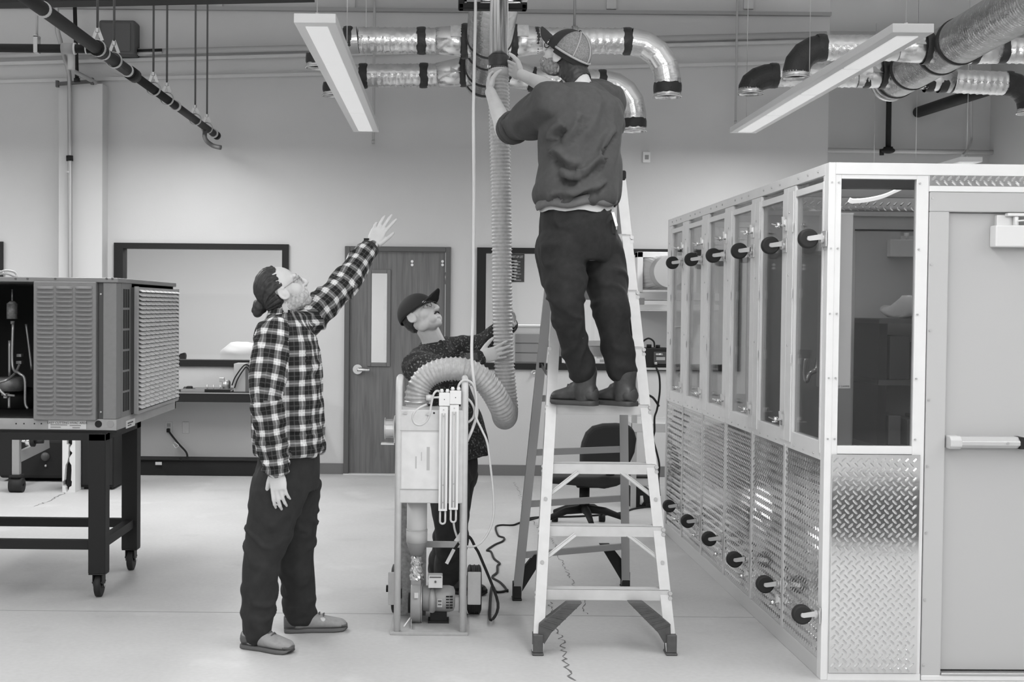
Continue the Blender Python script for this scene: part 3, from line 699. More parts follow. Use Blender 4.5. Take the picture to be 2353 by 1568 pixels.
# cabinet shell behind the panels
xl = W(76, 800, YU).x
O('cabinet_shell', MB().box((xl, YU+.03, zr1), (xl+.012, YB, zr0)).box((X0, YB-.012, zr1), (X1, YB, zr0)).box((X0, YU+.03, zr1), (X1-.012, YB-.012, zr1+.008)).box((X0, YU+.03, zr1), (X0+.012, YB, zr0)), black, u)
O('corner_post', MB().box((W(237, 800, YU).x, YU-.004, zr1), (X1, YU+.10, zr0)), unitm, u, .004)
O('gap_strip', MB().box((W(219, 800, YU).x, YU+.012, zr1), (W(237, 800, YU).x, YU+.03, zr0)), M('unit_gap', .075, .5), u)
for py in (676, 947):
    p = W(232, py, YU+.01); O('gap_screw', MB().cyl((p.x, YU+.006, p.z), (p.x, YU+.013, p.z), .005, 8), zinc, u)
pn0, pn1 = W(76, 966, YU-.03), W(221, 648, YU-.03)
pan = O('louvre_panel', MB().box((pn0.x, YU-.03, pn0.z), (pn1.x, YU+.012, pn1.z)), unitm, u, .006)
def louvre(w, h, d):
    """a pressed louvre: a bulge that is open along its lower edge"""
    n = 6; P = []
    for k in range(5):
        a = k/4; P.append([Vector((x, -d*sin(a*pi*.62)*(1 if 0 < i < n else 0), h/2-a*h)) for i, x in enumerate([-w/2, -w/2+h*.5]+[(-w/2+h*.5)+(w-h)*j/(n-2) for j in range(1, n-2)]+[w/2-h*.5, w/2])])
    return MB().grid(P)
px_cols = ((84, 124), (128, 168), (173, 212)); rows = 29
proto = None
for i in range(rows):
    y = 661+(949-661)*i/(rows-1)
    for a, b in px_cols:
        A, B = W(a, y, YU-.03), W(b, y, YU-.03)
        if proto is None:
            proto = O('louvre', louvre(B.x-A.x, .016, .011), unitm, pan, local=True); o = proto
        else: o = copy(proto, pan)
        inv = wmat(pan).inverted(); o.location = inv @ Vector(((A.x+B.x)/2, YU-.031, A.z))
# right-hand side: slotted strip and stamped grille
yS0, yS1 = YU+.10, WX(302, 800, X1).y
zg1, zg0 = WX(398, 664, X1+.03).z, zr1+.01
sl = O('slotted_strip', MB().box((X1-.012, YU+.10, zr1), (X1, yS1, zr0)), unitm, u)
mb = MB()
for i in range(6):
    z0_ = zr1+.03+(zr0-zr1-.05)*i/6; z1_ = z0_+(zr0-zr1-.05)/6-.012
    for k in range(3):
        y0_ = YU+.14+(yS1-YU-.18)*k/3; mb.box((X1-.001, y0_, z0_), (X1+.0015, y0_+.035, z1_))
O('slots', mb, black, sl)['kind'] = 'stuff'
gy0, gy1 = yS1, YB
gr = O('side_grille', MB().box((X1-.01, gy0, zr1+.005), (X1+.03, gy1, zr0-.02)), M('grille_back', .10, .6), u, .004)
O('grille_rim', MB().box((X1+.02, gy0-.02, zr1+.005), (X1+.038, gy0+.015, zr0-.015)).box((X1+.02, gy1-.02, zr1+.005), (X1+.038, gy1+.005, zr0-.015)).box((X1+.02, gy0, zr1+.0), (X1+.036, gy1, zr1+.018)).box((X1+.02, gy0, zr0-.034), (X1+.036, gy1, zr0-.018)), unitl, gr)
mb = MB(); mbv = MB(); rows, cols = 28, 9; ch = (gy1-gy0-.05)/cols; proto = None
for i in range(rows):
    z_ = zr1+.035+(zr0-zr1-.075)*i/(rows-1)
    for k in range(cols):
        y_ = gy0+.025+ch*(k+.5)
        if proto is None:
            w = ch*.80; h_ = .0135; d = .022
            proto = O('grille_louvre', MB().add([(0, -w/2, h_), (0, w/2, h_), (d, -w/2, -.003), (d, w/2, -.003), (d, -w/2, -.006), (d, w/2, -.006), (0, -w/2, .004), (0, w/2, .004)], [(0, 1, 3, 2), (2, 3, 5, 4), (4, 5, 7, 6), (0, 2, 4, 6), (1, 7, 5, 3)]), grm, gr, local=True); o = proto
        else: o = copy(proto, gr)
        o.location = wmat(gr).inverted() @ Vector((X1+.03, y_, z_))
# inside the open bay
def ip(px_, py, Y): return W(px_, py, Y)
cop = M('copper_tube', .40, .35, .6)
p = ip(28, 700, 7.3)
O('filter_drier', MB().cyl(ip(28, 698, 7.3), ip(28, 733, 7.3), .030, 16).cyl(ip(28, 692, 7.3), ip(28, 698, 7.3), .012, 12, .030).cyl(ip(28, 665, 7.3), ip(28, 694, 7.3), .005, 8).cyl(ip(29, 738, 7.3), ip(29, 745, 7.3), .012, 10), M('drier_grey', .22, .45, .3, 60, .5), u)
for pts in ([(30, 742, 7.3), (29, 840, 7.3), (44, 858, 7.25), (57, 872, 7.25), (58, 925, 7.25), (64, 940, 7.25)], [(45, 838, 7.35), (35, 858, 7.3), (18, 872, 7.2), (-5, 880, 7.2)], [(60, 745, 7.6), (66, 790, 7.6), (73, 850, 7.6)], [(-6, 885, 7.15), (3, 900, 7.15), (14, 910, 7.15)], [(22, 783, 7.35), (22, 865, 7.35)], [(21, 912, 7.2), (21, 938, 7.2)]):
    O('tube', MB().tube(smooth_path([ip(*p) for p in pts], 6), .008, 8), cop, u)
a = ip(20, 905, 7.45)
O('compressor', MB().tube([(a.x, 7.6, zr1+.01), (a.x, 7.6, zr1+.12), (a.x, 7.6, zr1+.13)], [.11, .11, .06], 24), black, u)
O('compressor_cap', MB().tube([(a.x, 7.45, ip(20, 898, 7.45).z), (a.x, 7.45, ip(20, 880, 7.45).z), (a.x, 7.45, ip(20, 868, 7.45).z)], [.09, .10, .095], 24), M('compressor_cap', .26, .5, .3, 30, .4), u)
O('terminal_block', MB().box(ip(37, 830, 7.4), ip(54, 836, 7.44)).box(ip(38, 814, 7.4), ip(54, 820, 7.44)), greypaint, u)
O('valve_body', MB().box(ip(8, 905, 7.15), ip(22, 914, 7.2)).cyl(ip(4, 907, 7.17), ip(34, 910, 7.17), .006, 8), greypaint, u)
# wire loops on top
t = thing('wire_coil', 'loose pale wire coil lying on top of the grey unit', 'wire', W(18, 632, 7.2))
O('loop', MB().tube(smooth_path([W(-5, 628, 7.2), W(12, 622, 7.2), W(33, 626, 7.25), (W(37, 632, 7.25).x, 7.25, zt0+.006), W(15, 629, 7.2), W(-4, 631, 7.2)], 6), .006, 6), M('wire_pale', .45, .5), t)
O('loop_end', MB().tube(smooth_path([W(-5, 623, 7.3), W(6, 626, 7.25), W(10, 634, 7.2)], 5), .006, 6), M('wire_pale', .45, .5), t)

# ---- wheeled table under it
leg_n, leg_f = G(227, 1372), G(319, 1311); hl = .046
zl_ = zb0-.001
t = thing('rolling_table', 'black steel table on casters carrying the grey louvred unit', 'table', (leg_n.x-1, leg_n.y, 0))
yn, yf = leg_n.y, 8.0; xn = leg_n.x
yf = leg_f.y; xf_ = xn
def caster(x, y, ztop, name='caster'):
    r = .062
    c = O(name, MB().box((x-.045, y-.045, ztop-.006), (x+.045, y+.045, ztop)).box((x-.028, y-.03, ztop-.05), (x-.022, y+.035, ztop-.006)).box((x+.022, y-.03, ztop-.05), (x+.028, y+.035, ztop-.006)).prism([(y-.03, ztop-.05), (y+.035, ztop-.05), (y+.02, r-.012), (y-.0, r-.012)], x-.028, x-.022, 'x').prism([(y-.03, ztop-.05), (y+.035, ztop-.05), (y+.02, r-.012), (y-.0, r-.012)], x+.022, x+.028, 'x').box((x-.03, y-.03, ztop-.055), (x+.03, y+.035, ztop-.045)), blackm, t, .002)
    O('wheel', MB().tube([(x-.018, y+.01, r), (x-.014, y+.01, r), (x+.014, y+.01, r), (x+.018, y+.01, r)], [r-.01, r, r, r-.01], 28), rubber, c)
    O('axle', MB().cyl((x-.034, y+.01, r), (x+.034, y+.01, r), .009, 10), zinc, c)
    return c
zc = W(227, 1316, yn).z
for x in (xn, xn-1.75):
    for y in (yn, yf):
        O('leg', MB().box((x-hl, y-hl, zc), (x+hl, y+hl, zl_-.012)), black, t, .004); caster(x, y, zc)
O('top_frame', MB().box((X0, YU, zb0-.012), (X1, YU+.12, zb0-.0005)).box((xn-1.75-hl, yn-hl, zb0-.05), (xn+hl, yn+hl, zb0-.012)).box((xn-1.75-hl, yf-hl, zb0-.05), (xn+hl, yf+hl, zb0-.012)).box((xn-hl, yn, zb0-.05), (xn+hl, yf, zb0-.012)), black, t)
zn0, zn1 = W(100, 1261, yn).z, W(100, 1240, yn).z
for y in (yn, yf): O('rail', MB().box((xn-1.75, y-.025, zn0), (xn, y+.025, zn1)), black, t)
O('rail', MB().box((xn-.025, yn, zn0), (xn+.025, yf, zn1)), black, t)

# ---- things standing further back, seen under the table
Yk = G(225, 1126).y
a, b = W(186, 1100, Yk).x, W(262, 1100, Yk).x
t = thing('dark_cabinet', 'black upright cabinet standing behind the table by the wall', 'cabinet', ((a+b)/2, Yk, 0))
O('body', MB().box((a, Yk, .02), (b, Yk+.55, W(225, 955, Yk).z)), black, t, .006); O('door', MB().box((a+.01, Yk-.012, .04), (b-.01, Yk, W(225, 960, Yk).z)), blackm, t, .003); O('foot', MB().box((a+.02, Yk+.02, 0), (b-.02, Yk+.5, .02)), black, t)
Yp = G(165, 1132).y; a, b = W(143, 1100, Yp).x, W(166, 1100, Yp).x; c = W(174, 1100, Yp).x; zt1 = W(165, 960, Yp).z
t = thing('foam_packaging', 'tall white foam packing block with a black bottle-shaped slot under the unit', 'packaging', ((a+c)/2, Yp, 0))
# outline of the moulded slot between the two halves (half widths either side of the joint)
prof = [(0, .002, .002), (.02, .012, .014), (.035, .014, .018), (.045, .04, .036), (.075, .042, .038), (.085, .028, .03), (.15, .026, .03), (.155, .026, .03), (.19, .022, .026), (.21, .010, .010), (.24, .004, .006), (.26, .004, .02), (.275, .006, .030), (.29, .004, .012), (.31, .006, .006), (.33, .006, .018), (.335, .022, .024), (.37, .022, .022), (.38, .008, .010), (.46, .006, .012), (.49, .01, .024), (.52, .01, .02)]
jx0, jx1 = (a*1+b)/2-.005, (a+b)/2+.025
def jx(zz): return jx0+(jx1-jx0)*zz/.52+.002
hgt = zt1
Lp_ = [(a, 0), (a, hgt)]+[(jx(q[0])-q[1]*1.0, q[0]*hgt/.52) for q in reversed(prof)]
Rp_ = [(c, 0)]+[(jx(q[0])+q[2]*1.0, q[0]*hgt/.52) for q in prof]+[(c, hgt)]
c2 = (b+c)/2+.01
Rp_ = [(c2 if p[0] == c else min(p[0], c2-.004), p[1]) for p in Rp_]
fo = M('foam_white', .76, .8)
O('half', MB().prism(Lp_, Yp, Yp+.20, 'y'), fo, t); O('half', MB().prism(Rp_, Yp, Yp+.20, 'y'), fo, t)
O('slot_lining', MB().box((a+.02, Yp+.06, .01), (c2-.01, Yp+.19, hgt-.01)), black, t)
# workshop cart (pale post, pulley, casters) and the dark bulk beside it
Yc = G(25, 1132).y
cpm = M('cart_post', .34, .5)
t = thing('shop_cart', 'wheeled cart frame with pale post and brace at the left frame edge', 'cart', (W(35, 1100, Yc).x, Yc, 0))
a, b = W(27, 1000, Yc).x, W(44, 1000, Yc).x
zp0 = W(35, 1092, Yc).z
O('post', MB().box((a, Yc, zp0), (b, Yc+.06, W(35, 950, Yc).z)), cpm, t, .004)
O('brace', MB().bar(W(44, 1050, Yc+.03), W(110, 1018, Yc+.5), .03, .09), cpm, t)
O('cross_plate', MB().box(W(44, 990, Yc+.05), W(100, 1005, Yc+.07)), cpm, t)
O('pulley', MB().cyl(W(48, 1014, Yc+.02), W(60, 1014, Yc+.02), .012, 10).cyl(W(60, 1015, Yc+.02), W(72, 1015, Yc+.02), .037, 18), chrome, t)
O('pulley_flange', MB().cyl(W(72, 1015, Yc+.02), W(80, 1015, Yc+.02), .044, 18).cyl(W(80, 1015, Yc+.02), W(100, 1014, Yc+.02), .02, 12), black, t)
for py in (1013, 1061): p = W(23, py, Yc+.02); O('bolt', MB().cyl(p-Vector((.012, 0, 0)), p+Vector((.016, 0, 0)), .014, 10), zinc, t)
cst = O('caster', MB().box((a-.02, Yc-.02, zp0-.02), (b+.02, Yc+.08, zp0)).box((a, Yc, .08), (b, Yc+.06, zp0-.02)), black, t, .003)
O('wheel', MB().cyl((a-.02, Yc+.02, .06), (b+.03, Yc+.02, .06), .06, 20).cyl((a-.02, Yc+.02, .06), (b+.03, Yc+.02, .06), .012, 8), rubber, cst)
O('lower_frame', MB().box((W(-40, 1000, Yc).x, Yc, zp0), (a, Yc+.06, W(0, 985, Yc).z)), black, t)
Ym = 11.5; a, b = W(62, 1100, Ym).x, W(140, 1100, Ym).x
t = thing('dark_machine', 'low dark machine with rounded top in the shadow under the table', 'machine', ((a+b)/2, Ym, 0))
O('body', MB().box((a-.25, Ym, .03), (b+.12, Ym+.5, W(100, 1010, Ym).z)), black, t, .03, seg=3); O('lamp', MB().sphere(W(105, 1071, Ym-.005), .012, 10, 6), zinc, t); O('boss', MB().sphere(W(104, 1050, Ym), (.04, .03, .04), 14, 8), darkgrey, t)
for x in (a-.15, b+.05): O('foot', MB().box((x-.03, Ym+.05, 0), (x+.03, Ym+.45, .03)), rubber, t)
# ================================================================== MIDDLE: ladder, blower cart, chair, rig
# ---- step ladder
FLb, FRb = G(1236, 1507), G(1543, 1507); FLt, FRt = W(1296, 396, 6.56), W(1425, 396, 6.56)
RLb, RRb = G(1188, 1381), G(1438, 1353); RLt, RRt = W(1290, 398, 6.70), W(1427, 398, 6.70)
ALU2 = M('ladder_aluminium', .58, .45, .15, 20, .05); alud = M('ladder_web', .40, .5, .4)
ld = thing('stepladder', 'tall aluminium stepladder with grey feet, the man with the trucker cap standing on it', 'ladder', ((FLb.x+RRb.x)/2, (FLb.y+RRb.y)/2, 0))
def channel(p, q, side, fl=.030, dep=.068, front=-1):
    """C-section rail from p to q: web along the depth, flanges turned away from `side`"""
    p, q = Vector(p), Vector(q); t = (q-p).normalized(); x = Vector((1, 0, 0)); x = (x-t*x.dot(t)).normalized(); y = t.cross(x)
    if y.y < 0: y = -y
    def slab(a0, a1, b0, b1):
        vs = [e+x*a+y*b for e in (p, q) for a, b in ((a0, b0), (a1, b0), (a1, b1), (a0, b1))]
        return vs
    mb = MB(); F = [(0,1,2,3),(7,6,5,4),(0,4,5,1),(1,5,6,2),(2,6,7,3),(3,7,4,0)]
    s = side
    mb.add(slab(0, s*.003, 0, dep), F); mb.add(slab(0, -s*fl*1.55, 0, .003), F); mb.add(slab(0, -s*fl, dep-.003, dep), F)
    return mb
def at_z(a, b, z): return a.lerp(b, (z-a.z)/(b.z-a.z))
O('front_rail', channel(FLb+Vector((0, 0, .02)), FLt, -1).xf(Matrix.Translation((-.022, 0, 0))), ALU2, ld)
O('front_rail', channel(FRb+Vector((0, 0, .02)), FRt, 1).xf(Matrix.Translation((.022, 0, 0))), ALU2, ld)
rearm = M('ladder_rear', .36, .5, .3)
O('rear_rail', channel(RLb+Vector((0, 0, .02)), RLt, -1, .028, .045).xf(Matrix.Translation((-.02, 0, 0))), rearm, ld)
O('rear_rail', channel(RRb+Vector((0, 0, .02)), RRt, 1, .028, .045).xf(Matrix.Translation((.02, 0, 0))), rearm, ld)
step_z = [W(1390, y, FLb.y+(FLt.y-FLb.y)*f).z for y, f in ((1358, .10), (1211, .23), (1067, .355), (930, .485))]
d_ = step_z[3]-step_z[2]; step_z += [step_z[3]+d_*k for k in (1, 2, 3)]
for z_ in step_z:
    a, b = at_z(FLb, FLt, z_), at_z(FRb, FRt, z_); x0_, x1_ = a.x-.018, b.x+.018; y0_ = (a.y+b.y)/2-.002
    stp = O('step', MB().box((x0_, y0_, z_-.050), (x1_, y0_+.003, z_)).box((x0_, y0_, z_-.003), (x1_, y0_+.072, z_)).box((x0_, y0_+.069, z_-.03), (x1_, y0_+.072, z_)), ALU2, ld, .001)
    mb = MB()
    for k in range(6): mb.box((x0_+.01, y0_+.008+k*.010, z_), (x1_-.01, y0_+.012+k*.010, z_+.0015))
    O('tread_ribs', mb, ALU2, stp)
    for x_ in (x0_-.006, x1_+.006):
        for dz in (-.014, -.036): O('rivet', MB().cyl((x_, y0_-.010, z_+dz), (x_, y0_+.0, z_+dz), .009, 12), zinc, stp)
for z_, zl2 in ((step_z[1], step_z[1]-.155), (step_z[2], step_z[2]-.155)):
    for s, A, B in ((1, FLb, FLt), (-1, FRb, FRt)):
        p = at_z(A, B, zl2); q = at_z(A, B, z_-.05); q = Vector((q.x+s*.145, q.y+.01, q.z+.01)); p = Vector((p.x-s*.0, p.y+.01, p.z))
        br = O('knee_brace', MB().bar(p, q, .022, .005, up=(s*.7, 0, .7)).bar(p+Vector((0, .008, 0)), q+Vector((0, .008, 0)), .004, .024, up=(s*.7, 0, .7)), ALU2, ld)
        br.modifiers.clear()
        O('rivet', MB().cyl((p.x-s*.004, p.y-.022, p.z-.006), (p.x-s*.004, p.y-.008, p.z-.006), .009, 12), zinc, br)
# dark moulded gussets and feet
gus = M('foot_plastic', .075, .5, 0, 40, .15)
def foot(b, top, s, y_rot, rear=False):
    w = .026
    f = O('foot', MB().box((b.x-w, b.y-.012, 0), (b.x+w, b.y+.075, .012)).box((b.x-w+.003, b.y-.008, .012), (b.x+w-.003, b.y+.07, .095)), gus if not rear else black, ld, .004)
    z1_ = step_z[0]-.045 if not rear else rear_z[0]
    pts = [(b.x+s*.0, .06), (b.x+s*.012, .03), (b.x+s*.03, .05), (b.x+s*.06, .10), (b.x+s*.20*(1 if not rear else .75), z1_), (b.x+s*.13*(1 if not rear else .7), z1_), (b.x+s*.005, .14)]
    yy = b.y+.01
    g = O('gusset', MB().prism(pts, yy, yy+.05, 'y'), gus if not rear else black, ld, .003)
    if not rear:
        mb = MB()
        for k in range(5):
            p, q = Vector((pts[6][0], yy-.001, pts[6][1])).lerp(Vector((pts[5][0], yy-.001, pts[5][1])), k/5), Vector((pts[3][0], yy-.001, pts[3][1])).lerp(Vector((pts[4][0], yy-.001, pts[4][1])), (k+.6)/5.6); mb.bar(p, q, .005, .006, (0, 1, 0))
        O('gusset_rib', mb, gus, g)
rear_z = [W(1310, y, RLb.y+(RLt.y-RLb.y)*f).z for y, f in ((1280, .10), (1162, .22), (1043, .35), (918, .48))]; rear_z += [rear_z[3]+(rear_z[3]-rear_z[2])*k for k in (1, 2, 3)]
foot(FLb, FLt, 1, 0); foot(FRb, FRt, -1, 0); foot(RLb, RLt, 1, 0, True); foot(RRb, RRt, -1, 0, True)
for z_ in rear_z:
    a, b = at_z(RLb, RLt, z_), at_z(RRb, RRt, z_)
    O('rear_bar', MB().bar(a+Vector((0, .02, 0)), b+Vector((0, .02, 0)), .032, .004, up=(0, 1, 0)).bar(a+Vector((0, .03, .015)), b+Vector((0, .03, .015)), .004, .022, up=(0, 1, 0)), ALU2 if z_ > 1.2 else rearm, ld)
zs = 1.26
for A, B, C_, D in ((FLb, FLt, RLb, RLt), (FRb, FRt, RRb, RRt)):
    p, q = at_z(A, B, zs)+Vector((0, .06, 0)), at_z(C_, D, zs+.02)
    O('spreader', MB().bar(p, p.lerp(q, .5)+Vector((0, 0, -.02)), .004, .02).bar(p.lerp(q, .5)+Vector((0, 0, -.02)), q, .004, .02), darkgrey, ld)
    for e in (p, q): O('spreader_pivot', MB().cyl(e-Vector((.012, 0, 0)), e+Vector((.012, 0, 0)), .014, 10), black, ld)
zt_ = FLt.z
O('top_cap', MB().box((FLt.x-.045, FLt.y-.012, zt_-.07), (FRt.x+.03, RRt.y+.05, zt_+.012)), black, ld, .01, seg=3)
O('top_tray', MB().box((FLt.x-.02, FLt.y+.02, zt_+.0115), (FRt.x+.005, RRt.y+.02, zt_+.016)), darkgrey, ld, .003)
hk = at_z(FRb, FRt, 1.98)
O('tool_clip', MB().box((hk.x-.075, hk.y-.012, 1.935), (hk.x-.0, hk.y+.02, 1.95)).bar((hk.x-.07, hk.y, 1.97), (hk.x-.015, hk.y, 1.90), .02, .006, (0, 1, 0)), ALU2, ld)

# ---- blower cart
YC = G(980, 1461).y
def cx_(px_, Y=None): return W(px_, 1200, Y or YC).x
def cz_(py, Y=None): return W(985, py, Y or YC).z
cartm = M('cart_paint', .60, .4, 0, 30, .05); cartd = M('cart_grey', .40, .5, 0, 25, .1)
ct = thing('blower_cart', 'pale steel blower cart with white gauge tubes and motor, beside the ladder', 'cart', (cx_(985), YC, 0))
YB2 = YC+.46
O('base_plate', MB().box((cx_(898), YC, 0.0), (cx_(1078), YB2, .014)), cartd, ct, .002)
for px_ in (914, 1066):
    x = cx_(px_); zt = cz_(878); yf_, yb_ = YC+.025, YB2-.04
    pts = [(x, yf_, .012), (x, yf_, zt-.06)]+[(x, yf_+.07*(1-cos(a)), zt-.06+.07*sin(a)) for a in (pi/6, pi/3, pi/2)]
    pts += [(x, yf_+.18, zt+.01), (x, yf_+.25, zt-.03), (x, yb_, zt-.12), (x, yb_, .012)]
    O('side_tube', MB().tube(pts, .0165, 16), cartm, ct)
# cabinet
xa, xb = cx_(917), cx_(1064); za, zb_ = cz_(1158), cz_(943)
O('cabinet', MB().box((xa, YC+.012, za), (xb, YC+.26, zb_)), cartm, ct, .005)
O('panel_seam', MB().box((xa, YC+.0105, cz_(992)), (cx_(1008), YC+.012, cz_(990))), M('seam', .42, .6), ct); O('panel_seam', MB().box((xa, YC+.0105, cz_(1128)), (cx_(1008), YC+.012, cz_(1126))), M('seam', .42, .6), ct)
ppm = M('paper_old', .70, .7, 0, 14, .08)
O('taped_sheet', MB().box((cx_(921), YC+.009, cz_(1125)), (cx_(1008), YC+.0118, cz_(995))), ppm, ct)
mb = MB()
for px_, a, b, w in ((979, 1028, 1082, 7), (953, 1050, 1078, 3), (966, 1040, 1060, 2)): mb.box((cx_(px_), YC+.0084, cz_(b)), (cx_(px_+w), YC+.0089, cz_(a)))
O('sheet_marks', mb, M('smudge', .46, .8), ct)
for px_, py in ((930, 950), (983, 952)): O('bolt', MB().cyl((cx_(px_), YC+.004, cz_(py)), (cx_(px_), YC+.012, cz_(py)), .007, 10).box((cx_(px_-8), YC+.008, cz_(py+3)), (cx_(px_+3), YC+.011, cz_(py+1))), zinc, ct)
O('panel_hole', MB().cyl((cx_(995), YC+.0105, cz_(950)), (cx_(995), YC+.0125, cz_(950)), .005, 12), black, ct)
# two U-tube gauges
gm = M('gauge_white', .80, .35); tubm = M('gauge_tube', .5, .15, 0, spec=.8)
for (a, b, top, bot, h0, h1, ut, c0, c1) in ((1007, 1028, 934, 1175, 903, 933, 1207, 1006, 1031), (1031, 1053, 930, 1172, 898, 929, 1203, 1031, 1057)):
    YG = YC-.022
    O('gauge_bar', MB().box((cx_(a, YG), YG, cz_(bot, YG)), (cx_(b-1, YG), YC+.012, cz_(top, YG))), gm, ct, .003)
    mb = MB(); xm = (cx_(a, YG)+cx_(b-1, YG))/2
    for s in (-.007, .007): mb.cyl((xm+s, YG-.003, cz_(bot-6, YG)), (xm+s, YG-.003, cz_(top+16, YG)), .0035, 8)
    O('gauge_tube', mb, tubm, ct)
    mb = MB()
    for py in (top+8, top+22, bot-60, bot-20): mb.cyl((xm, YG-.004, cz_(py, YG)), (xm, YG, cz_(py, YG)), .0035, 8)
    O('gauge_screw', mb, zinc, ct)
    hd = O('gauge_head', MB().box((cx_(c0, YG), YG-.004, cz_(h1, YG)), (cx_(c1, YG), YC+.025, cz_(h0, YG))), plastic, ct, .003)
    mb = MB()
    for f in (.25, .78): x = cx_(c0, YG)+(cx_(c1, YG)-cx_(c0, YG))*f; mb.cyl((x, YG+.012, cz_(h0, YG)), (x, YG+.012, cz_(h0, YG)+.018), .007, 10).cyl((x, YG+.012, cz_(h0, YG)+.006), (x, YG+.012, cz_(h0, YG)+.011), .010, 6, smooth=False)
    O('fitting', mb, plastic, hd); O('centre_hole', MB().cyl((cx_((c0+c1)/2, YG), YG-.005, cz_((h0+h1)/2, YG)), (cx_((c0+c1)/2, YG), YG-.003, cz_((h0+h1)/2, YG)), .0025, 8), black, hd)
    zb2 = cz_(bot, YG); r = .0125; zc2 = cz_(ut, YG)+r+.004
    pts = [(xm-r, YG+.012, zb2+.01), (xm-r, YG+.012, zc2)]+[(xm-r*cos(k*pi/6), YG+.012, zc2-r*sin(k*pi/6)) for k in range(1, 6)]+[(xm+r, YG+.012, zc2), (xm+r, YG+.012, zb2+.01)]
    O('u_tube', MB().tube(pts, .005, 10), M('clear_tube', .55, .12, 0, spec=.8), ct)
    O('gauge_neck', MB().box((xm-.012, YG+.004, cz_(top+1, YG)), (xm-.008, YG+.015, cz_(h1, YG))).box((xm+.008, YG+.004, cz_(top+1, YG)), (xm+.012, YG+.015, cz_(h1, YG))), plastic, ct)
# hose collar on top
Yh = 6.47; xh = W(958, 930, Yh).x; zc0 = W(958, 905, Yh).z; zc1 = zb_
O('hose_collar', MB().cyl((xh, Yh, zc1-.002), (xh, Yh, W(958, 928, Yh).z), .052, 28), M('pvc_white', .74, .3), ct)
O('collar_flange', MB().cyl((xh, Yh, zc1), (xh, Yh, zc1+.022), .056, 28), M('pvc_white', .74, .3), ct)
O('hose_clamp', MB().ring((xh, Yh, W(958, 925, Yh).z-.004), (xh, Yh, W(958, 925, Yh).z+.008), .0625, .052, 28).box((xh+.058, Yh-.015, W(958, 925, Yh).z-.006), (xh+.075, Yh+.015, W(958, 925, Yh).z+.01)), zinc, ct)
O('tee_fitting', MB().cyl((xh+.045, Yh-.03, zc1+.045), (xh+.075, Yh-.03, zc1+.045), .016, 12).cyl((xh+.066, Yh-.03, zc1+.045), (xh+.115, Yh-.05, zc1+.05), .005, 8), plastic, ct)
# lower works
xl0, xl1 = cx_(921, 6.6), cx_(980, 6.6)
O('back_column', MB().box((xl0, 6.58, .014), (xl1, 6.66, za+.01)), M('worn_column', .26, .6, 0, 50, .35), ct, .002)
Yv = 6.47; xv = W(958, 1200, Yv).x
O('pvc_pipe', MB().cyl((xv, Yv, W(958, 1246, Yv).z), (xv, Yv, za+.005), .050, 28), M('pvc_white', .74, .3), ct)
O('pvc_coupler', MB().cyl((xv, Yv, W(958, 1246, Yv).z), (xv, Yv, W(958, 1217, Yv).z), .0525, 28).ring((xv, Yv, W(958, 1218, Yv).z), (xv, Yv, W(958, 1216, Yv).z), .0535, .05, 28), M('pvc_grey', .60, .4), ct)
O('reducer', MB().tube([(xv, Yv, W(958, 1240, Yv).z), (xv, Yv, W(958, 1248, Yv).z), (xv, Yv, W(958, 1276, Yv).z)], [.0525, .051, .030], 28), M('reducer_grey', .30, .4), ct)
mb = MB(); rnd = random.Random(3); L = []
for i in range(14):
    zz = W(958, 1272+i*4.6, Yv).z; rr = .024+.012*(i/13)**2+rnd.uniform(-.003, .003)
    L.append([Vector((xv+cos(2*pi*k/18)*(rr+rnd.uniform(-.004, .004)), Yv+sin(2*pi*k/18)*(rr+rnd.uniform(-.004, .004)), zz)) for k in range(18)])
mb.grid(L, False, True); O('foil_wrap', mb, M('crinkled_foil', .8, .25, .95), ct)
# blower: scroll housing seen edge-on, with its motor
zv = W(958, 1386, Yv).z; rv = .105
mb = MB(); P = []
for k in range(33):
    th = 2*pi*k/32; r_ = rv*(.88+.14*(1-k/32)); P.append((Yv+r_*cos(th), zv+r_*sin(th)))
mb.prism(P[:-1], xv-.027, xv+.024, 'x', True); mb.box((xv-.027, Yv-.03, zv), (xv+.024, Yv+.03, W(958, 1330, Yv).z))
blm = M('blower_grey', .34, .4, 0, 20, .05)
bl = O('blower_housing', mb, blm, ct, .006)
O('blower_flange', MB().tube([(xv+.024, Yv, zv), (xv+.030, Yv, zv)], [rv*.92, rv*.92], 32), zinc, bl)
O('inlet_ring', MB().ring((xv-.040, Yv, zv), (xv-.027, Yv, zv), .05, .038, 24), black, bl)
O('housing_label', MB().box((W(952, 1364, 6.36).x, Yv-rv*.99, W(952, 1376, 6.36).z), (W(961, 1364, 6.36).x, Yv-rv*.94, W(952, 1364, 6.36).z)), M('label_white', .66, .5), bl)
x0m, x1m = xv+.030, W(1046, 1370, 6.4).x; rm = .066; zm = W(1010, 1376, Yv).z
mo = O('motor', MB().tube([(x0m, Yv, zm), (x0m+.005, Yv, zm), (x1m-.03, Yv, zm), (x1m-.008, Yv, zm), (x1m, Yv, zm)], [rm*.9, rm*.96, rm, rm*.9, rm*.6], 32), blm, ct)
O('motor_collar', MB().tube([(x0m+.045, Yv-.02, zm-.04), (x0m+.05, Yv-.08, zm-.04), (x0m+.052, Yv-.085, zm+.02), (x0m+.05, Yv-.03, zm+.065)], [.012, .016, .016, .010], 12), blm, mo)
mb = MB()
for i in range(5):
    for k in range(2): mb.box((x1m-.045+k*.018, Yv-rm-.001, zm-.035+i*.014), (x1m-.030+k*.018, Yv-rm*.8, zm-.029+i*.014))
O('vent_slots', mb, black, mo)['kind'] = 'stuff'
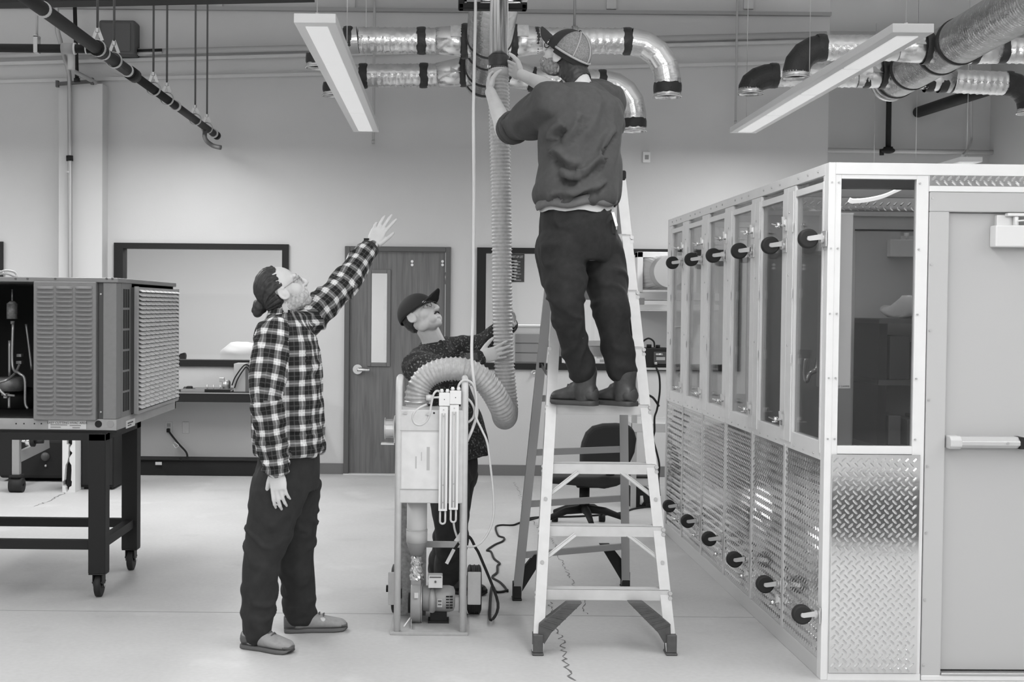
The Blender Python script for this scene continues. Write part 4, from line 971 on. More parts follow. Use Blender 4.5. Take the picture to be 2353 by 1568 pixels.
O('motor_plate', MB().box((x0m+.075, Yv-rm-.002, zm-.028), (x0m+.10, Yv-rm*.9, zm+.012)), M('plate_grey', .5, .4), mo)
O('motor_plate_print', MB().box((x0m+.079, Yv-rm-.003, zm-.002), (x0m+.096, Yv-rm-.0015, zm+.006)).box((x0m+.079, Yv-rm-.003, zm-.018), (x0m+.096, Yv-rm-.0015, zm-.012)), ink, mo)
O('motor_foot', MB().box((x0m+.03, Yv-.05, .014), (x1m-.03, Yv+.05, .024)).box((x0m+.04, Yv-.03, .02), (x1m-.04, Yv+.03, zm-rm+.01)), black, mo)
ja, jb = W(984, 1352, 6.38), W(1017, 1324, 6.38)
O('junction_box', MB().box((ja.x, 6.38, ja.z), (jb.x, 6.45, jb.z)), M('box_white', .66, .45), mo, .003)
O('box_knob', MB().cyl(((ja.x+jb.x)/2, 6.37, (ja.z+jb.z)/2+.002), ((ja.x+jb.x)/2, 6.38, (ja.z+jb.z)/2+.002), .005, 10).box((ja.x+.006, 6.378, jb.z-.010), (jb.x-.006, 6.381, jb.z-.004)), darkgrey, mo)
O('cross_bar', MB().box((W(978, 1250, YB2-.05).x, YB2-.06, W(978, 1258, YB2-.05).z), (cx_(1066), YB2-.03, W(978, 1245, YB2-.05).z)), cartd, ct, .002)
O('loose_blade', MB().add([W(921, 1448, 6.34), W(942, 1418, 6.40), W(944, 1420, 6.40), W(930, 1440, 6.35)], [(0, 1, 2, 3)]), M('pvc_white', .74, .3), ct)
O('support_leaf', MB().bar(W(945, 1420, 6.5), W(945, 1449, 6.3), .004, .05), cartd, ct)
O('cable_end', MB().bar(W(1056, 1246, 6.36), W(1043, 1265, 6.34), .010, .010), black, ct)
O('cable_sleeve', MB().bar(W(1043, 1263, 6.34), W(1026, 1296, 6.32), .012, .012), offwhite, ct)
O('tape_flag', MB().add([W(1043, 1243, 6.3), W(1058, 1222, 6.3), W(1057, 1244, 6.3), W(1050, 1245, 6.3)], [(0, 1, 2, 3)]), offwhite, ct)
# wheels with fenders
for a, b, f0, f1, yy in ((893, 922, 1315, 1395, 6.62), (1074, 1107, 1313, 1393, 6.62)):
    xa_, xb_ = W(a, 1350, yy).x, W(b, 1350, yy).x; left = a < 950; r = .125; yc = 6.70
    x_in = xa_ if not left else xb_-.02; w0_, w1_ = (xa_+.012, xb_+.01) if left else (xa_-.0, xb_)
    P = []
    wh = O('wheel', MB().tube([(w0_, yc, r+.001), (w0_+.006, yc, r+.001), (w1_-.006, yc, r+.001), (w1_, yc, r+.001)], [r-.02, r-.002, r-.002, r-.02], 36), rubber, ct)
    mb = MB()
    for k in range(3): xx = w0_+.014+(w1_-w0_-.028)*k/2; mb.ring((xx-.003, yc, r+.001), (xx+.003, yc, r+.001), r+.001, r-.005, 36)
    O('tyre_rib', mb, rubber, wh)
    z0_, z1_ = W(1000, f1, yc-r).z, W(1000, f0, yc-r).z
    O('mud_guard', MB().box((xa_, yc-r-.016, z0_+.01), (xb_-(.006 if not left else 0), yc-r-.006, z1_)), M('guard_paint', .50, .4, 0, 14, .1), ct, .0045, seg=3)
    xo = xa_-.012 if left else xb_+.012
    O('axle', MB().cyl((xo, yc, r), ((w0_+w1_)/2, yc, r), .011, 12).cyl((xo-.004, yc-.0, r), (xo+.006, yc, r), .019, 6, smooth=False), black, ct)
O('axle_bar', MB().cyl((cx_(900, 6.7), 6.70, .125), (cx_(1090, 6.7), 6.70, .125), .009, 10), black, ct)
# wire reel on its bracket
YR = YC+.06; xr0, xr1 = W(884, 980, YR).x, W(906, 980, YR).x; zr2 = W(890, 985, YR).z; rr = .053
O('reel_bracket', MB().box((W(876, 1018, YR).x, YR-.03, W(890, 1021, YR).z), (xr1+.004, YR+.03, W(890, 1018, YR).z)).box((xr1, YR-.03, W(890, 1020, YR).z), (xr1+.004, YR+.03, W(890, 956, YR).z)), offwhite, ct)
O('wire_reel', MB().tube([(xr0, YR, zr2), (xr0+.004, YR, zr2), (xr0+.005, YR, zr2), (xr1-.005, YR, zr2), (xr1-.004, YR, zr2), (xr1, YR, zr2)], [rr, rr, rr*.86, rr*.86, rr, rr], 32, smooth=False), M('reel_metal', .55, .3, .8), ct)
# clear tubes
tm = M('clear_tube', .55, .12, 0, spec=.8); wt = M('white_tube', .60, .35)
def tube(name, pts, r, m): O(name, MB().tube(smooth_path([W(*p) for p in pts], 6), r, 8), m, ct)
tube('gauge_hose', [(1010, 900, 6.27), (1003, 899, 6.27), (996, 908, 6.26), (991, 930, 6.26), (988, 950, 6.25), (980, 968, 6.25), (966, 977, 6.25), (953, 973, 6.25), (948, 960, 6.25), (952, 948, 6.25), (965, 937, 6.26), (980, 930, 6.28)], .0055, wt)
tube('gauge_hose', [(1052, 896, 6.27), (1055, 884, 6.27), (1064, 875, 6.27), (1078, 876, 6.27), (1090, 890, 6.28), (1095, 920, 6.28), (1093, 950, 6.28), (1096, 965, 6.28), (1108, 990, 6.28), (1120, 1020, 6.28), (1128, 1080, 6.29), (1134, 1140, 6.3), (1134, 1185, 6.3), (1124, 1220, 6.3), (1105, 1248, 6.3), (1085, 1257, 6.31), (1070, 1256, 6.32)], .0055, wt)
tube('gauge_hose', [(1070, 913, 6.31), (1082, 924, 6.3), (1090, 942, 6.3), (1088, 958, 6.3), (1080, 968, 6.3), (1070, 973, 6.31)], .006, wt)
tube('gauge_hose', [(1042, 1201, 6.27), (1045, 1218, 6.29), (1051, 1236, 6.31), (1058, 1250, 6.33)], .0055, wt)

# ---- black cords on the floor
t = thing('extension_cable', 'black power cord zigzagging over the floor between cart and ladder', 'cord', G(1165, 1360))
pts = [W(1066, 1232, 6.40), W(1080, 1236, 6.42), W(1092, 1258, 6.44), W(1105, 1283, 6.46), (G(1124, 1305).x, 6.5, .10), (W(1127, 1340, 6.45).x, 6.45, .03)]+[G(*p)+Vector((0, 0, .006)) for p in ((1130, 1352), (1140, 1363), (1155, 1363), (1166, 1359))]
O('cord', MB().tube(smooth_path(pts, 6), .0075, 8), black, t)
pts = [G(*p)+Vector((0, 0, .005)) for p in ((1166, 1362), (1160, 1352), (1148, 1340), (1131, 1329), (1142, 1318), (1143, 1303), (1148, 1297), (1135, 1286), (1128, 1270), (1119, 1267), (1137, 1254), (1155, 1246), (1158, 1238), (1145, 1233), (1139, 1214), (1150, 1209), (1178, 1209), (1195, 1203), (1235, 1192))]
O('cord', MB().tube(smooth_path(pts, 4), .007, 8), black, t)
pts = [G(*p)+Vector((0, 0, .006)) for p in ((1200, 1196), (1240, 1191), (1330, 1189), (1420, 1182), (1455, 1172), (1490, 1167))]
t = thing('floor_cable', 'black cord lying on the floor behind the ladder under the office chair', 'cord', pts[0]); O('cord', MB().tube(smooth_path(pts, 5), .008, 8), black, t); O('plug', MB().box(pts[-1]-Vector((.03, .02, .004)), pts[-1]+Vector((.03, .02, .03))), black, t, .006)

# ---- office chair
gc = G(1342, 1212); Yo = gc.y
ch = thing('office_chair', 'black office chair standing behind the stepladder', 'chair', (gc.x, Yo, 0))
fab = M('chair_fabric', .022, .8)
def cw(px_, py, Y=Yo): return W(px_, py, Y)
P = [(1324, 1065), (1324, 1030), (1328, 1008), (1337, 986), (1352, 972), (1375, 966), (1405, 965), (1430, 967), (1444, 978), (1450, 1000), (1446, 1030), (1436, 1052), (1430, 1066)]
O('backrest', MB().prism([(cw(*p).x, cw(*p).z) for p in P], Yo-.30, Yo-.22, 'y', False), fab, ch, .03, seg=3)
O('back_bracket', MB().bar(cw(1405, 1060, Yo-.2), cw(1400, 1112, Yo-.05), .06, .02), black, ch)
P = [(1256, 1087), (1425, 1087), (1424, 1100), (1408, 1108), (1380, 1114), (1330, 1108), (1258, 1102)]
O('seat', MB().prism([(cw(*p).x, cw(*p).z) for p in P], Yo-.24, Yo+.24, 'y'), fab, ch, .03, seg=3)
O('mechanism', MB().box(cw(1325, 1122, Yo-.08), cw(1395, 1104, Yo+.08)), black, ch, .01)
O('lever', MB().tube(smooth_path([cw(1385, 1118, Yo-.1), cw(1398, 1118, Yo-.1), cw(1408, 1112, Yo-.1), cw(1402, 1104, Yo-.1)], 5), .008, 8), black, ch)
O('gas_post', MB().cyl((gc.x, Yo, .12), (gc.x, Yo, cw(1340, 1118).z), .037, 18), black, ch)
for k in range(5):
    a = radians(-90+72*k+4); e = Vector((gc.x+.30*cos(a), Yo+.30*sin(a), .075))
    O('base_leg', MB().tube([(gc.x, Yo, .135), Vector((gc.x, Yo, .125)).lerp(e+Vector((0, 0, .05)), .5), e], [.034, .026, .018], 10), black, ch)
    c = O('caster', MB().cyl(e+Vector((0, 0, .01)), e-Vector((0, 0, .03)), .012, 8), black, ch); O('wheel', MB().cyl((e.x-.022, e.y, .029), (e.x+.022, e.y, .029), .029, 16), rubber, c)

# ---- aluminium test rig behind the ladder with the flow hood
YT = 10.3
def rg(px_, py, Y=YT): return W(px_, py, Y)
rig = thing('test_rig', 'pale aluminium profile rig standing behind the ladder beside the chamber', 'stand', (rg(1490, 1000).x, YT, 0))
rp_ = M('rig_profile', .62, .45, .2); zfl = 0
xL, xR = rg(1457, 1000).x, rg(1640, 1000).x
for x in (xL, xR):
    for y in (YT, YT+.6): O('post', MB().box((x-.02, y-.02, 0), (x+.02, y+.02, rg(1460, 700).z)), M('rig_post', .45, .5, .2), rig, .003)
for py0, py1, nm in ((700, 713, 'upper_rail'), (674, 690, 'top_rail'), (973, 993, 'lower_shelf'), (845, 850, 'middle_shelf')):
    O(nm, MB().box((xL-.02, YT-.03, rg(1490, py1).z), (xR+.02, YT+.6, rg(1490, py0).z)), rp_, rig, .002)
O('control_box', MB().box(rg(1464, 700, YT-.035), rg(1481, 685, YT-.03)), greypaint, rig, .003)
O('back_panel', MB().box((xL+.06, YT+.55, rg(1490, 845).z), (xR, YT+.56, rg(1490, 715).z)), officem, rig)
O('dark_column', MB().box((rg(1470, 700).x-.015, YT+.57, rg(1490, 842).z), (rg(1474, 700).x+.012, YT+.6, rg(1490, 712).z)), black, rig)
# flow hood on top
hd = thing('flow_hood', 'white square frame with a ribbed round duct cone, on top of the rig', 'hood', (rg(1500, 670).x, YT, rg(1500, 672).z))
xa_, xb_ = rg(1464, 620, YT-.02).x, rg(1600, 620, YT-.02).x; za_, zb__ = rg(1500, 673, YT-.02).z, rg(1500, 579, YT-.02).z
O('frame', MB().box((xa_, YT-.03, za_), (xa_+.045, YT+.10, zb__)).box((xb_-.045, YT-.03, za_), (xb_, YT+.10, zb__)).box((xa_, YT-.03, zb__-.045), (xb_, YT+.10, zb__)).box((xa_, YT-.03, za_), (xb_, YT+.10, za_+.008)), gm, hd, .003)
cm_, rz_ = Vector(((xa_+xb_)/2-.02, YT-.02, (za_+zb__)/2)), .125
ring1 = [Vector((cm_.x+rz_*cos(2*pi*k/32), YT-.10, cm_.z+rz_*sin(2*pi*k/32))) for k in range(32)]
def sq(k):
    c, s = cos(2*pi*k/32), sin(2*pi*k/32); m = max(abs(c), abs(s)); return Vector((cm_.x+(xb_-xa_)*.44*c/m, YT+.06, cm_.z+(zb__-za_)*.43*s/m))
O('cone', MB().grid([[sq(k) for k in range(32)], ring1], False, True), M('hood_plastic', .42, .3), hd)
O('ribbed_duct', flex([Vector((cm_.x, YT-.09, cm_.z)), Vector((cm_.x+.01, YT-.22, cm_.z))], rz_*.98, .028, .006, 28), M('hood_duct', .5, .3), hd)
# black power supply on the middle shelf
za_ = rg(1490, 845, YT).z
ps = thing('power_supply', 'small black instrument with switches and a looped cable on the rig shelf', 'instrument', (rg(1500, 840).x, YT-.05, za_))
a, b = rg(1479, 800, YT-.02), rg(1540, 800, YT-.02)
O('body', MB().box((a.x, YT-.02, za_+.001), (b.x, YT+.22, rg(1490, 800).z)), black, ps, .006)
O('top_knobs', MB().cyl((a.x+.05, YT+.03, rg(1490, 800).z), (a.x+.05, YT+.03, rg(1490, 792).z), .02, 12).cyl((a.x+.12, YT+.03, rg(1490, 800).z), (a.x+.12, YT+.03, rg(1490, 793).z), .018, 12), black, ps)
O('panel', MB().box((a.x+.08, YT-.024, za_+.03), (b.x-.02, YT-.02, za_+.125)), darkgrey, ps, .002)
O('connector', MB().cyl((a.x+.095, YT-.03, za_+.105), (a.x+.15, YT-.03, za_+.105), .009, 10), zinc, ps); O('connector', MB().cyl((a.x+.085, YT-.035, za_+.035), (a.x+.105, YT-.035, za_+.035), .011, 10), zinc, ps)
O('panel_label', MB().box((a.x+.10, YT-.026, za_+.06), (b.x-.04, YT-.024, za_+.085)), M('plate_grey', .5, .4), ps)
O('cable', MB().tube(smooth_path([rg(1473, 800, YT), rg(1477, 786, YT), rg(1490, 778, YT), rg(1502, 785, YT), rg(1504, 798, YT)], 5), .007, 8), black, ps)
t = thing('dangling_cable', 'black cord dangling from the rig shelf down beside the chamber', 'cord', rg(1512, 850, YT-.06))
O('cord', MB().tube(smooth_path([rg(1508, 845, YT-.05), rg(1515, 866, YT-.06), rg(1516, 900, YT-.06), rg(1510, 940, YT-.06), rg(1504, 960, YT-.07), rg(1504, 990, YT-.07), rg(1501, 1010, YT-.07), rg(1509, 1040, YT-.07), rg(1515, 1070, YT-.07), rg(1513, 1105, YT-.07), rg(1516, 1140, YT-.07)], 5), .008, 8), black, t)
O('branch_cord', MB().tube(smooth_path([rg(1489, 908, YT-.08), rg(1500, 914, YT-.08), rg(1508, 924, YT-.08), rg(1514, 934, YT-.07)], 5), .009, 8), black, t)
# items on the floor under the rig
p = rg(1468, 1140, 10.1); fz = G(1470, 1166)
t = thing('foot_pedal', 'black wedge-shaped foot pedal box on the floor under the rig', 'pedal', fz)
O('body', MB().prism([(G(1442, 1160).x, .0), (G(1497, 1166).x, 0), (G(1497, 1166).x, .13), (G(1440, 1160).x, .16)], fz.y-.02, fz.y+.25, 'y'), black, t, .006)
O('glove_lever', MB().tube([W(1474, 1140, fz.y-.03), W(1475, 1152, fz.y-.03), W(1472, 1160, fz.y-.03)], [.012, .016, .008], 10), offwhite, t)
q = W(1446, 1138, fz.y+.05), W(1492, 1098, fz.y+.05)
t = thing('white_storage_bin', 'white plastic bin on the black pedal box under the rig', 'bin', ((q[0].x+q[1].x)/2, fz.y+.1, .162))
O('bin', MB().box((q[0].x, fz.y+.02, .162), (q[1].x, fz.y+.22, q[1].z)), offwhite, t, .008); O('lid', MB().box((q[0].x-.01, fz.y+.01, q[1].z), (q[1].x+.01, fz.y+.23, q[1].z+.014)), black, t, .004)
# seen through the right window
Yd = 13.2
t = thing('drawer_cabinet', 'white cabinet with grey drawers behind the right window', 'cabinet', (W(1210, 800, Yd).x, Yd, 0))
xa_, xb_ = W(1174, 800, Yd).x, W(1262, 800, Yd).x; z1_ = W(1200, 752, Yd).z; zbm = W(1200, 850, Yd).z
O('carcass', MB().box((xa_, Yd, 0), (xb_, Yd+.45, z1_)).box((xa_-.02, Yd-.03, z1_), (xb_+.02, Yd+.47, z1_+.02)), gm, t, .004)
for k in range(3):
    za_, zb__ = W(1200, 832-k*22, Yd).z, W(1200, 812-k*22, Yd).z
    dw = O('drawer', MB().box((W(1184, 800, Yd).x, Yd-.02, za_), (xb_-.05, Yd, zb__)), M('drawer_grey', .33, .5), t, .003)
    O('drawer_gap', MB().box((W(1184, 800, Yd).x, Yd-.021, za_-.008), (xb_-.05, Yd-.0, za_)), darkgrey, dw)
pf = 16.39; x0_, x1_ = W(1160, 600, pf).x, W(1205, 600, pf).x; z0_, z1_ = W(1190, 648, pf).z, W(1190, 583, pf).z
t = thing('black_poster', 'black poster with white lettering hanging on the office wall behind the hose', 'poster', ((x0_+x1_)/2, pf, z0_))
O('sheet', MB().box((x0_, pf-.006, z0_), (x1_, pf+.008, z1_)), black, t)
mb = MB(); rnd = random.Random(11); hh = z1_-z0_
text('heading', 'START-UP LIST', .042, (x1_-.015, pf-.007, z1_-.055), FRONT, offwhite, t, 'RIGHT', .62)
for k in range(7):
    zz = z1_-.085-k*.038; mb.box((x0_+.04, pf-.008, zz-.014), (x0_+.12+rnd.uniform(.02, .05), pf-.006, zz)); mb.box((x0_+.12, pf-.008, zz-.022), (x0_+.17+rnd.uniform(0, .045), pf-.006, zz-.017))
O('poster_lines', mb, offwhite, t)['kind'] = 'stuff'
t = thing('small_dark_monitor', 'small dark box and pale cards on the right window sill, seen between the man\'s legs', 'box', W(1340, 836, YW-.1)); z_ = w2[2]+.062
O('body', MB().box((W(1277, 820, YW+.02).x, YW+.005, z_), (W(1291, 820, YW+.02).x, YW+.045, z_+.10)), black, t, .004); O('stand', MB().box((W(1277, 820, YW+.02).x-.02, YW+.0, z_-.001), (W(1291, 820, YW+.02).x+.02, YW+.048, z_+.003)), black, t)
t = thing('printed_card_box', 'small pale printed box standing on the right window sill', 'box', (W(1380, 836, YW).x, YW+.02, z_))
a, b = W(1366, 820, YW).x, W(1394, 820, YW).x
O('box', MB().box((a, YW+.005, z_), (b, YW+.045, z_+.11)), offwhite, t, .003); O('print', MB().box((a+.02, YW+.0035, z_+.05), (b-.04, YW+.005, z_+.09)).box((a+.05, YW+.0035, z_+.015), (b-.015, YW+.005, z_+.04)), greypaint, t)
p = W(1227, 858, YW)
t = thing('round_wall_knob', 'small round chrome knob on the wall under the right window', 'knob', p)
O('rosette', MB().cyl((p.x, YW-.006, p.z), (p.x, YW, p.z), .032, 20), chrome, t); O('stem', MB().cyl((p.x, YW-.04, p.z), (p.x, YW-.006, p.z), .012, 12).sphere((p.x, YW-.045, p.z), .018, 14, 8), chrome, t)
# ================================================================== GLAZED TEST CHAMBER (right)
P0 = G(1885, 1563); ROT = .018
H = W(1898, 373, P0.y).z; BAY = .61; NB = 6; DEP = BAY*NB; WID = 1.75
cham = thing('test_chamber', 'large white framed test chamber with glass panes, diamond plate panels and casters', 'chamber', P0, ROT)
inv = wmat(cham).inverted()
def L(px_, py, Y=None):   # a frame pixel on the chamber's front plane -> chamber coordinates
    return inv @ W(px_, py, Y or P0.y)
frm = M('chamber_frame', .76, .4, .1, 10, .03); plate = M('diamond_plate', .76, .10, .92, bump_s=7, bump_d=.0007); trim = M('chamber_trim', .64, .42, .3)
doorm = M('chamber_door', .46, .5); jam = M('chamber_jamb', .48, .5)
def CO(name, mb, mat, parent=None, bevel=0): return O(name, mb, mat, parent or cham, bevel, local=True)
zG0 = L(1885, 1034).z; zgl0, zgl1 = zG0+.03, H-.105
def lug(mb, c, a, u, v, n, ln=.031, w=.0105, h=.0030):
    """one raised lozenge of the tread pattern at c, turned by a in the u,v plane"""
    d = u*cos(a)+v*sin(a); e = -u*sin(a)+v*cos(a)
    vs = [c-d*ln/2, c-d*ln*.28+e*w/2, c+d*ln*.28+e*w/2, c+d*ln/2, c+d*ln*.28-e*w/2, c-d*ln*.28-e*w/2, c-d*ln*.26+n*h, c+d*ln*.26+n*h]
    mb.add(vs, [(0, 1, 6), (1, 2, 7, 6), (2, 3, 7), (3, 4, 7), (4, 5, 6, 7), (5, 0, 6)])
def tread(parent, o, u, v, lu, lv, n, pu=.034, pv=.0200):
    mb = MB(); j = 0; y = pv*.6
    while y < lv-pv*.4:
        x = pu*(.45 if j % 2 else .95)
        while x < lu-pu*.3:
            lug(mb, o+u*x+v*y, radians(45 if j % 2 else -45), u, v, n); x += pu
        y += pv; j += 1
    t = O('tread_pattern', mb, plate, parent, local=True, recalc=False); t['kind'] = 'stuff'; return t
X, Y, Z = Vector((1, 0, 0)), Vector((0, 1, 0)), Vector((0, 0, 1))
# --- frame members
xw0, xw1 = L(1930, 700).x, L(2104, 700).x; xpw = L(2132, 700).x
CO('corner_post', MB().box((0, 0, 0), (.030, .055, H)), frm, None, .002)
CO('corner_post', MB().box((0, DEP-.05, 0), (.05, DEP, H)), frm, None, .002)
CO('corner_post', MB().box((WID-.05, 0, 0), (WID, .05, H)), frm, None, .002)
CO('corner_post', MB().box((WID-.05, DEP-.05, 0), (WID, DEP, H)), frm, None, .002)
CO('top_rail', MB().box((.030, 0, H-.05), (WID-.05, .05, H)), frm, None, .002)
CO('top_rail', MB().box((0, .055, H-.05), (.045, DEP-.05, H)), frm, None, .002)
CO('top_rail', MB().box((WID-.045, .05, H-.05), (WID, DEP-.05, H)), frm)
CO('top_rail', MB().box((.05, DEP-.045, H-.05), (WID-.05, DEP, H)), frm)
CO('bottom_rail', MB().box((.030, 0, 0), (xpw, .05, .028)), frm)
CO('bottom_rail', MB().box((0, .055, 0), (.045, DEP-.05, .075)), trim, None, .003)
CO('bottom_rail', MB().box((.05, DEP-.045, 0), (WID-.05, DEP, .075)), trim)
CO('bottom_rail', MB().box((WID-.045, .05, 0), (WID, DEP-.05, .075)), trim)
CO('chamber_floor', MB().box((.045, .05, .004), (WID-.045, DEP-.045, .03)), M('chamber_floor', .20, .5), None)
# --- front: window over a diamond-plate panel
zf0, zf1 = L(2010, 1026).z, L(2010, 411).z
CO('window_stile', MB().box((.030, .004, .028), (xw0, .034, H-.05)), frm, None, .0015)
CO('window_stile', MB().box((xw1, .004, .028), (xpw, .034, H-.05)), frm, None, .0015)
CO('window_rail', MB().box((xw0, .004, zf1), (xw1, .034, H-.05)), frm, None, .0015)
CO('window_rail', MB().box((xw0, .004, zf0-.035), (xw1, .034, zf0)), frm, None, .0015)
CO('front_pane', MB().box((xw0-.005, .018, zf0-.005), (xw1+.005, .023, zf1+.005)), glass('front_pane_glass', .045, .93))
xd0, xd1 = L(1908, 1300).x, L(2111, 1300).x
pl = CO('diamond_panel', MB().box((xd0, -.004, .030), (xd1, .004, zf0-.036)), plate, None, .001)
tread(pl, Vector((xd0, -.004, .032)), X, Z, xd1-xd0, zf0-.04-.034, -Y)
mb = MB()
for x_ in (.014, xw0-.012, xw1+.012): 
    for py in (420, 572, 722, 870, 1010): mb.cyl((x_, -.003, L(2000, py).z), (x_, .006, L(2000, py).z), .004, 8)
CO('frame_screws', mb, zinc)['kind'] = 'stuff'
# --- front: door with closer and push bar
xj0, xj1, xl_ = L(2134, 700).x, L(2180, 700).x, L(2180, 700).x
zh0 = L(2250, 487).z; xe = xj1+.93
hp_ = CO('header_panel', MB().box((xpw, .002, L(2250, 428).z), (WID-.05, .02, H-.05)), plate, None, .001)
tread(hp_, Vector((xpw+.005, .002, L(2250, 427).z)), X, Z, WID-.06-xpw, .047, -Y)
CO('header_strip', MB().box((xpw, -.003, L(2250, 441).z), (WID-.05, .02, L(2250, 428).z)), frm, None, .002)
zdb = .035
CO('door_jamb', MB().box((xj0, .0, .02), (xj1, .06, zh0)), jam, None, .004)
CO('door_jamb', MB().box((xe, .0, .02), (WID-.05, .06, zh0)), jam, None, .004)
CO('door_jamb', MB().box((xj0, .0, zh0), (WID-.05, .06, L(2250, 441).z)), jam, None, .004)
CO('door_threshold', MB().box((xj0, -.004, 0), (WID-.05, .08, .022)), frm, None, .003)
CO('sill_plate', MB().box((xj1, -.008, .022), (xe, .07, .034)), zinc, None, .003)
dl = CO('door', MB().box((xj1+.003, .028, zdb+.004), (xe-.003, .072, zh0-.004)), doorm, None, .002)
z0, z1 = L(2300, 568).z, L(2300, 518).z; xc0 = L(2283, 540).x
CO('door_closer', MB().box((xc0, -.035, z0), (xc0+.27, .027, z1)), M('closer_white', .70, .4), dl, .006)
CO('closer_bracket', MB().box((L(2312, 500).x, -.03, L(2300, 497).z), (xc0+.25, .0, L(2300, 490).z)).box((L(2294, 500).x, .0, z1), (L(2332, 500).x, .028, zh0-.012)).cyl((L(2335, 500).x, -.012, z1), (L(2335, 500).x, -.012, L(2300, 497).z), .012, 14), alu, dl, .002)
CO('closer_arm', MB().bar((L(2335, 505).x, -.018, L(2300, 508).z), (xc0+.24, -.03, L(2300, 500).z), .018, .006, (0, 0, 1)), alu, dl)
zb0_, zb1_ = L(2260, 1032).z, L(2260, 1004).z; xb0 = L(2177, 1018).x
pbm = M('push_bar', .66, .32, .6)
CO('push_bar', MB().prism([(.028, zb0_+.004), (-.018, zb0_+.004), (-.042, zb0_+.018), (-.042, zb1_-.018), (-.018, zb1_), (.028, zb1_)], L(2200, 1018).x, L(2339, 1018).x, 'x'), pbm, dl, .002)
CO('bar_end_cap', MB().prism([(.028, zb0_), (-.03, zb0_), (-.046, zb0_+.012), (-.046, zb1_-.012), (-.03, zb1_+.003), (.028, zb1_+.003)], xb0, L(2204, 1018).x, 'x'), M('bar_cap', .56, .4), dl, .004)
CO('bar_gap', MB().box((L(2339, 1018).x, -.038, zb0_+.002), (L(2349, 1018).x, .028, zb1_)), black, dl)
CO('push_bar', MB().prism([(.028, zb0_+.004), (-.018, zb0_+.004), (-.042, zb0_+.018), (-.042, zb1_-.018), (-.018, zb1_), (.028, zb1_)], L(2349, 1018).x, xe-.05, 'x'), pbm, dl, .002)
CO('bar_lock', MB().cyl((L(2309, 1018).x, -.046, L(2309, 1018).z), (L(2309, 1018).x, -.04, L(2309, 1018).z), .006, 12), zinc, dl)
mb = MB()
for py in (455, 608, 760, 920, 1072, 1226, 1380, 1530): mb.cyl((xj0+.010, -.004, L(2140, py).z), (xj0+.010, .002, L(2140, py).z), .005, 8)
CO('jamb_screws', mb, zinc)['kind'] = 'stuff'
# --- left side: six bays of framed panes over diamond plate
zp1 = zG0-.03
acr = ACRYL
caster0 = latch0 = None
forkm = M('fork_zinc', .66, .3, .7)
def make_caster():
    """an industrial caster bolted to a post: wheel turned edge-on to the glass, its fork reaching back to the post"""
    r = .0415
    c = CO('caster', MB().box((-.006, -.034, -.034), (0, .034, .034)).cyl((-.006, 0, 0), (-.022, 0, 0), .020, 14), forkm, None, .0015)
    w_ = CO('wheel', MB().tube([(-.072, -.017, 0), (-.072, -.014, 0), (-.072, .014, 0), (-.072, .017, 0)], [r-.008, r, r, r-.008], 32), rubber, c)
    CO('hub', MB().cyl((-.072, -.020, 0), (-.072, .020, 0), .010, 12), zinc, c)
    f = MB()
    for s in (-1, 1):
        f.prism([(-.016, .020), (-.080, .009), (-.082, -.004), (-.070, -.010), (-.016, -.004)], s*.023-.0015, s*.023+.0015, 'y')
    f.box((-.024, -.0245, -.006), (-.016, .0245, .022)); CO('fork', f, forkm, c)
    return c
def make_latch():
    l = CO('latch', MB().cyl((0, 0, 0), (-.034, 0, 0), .0045, 8).box((-.006, -.014, -.020), (0, .014, .020)), chrome)
    w_ = MB().cyl((-.020, 0, 0), (-.034, 0, 0), .010, 10)
    for s in (-1, 1): w_.bar((-.028, 0, 0), (-.040, s*.026, s*.006), .012, .004, (0, 0, 1))
    w_.bar((-.010, 0, .0), (-.012, 0, .03), .010, .006, (0, 1, 0))
    CO('wing_nut', w_, chrome, l); return l
z_hi = L(1866, 548).z; z_lo = L(1860, 1416).z
shared = {}
def bay_part(name, mb, mat, y, parent=None):
    if name not in shared:
        o = CO(name, mb, mat, parent); o.location = (0, y, 0); shared[name] = o
    else: o = copy(shared[name], parent or cham, (0, y, 0))
    return o
sc = MB()
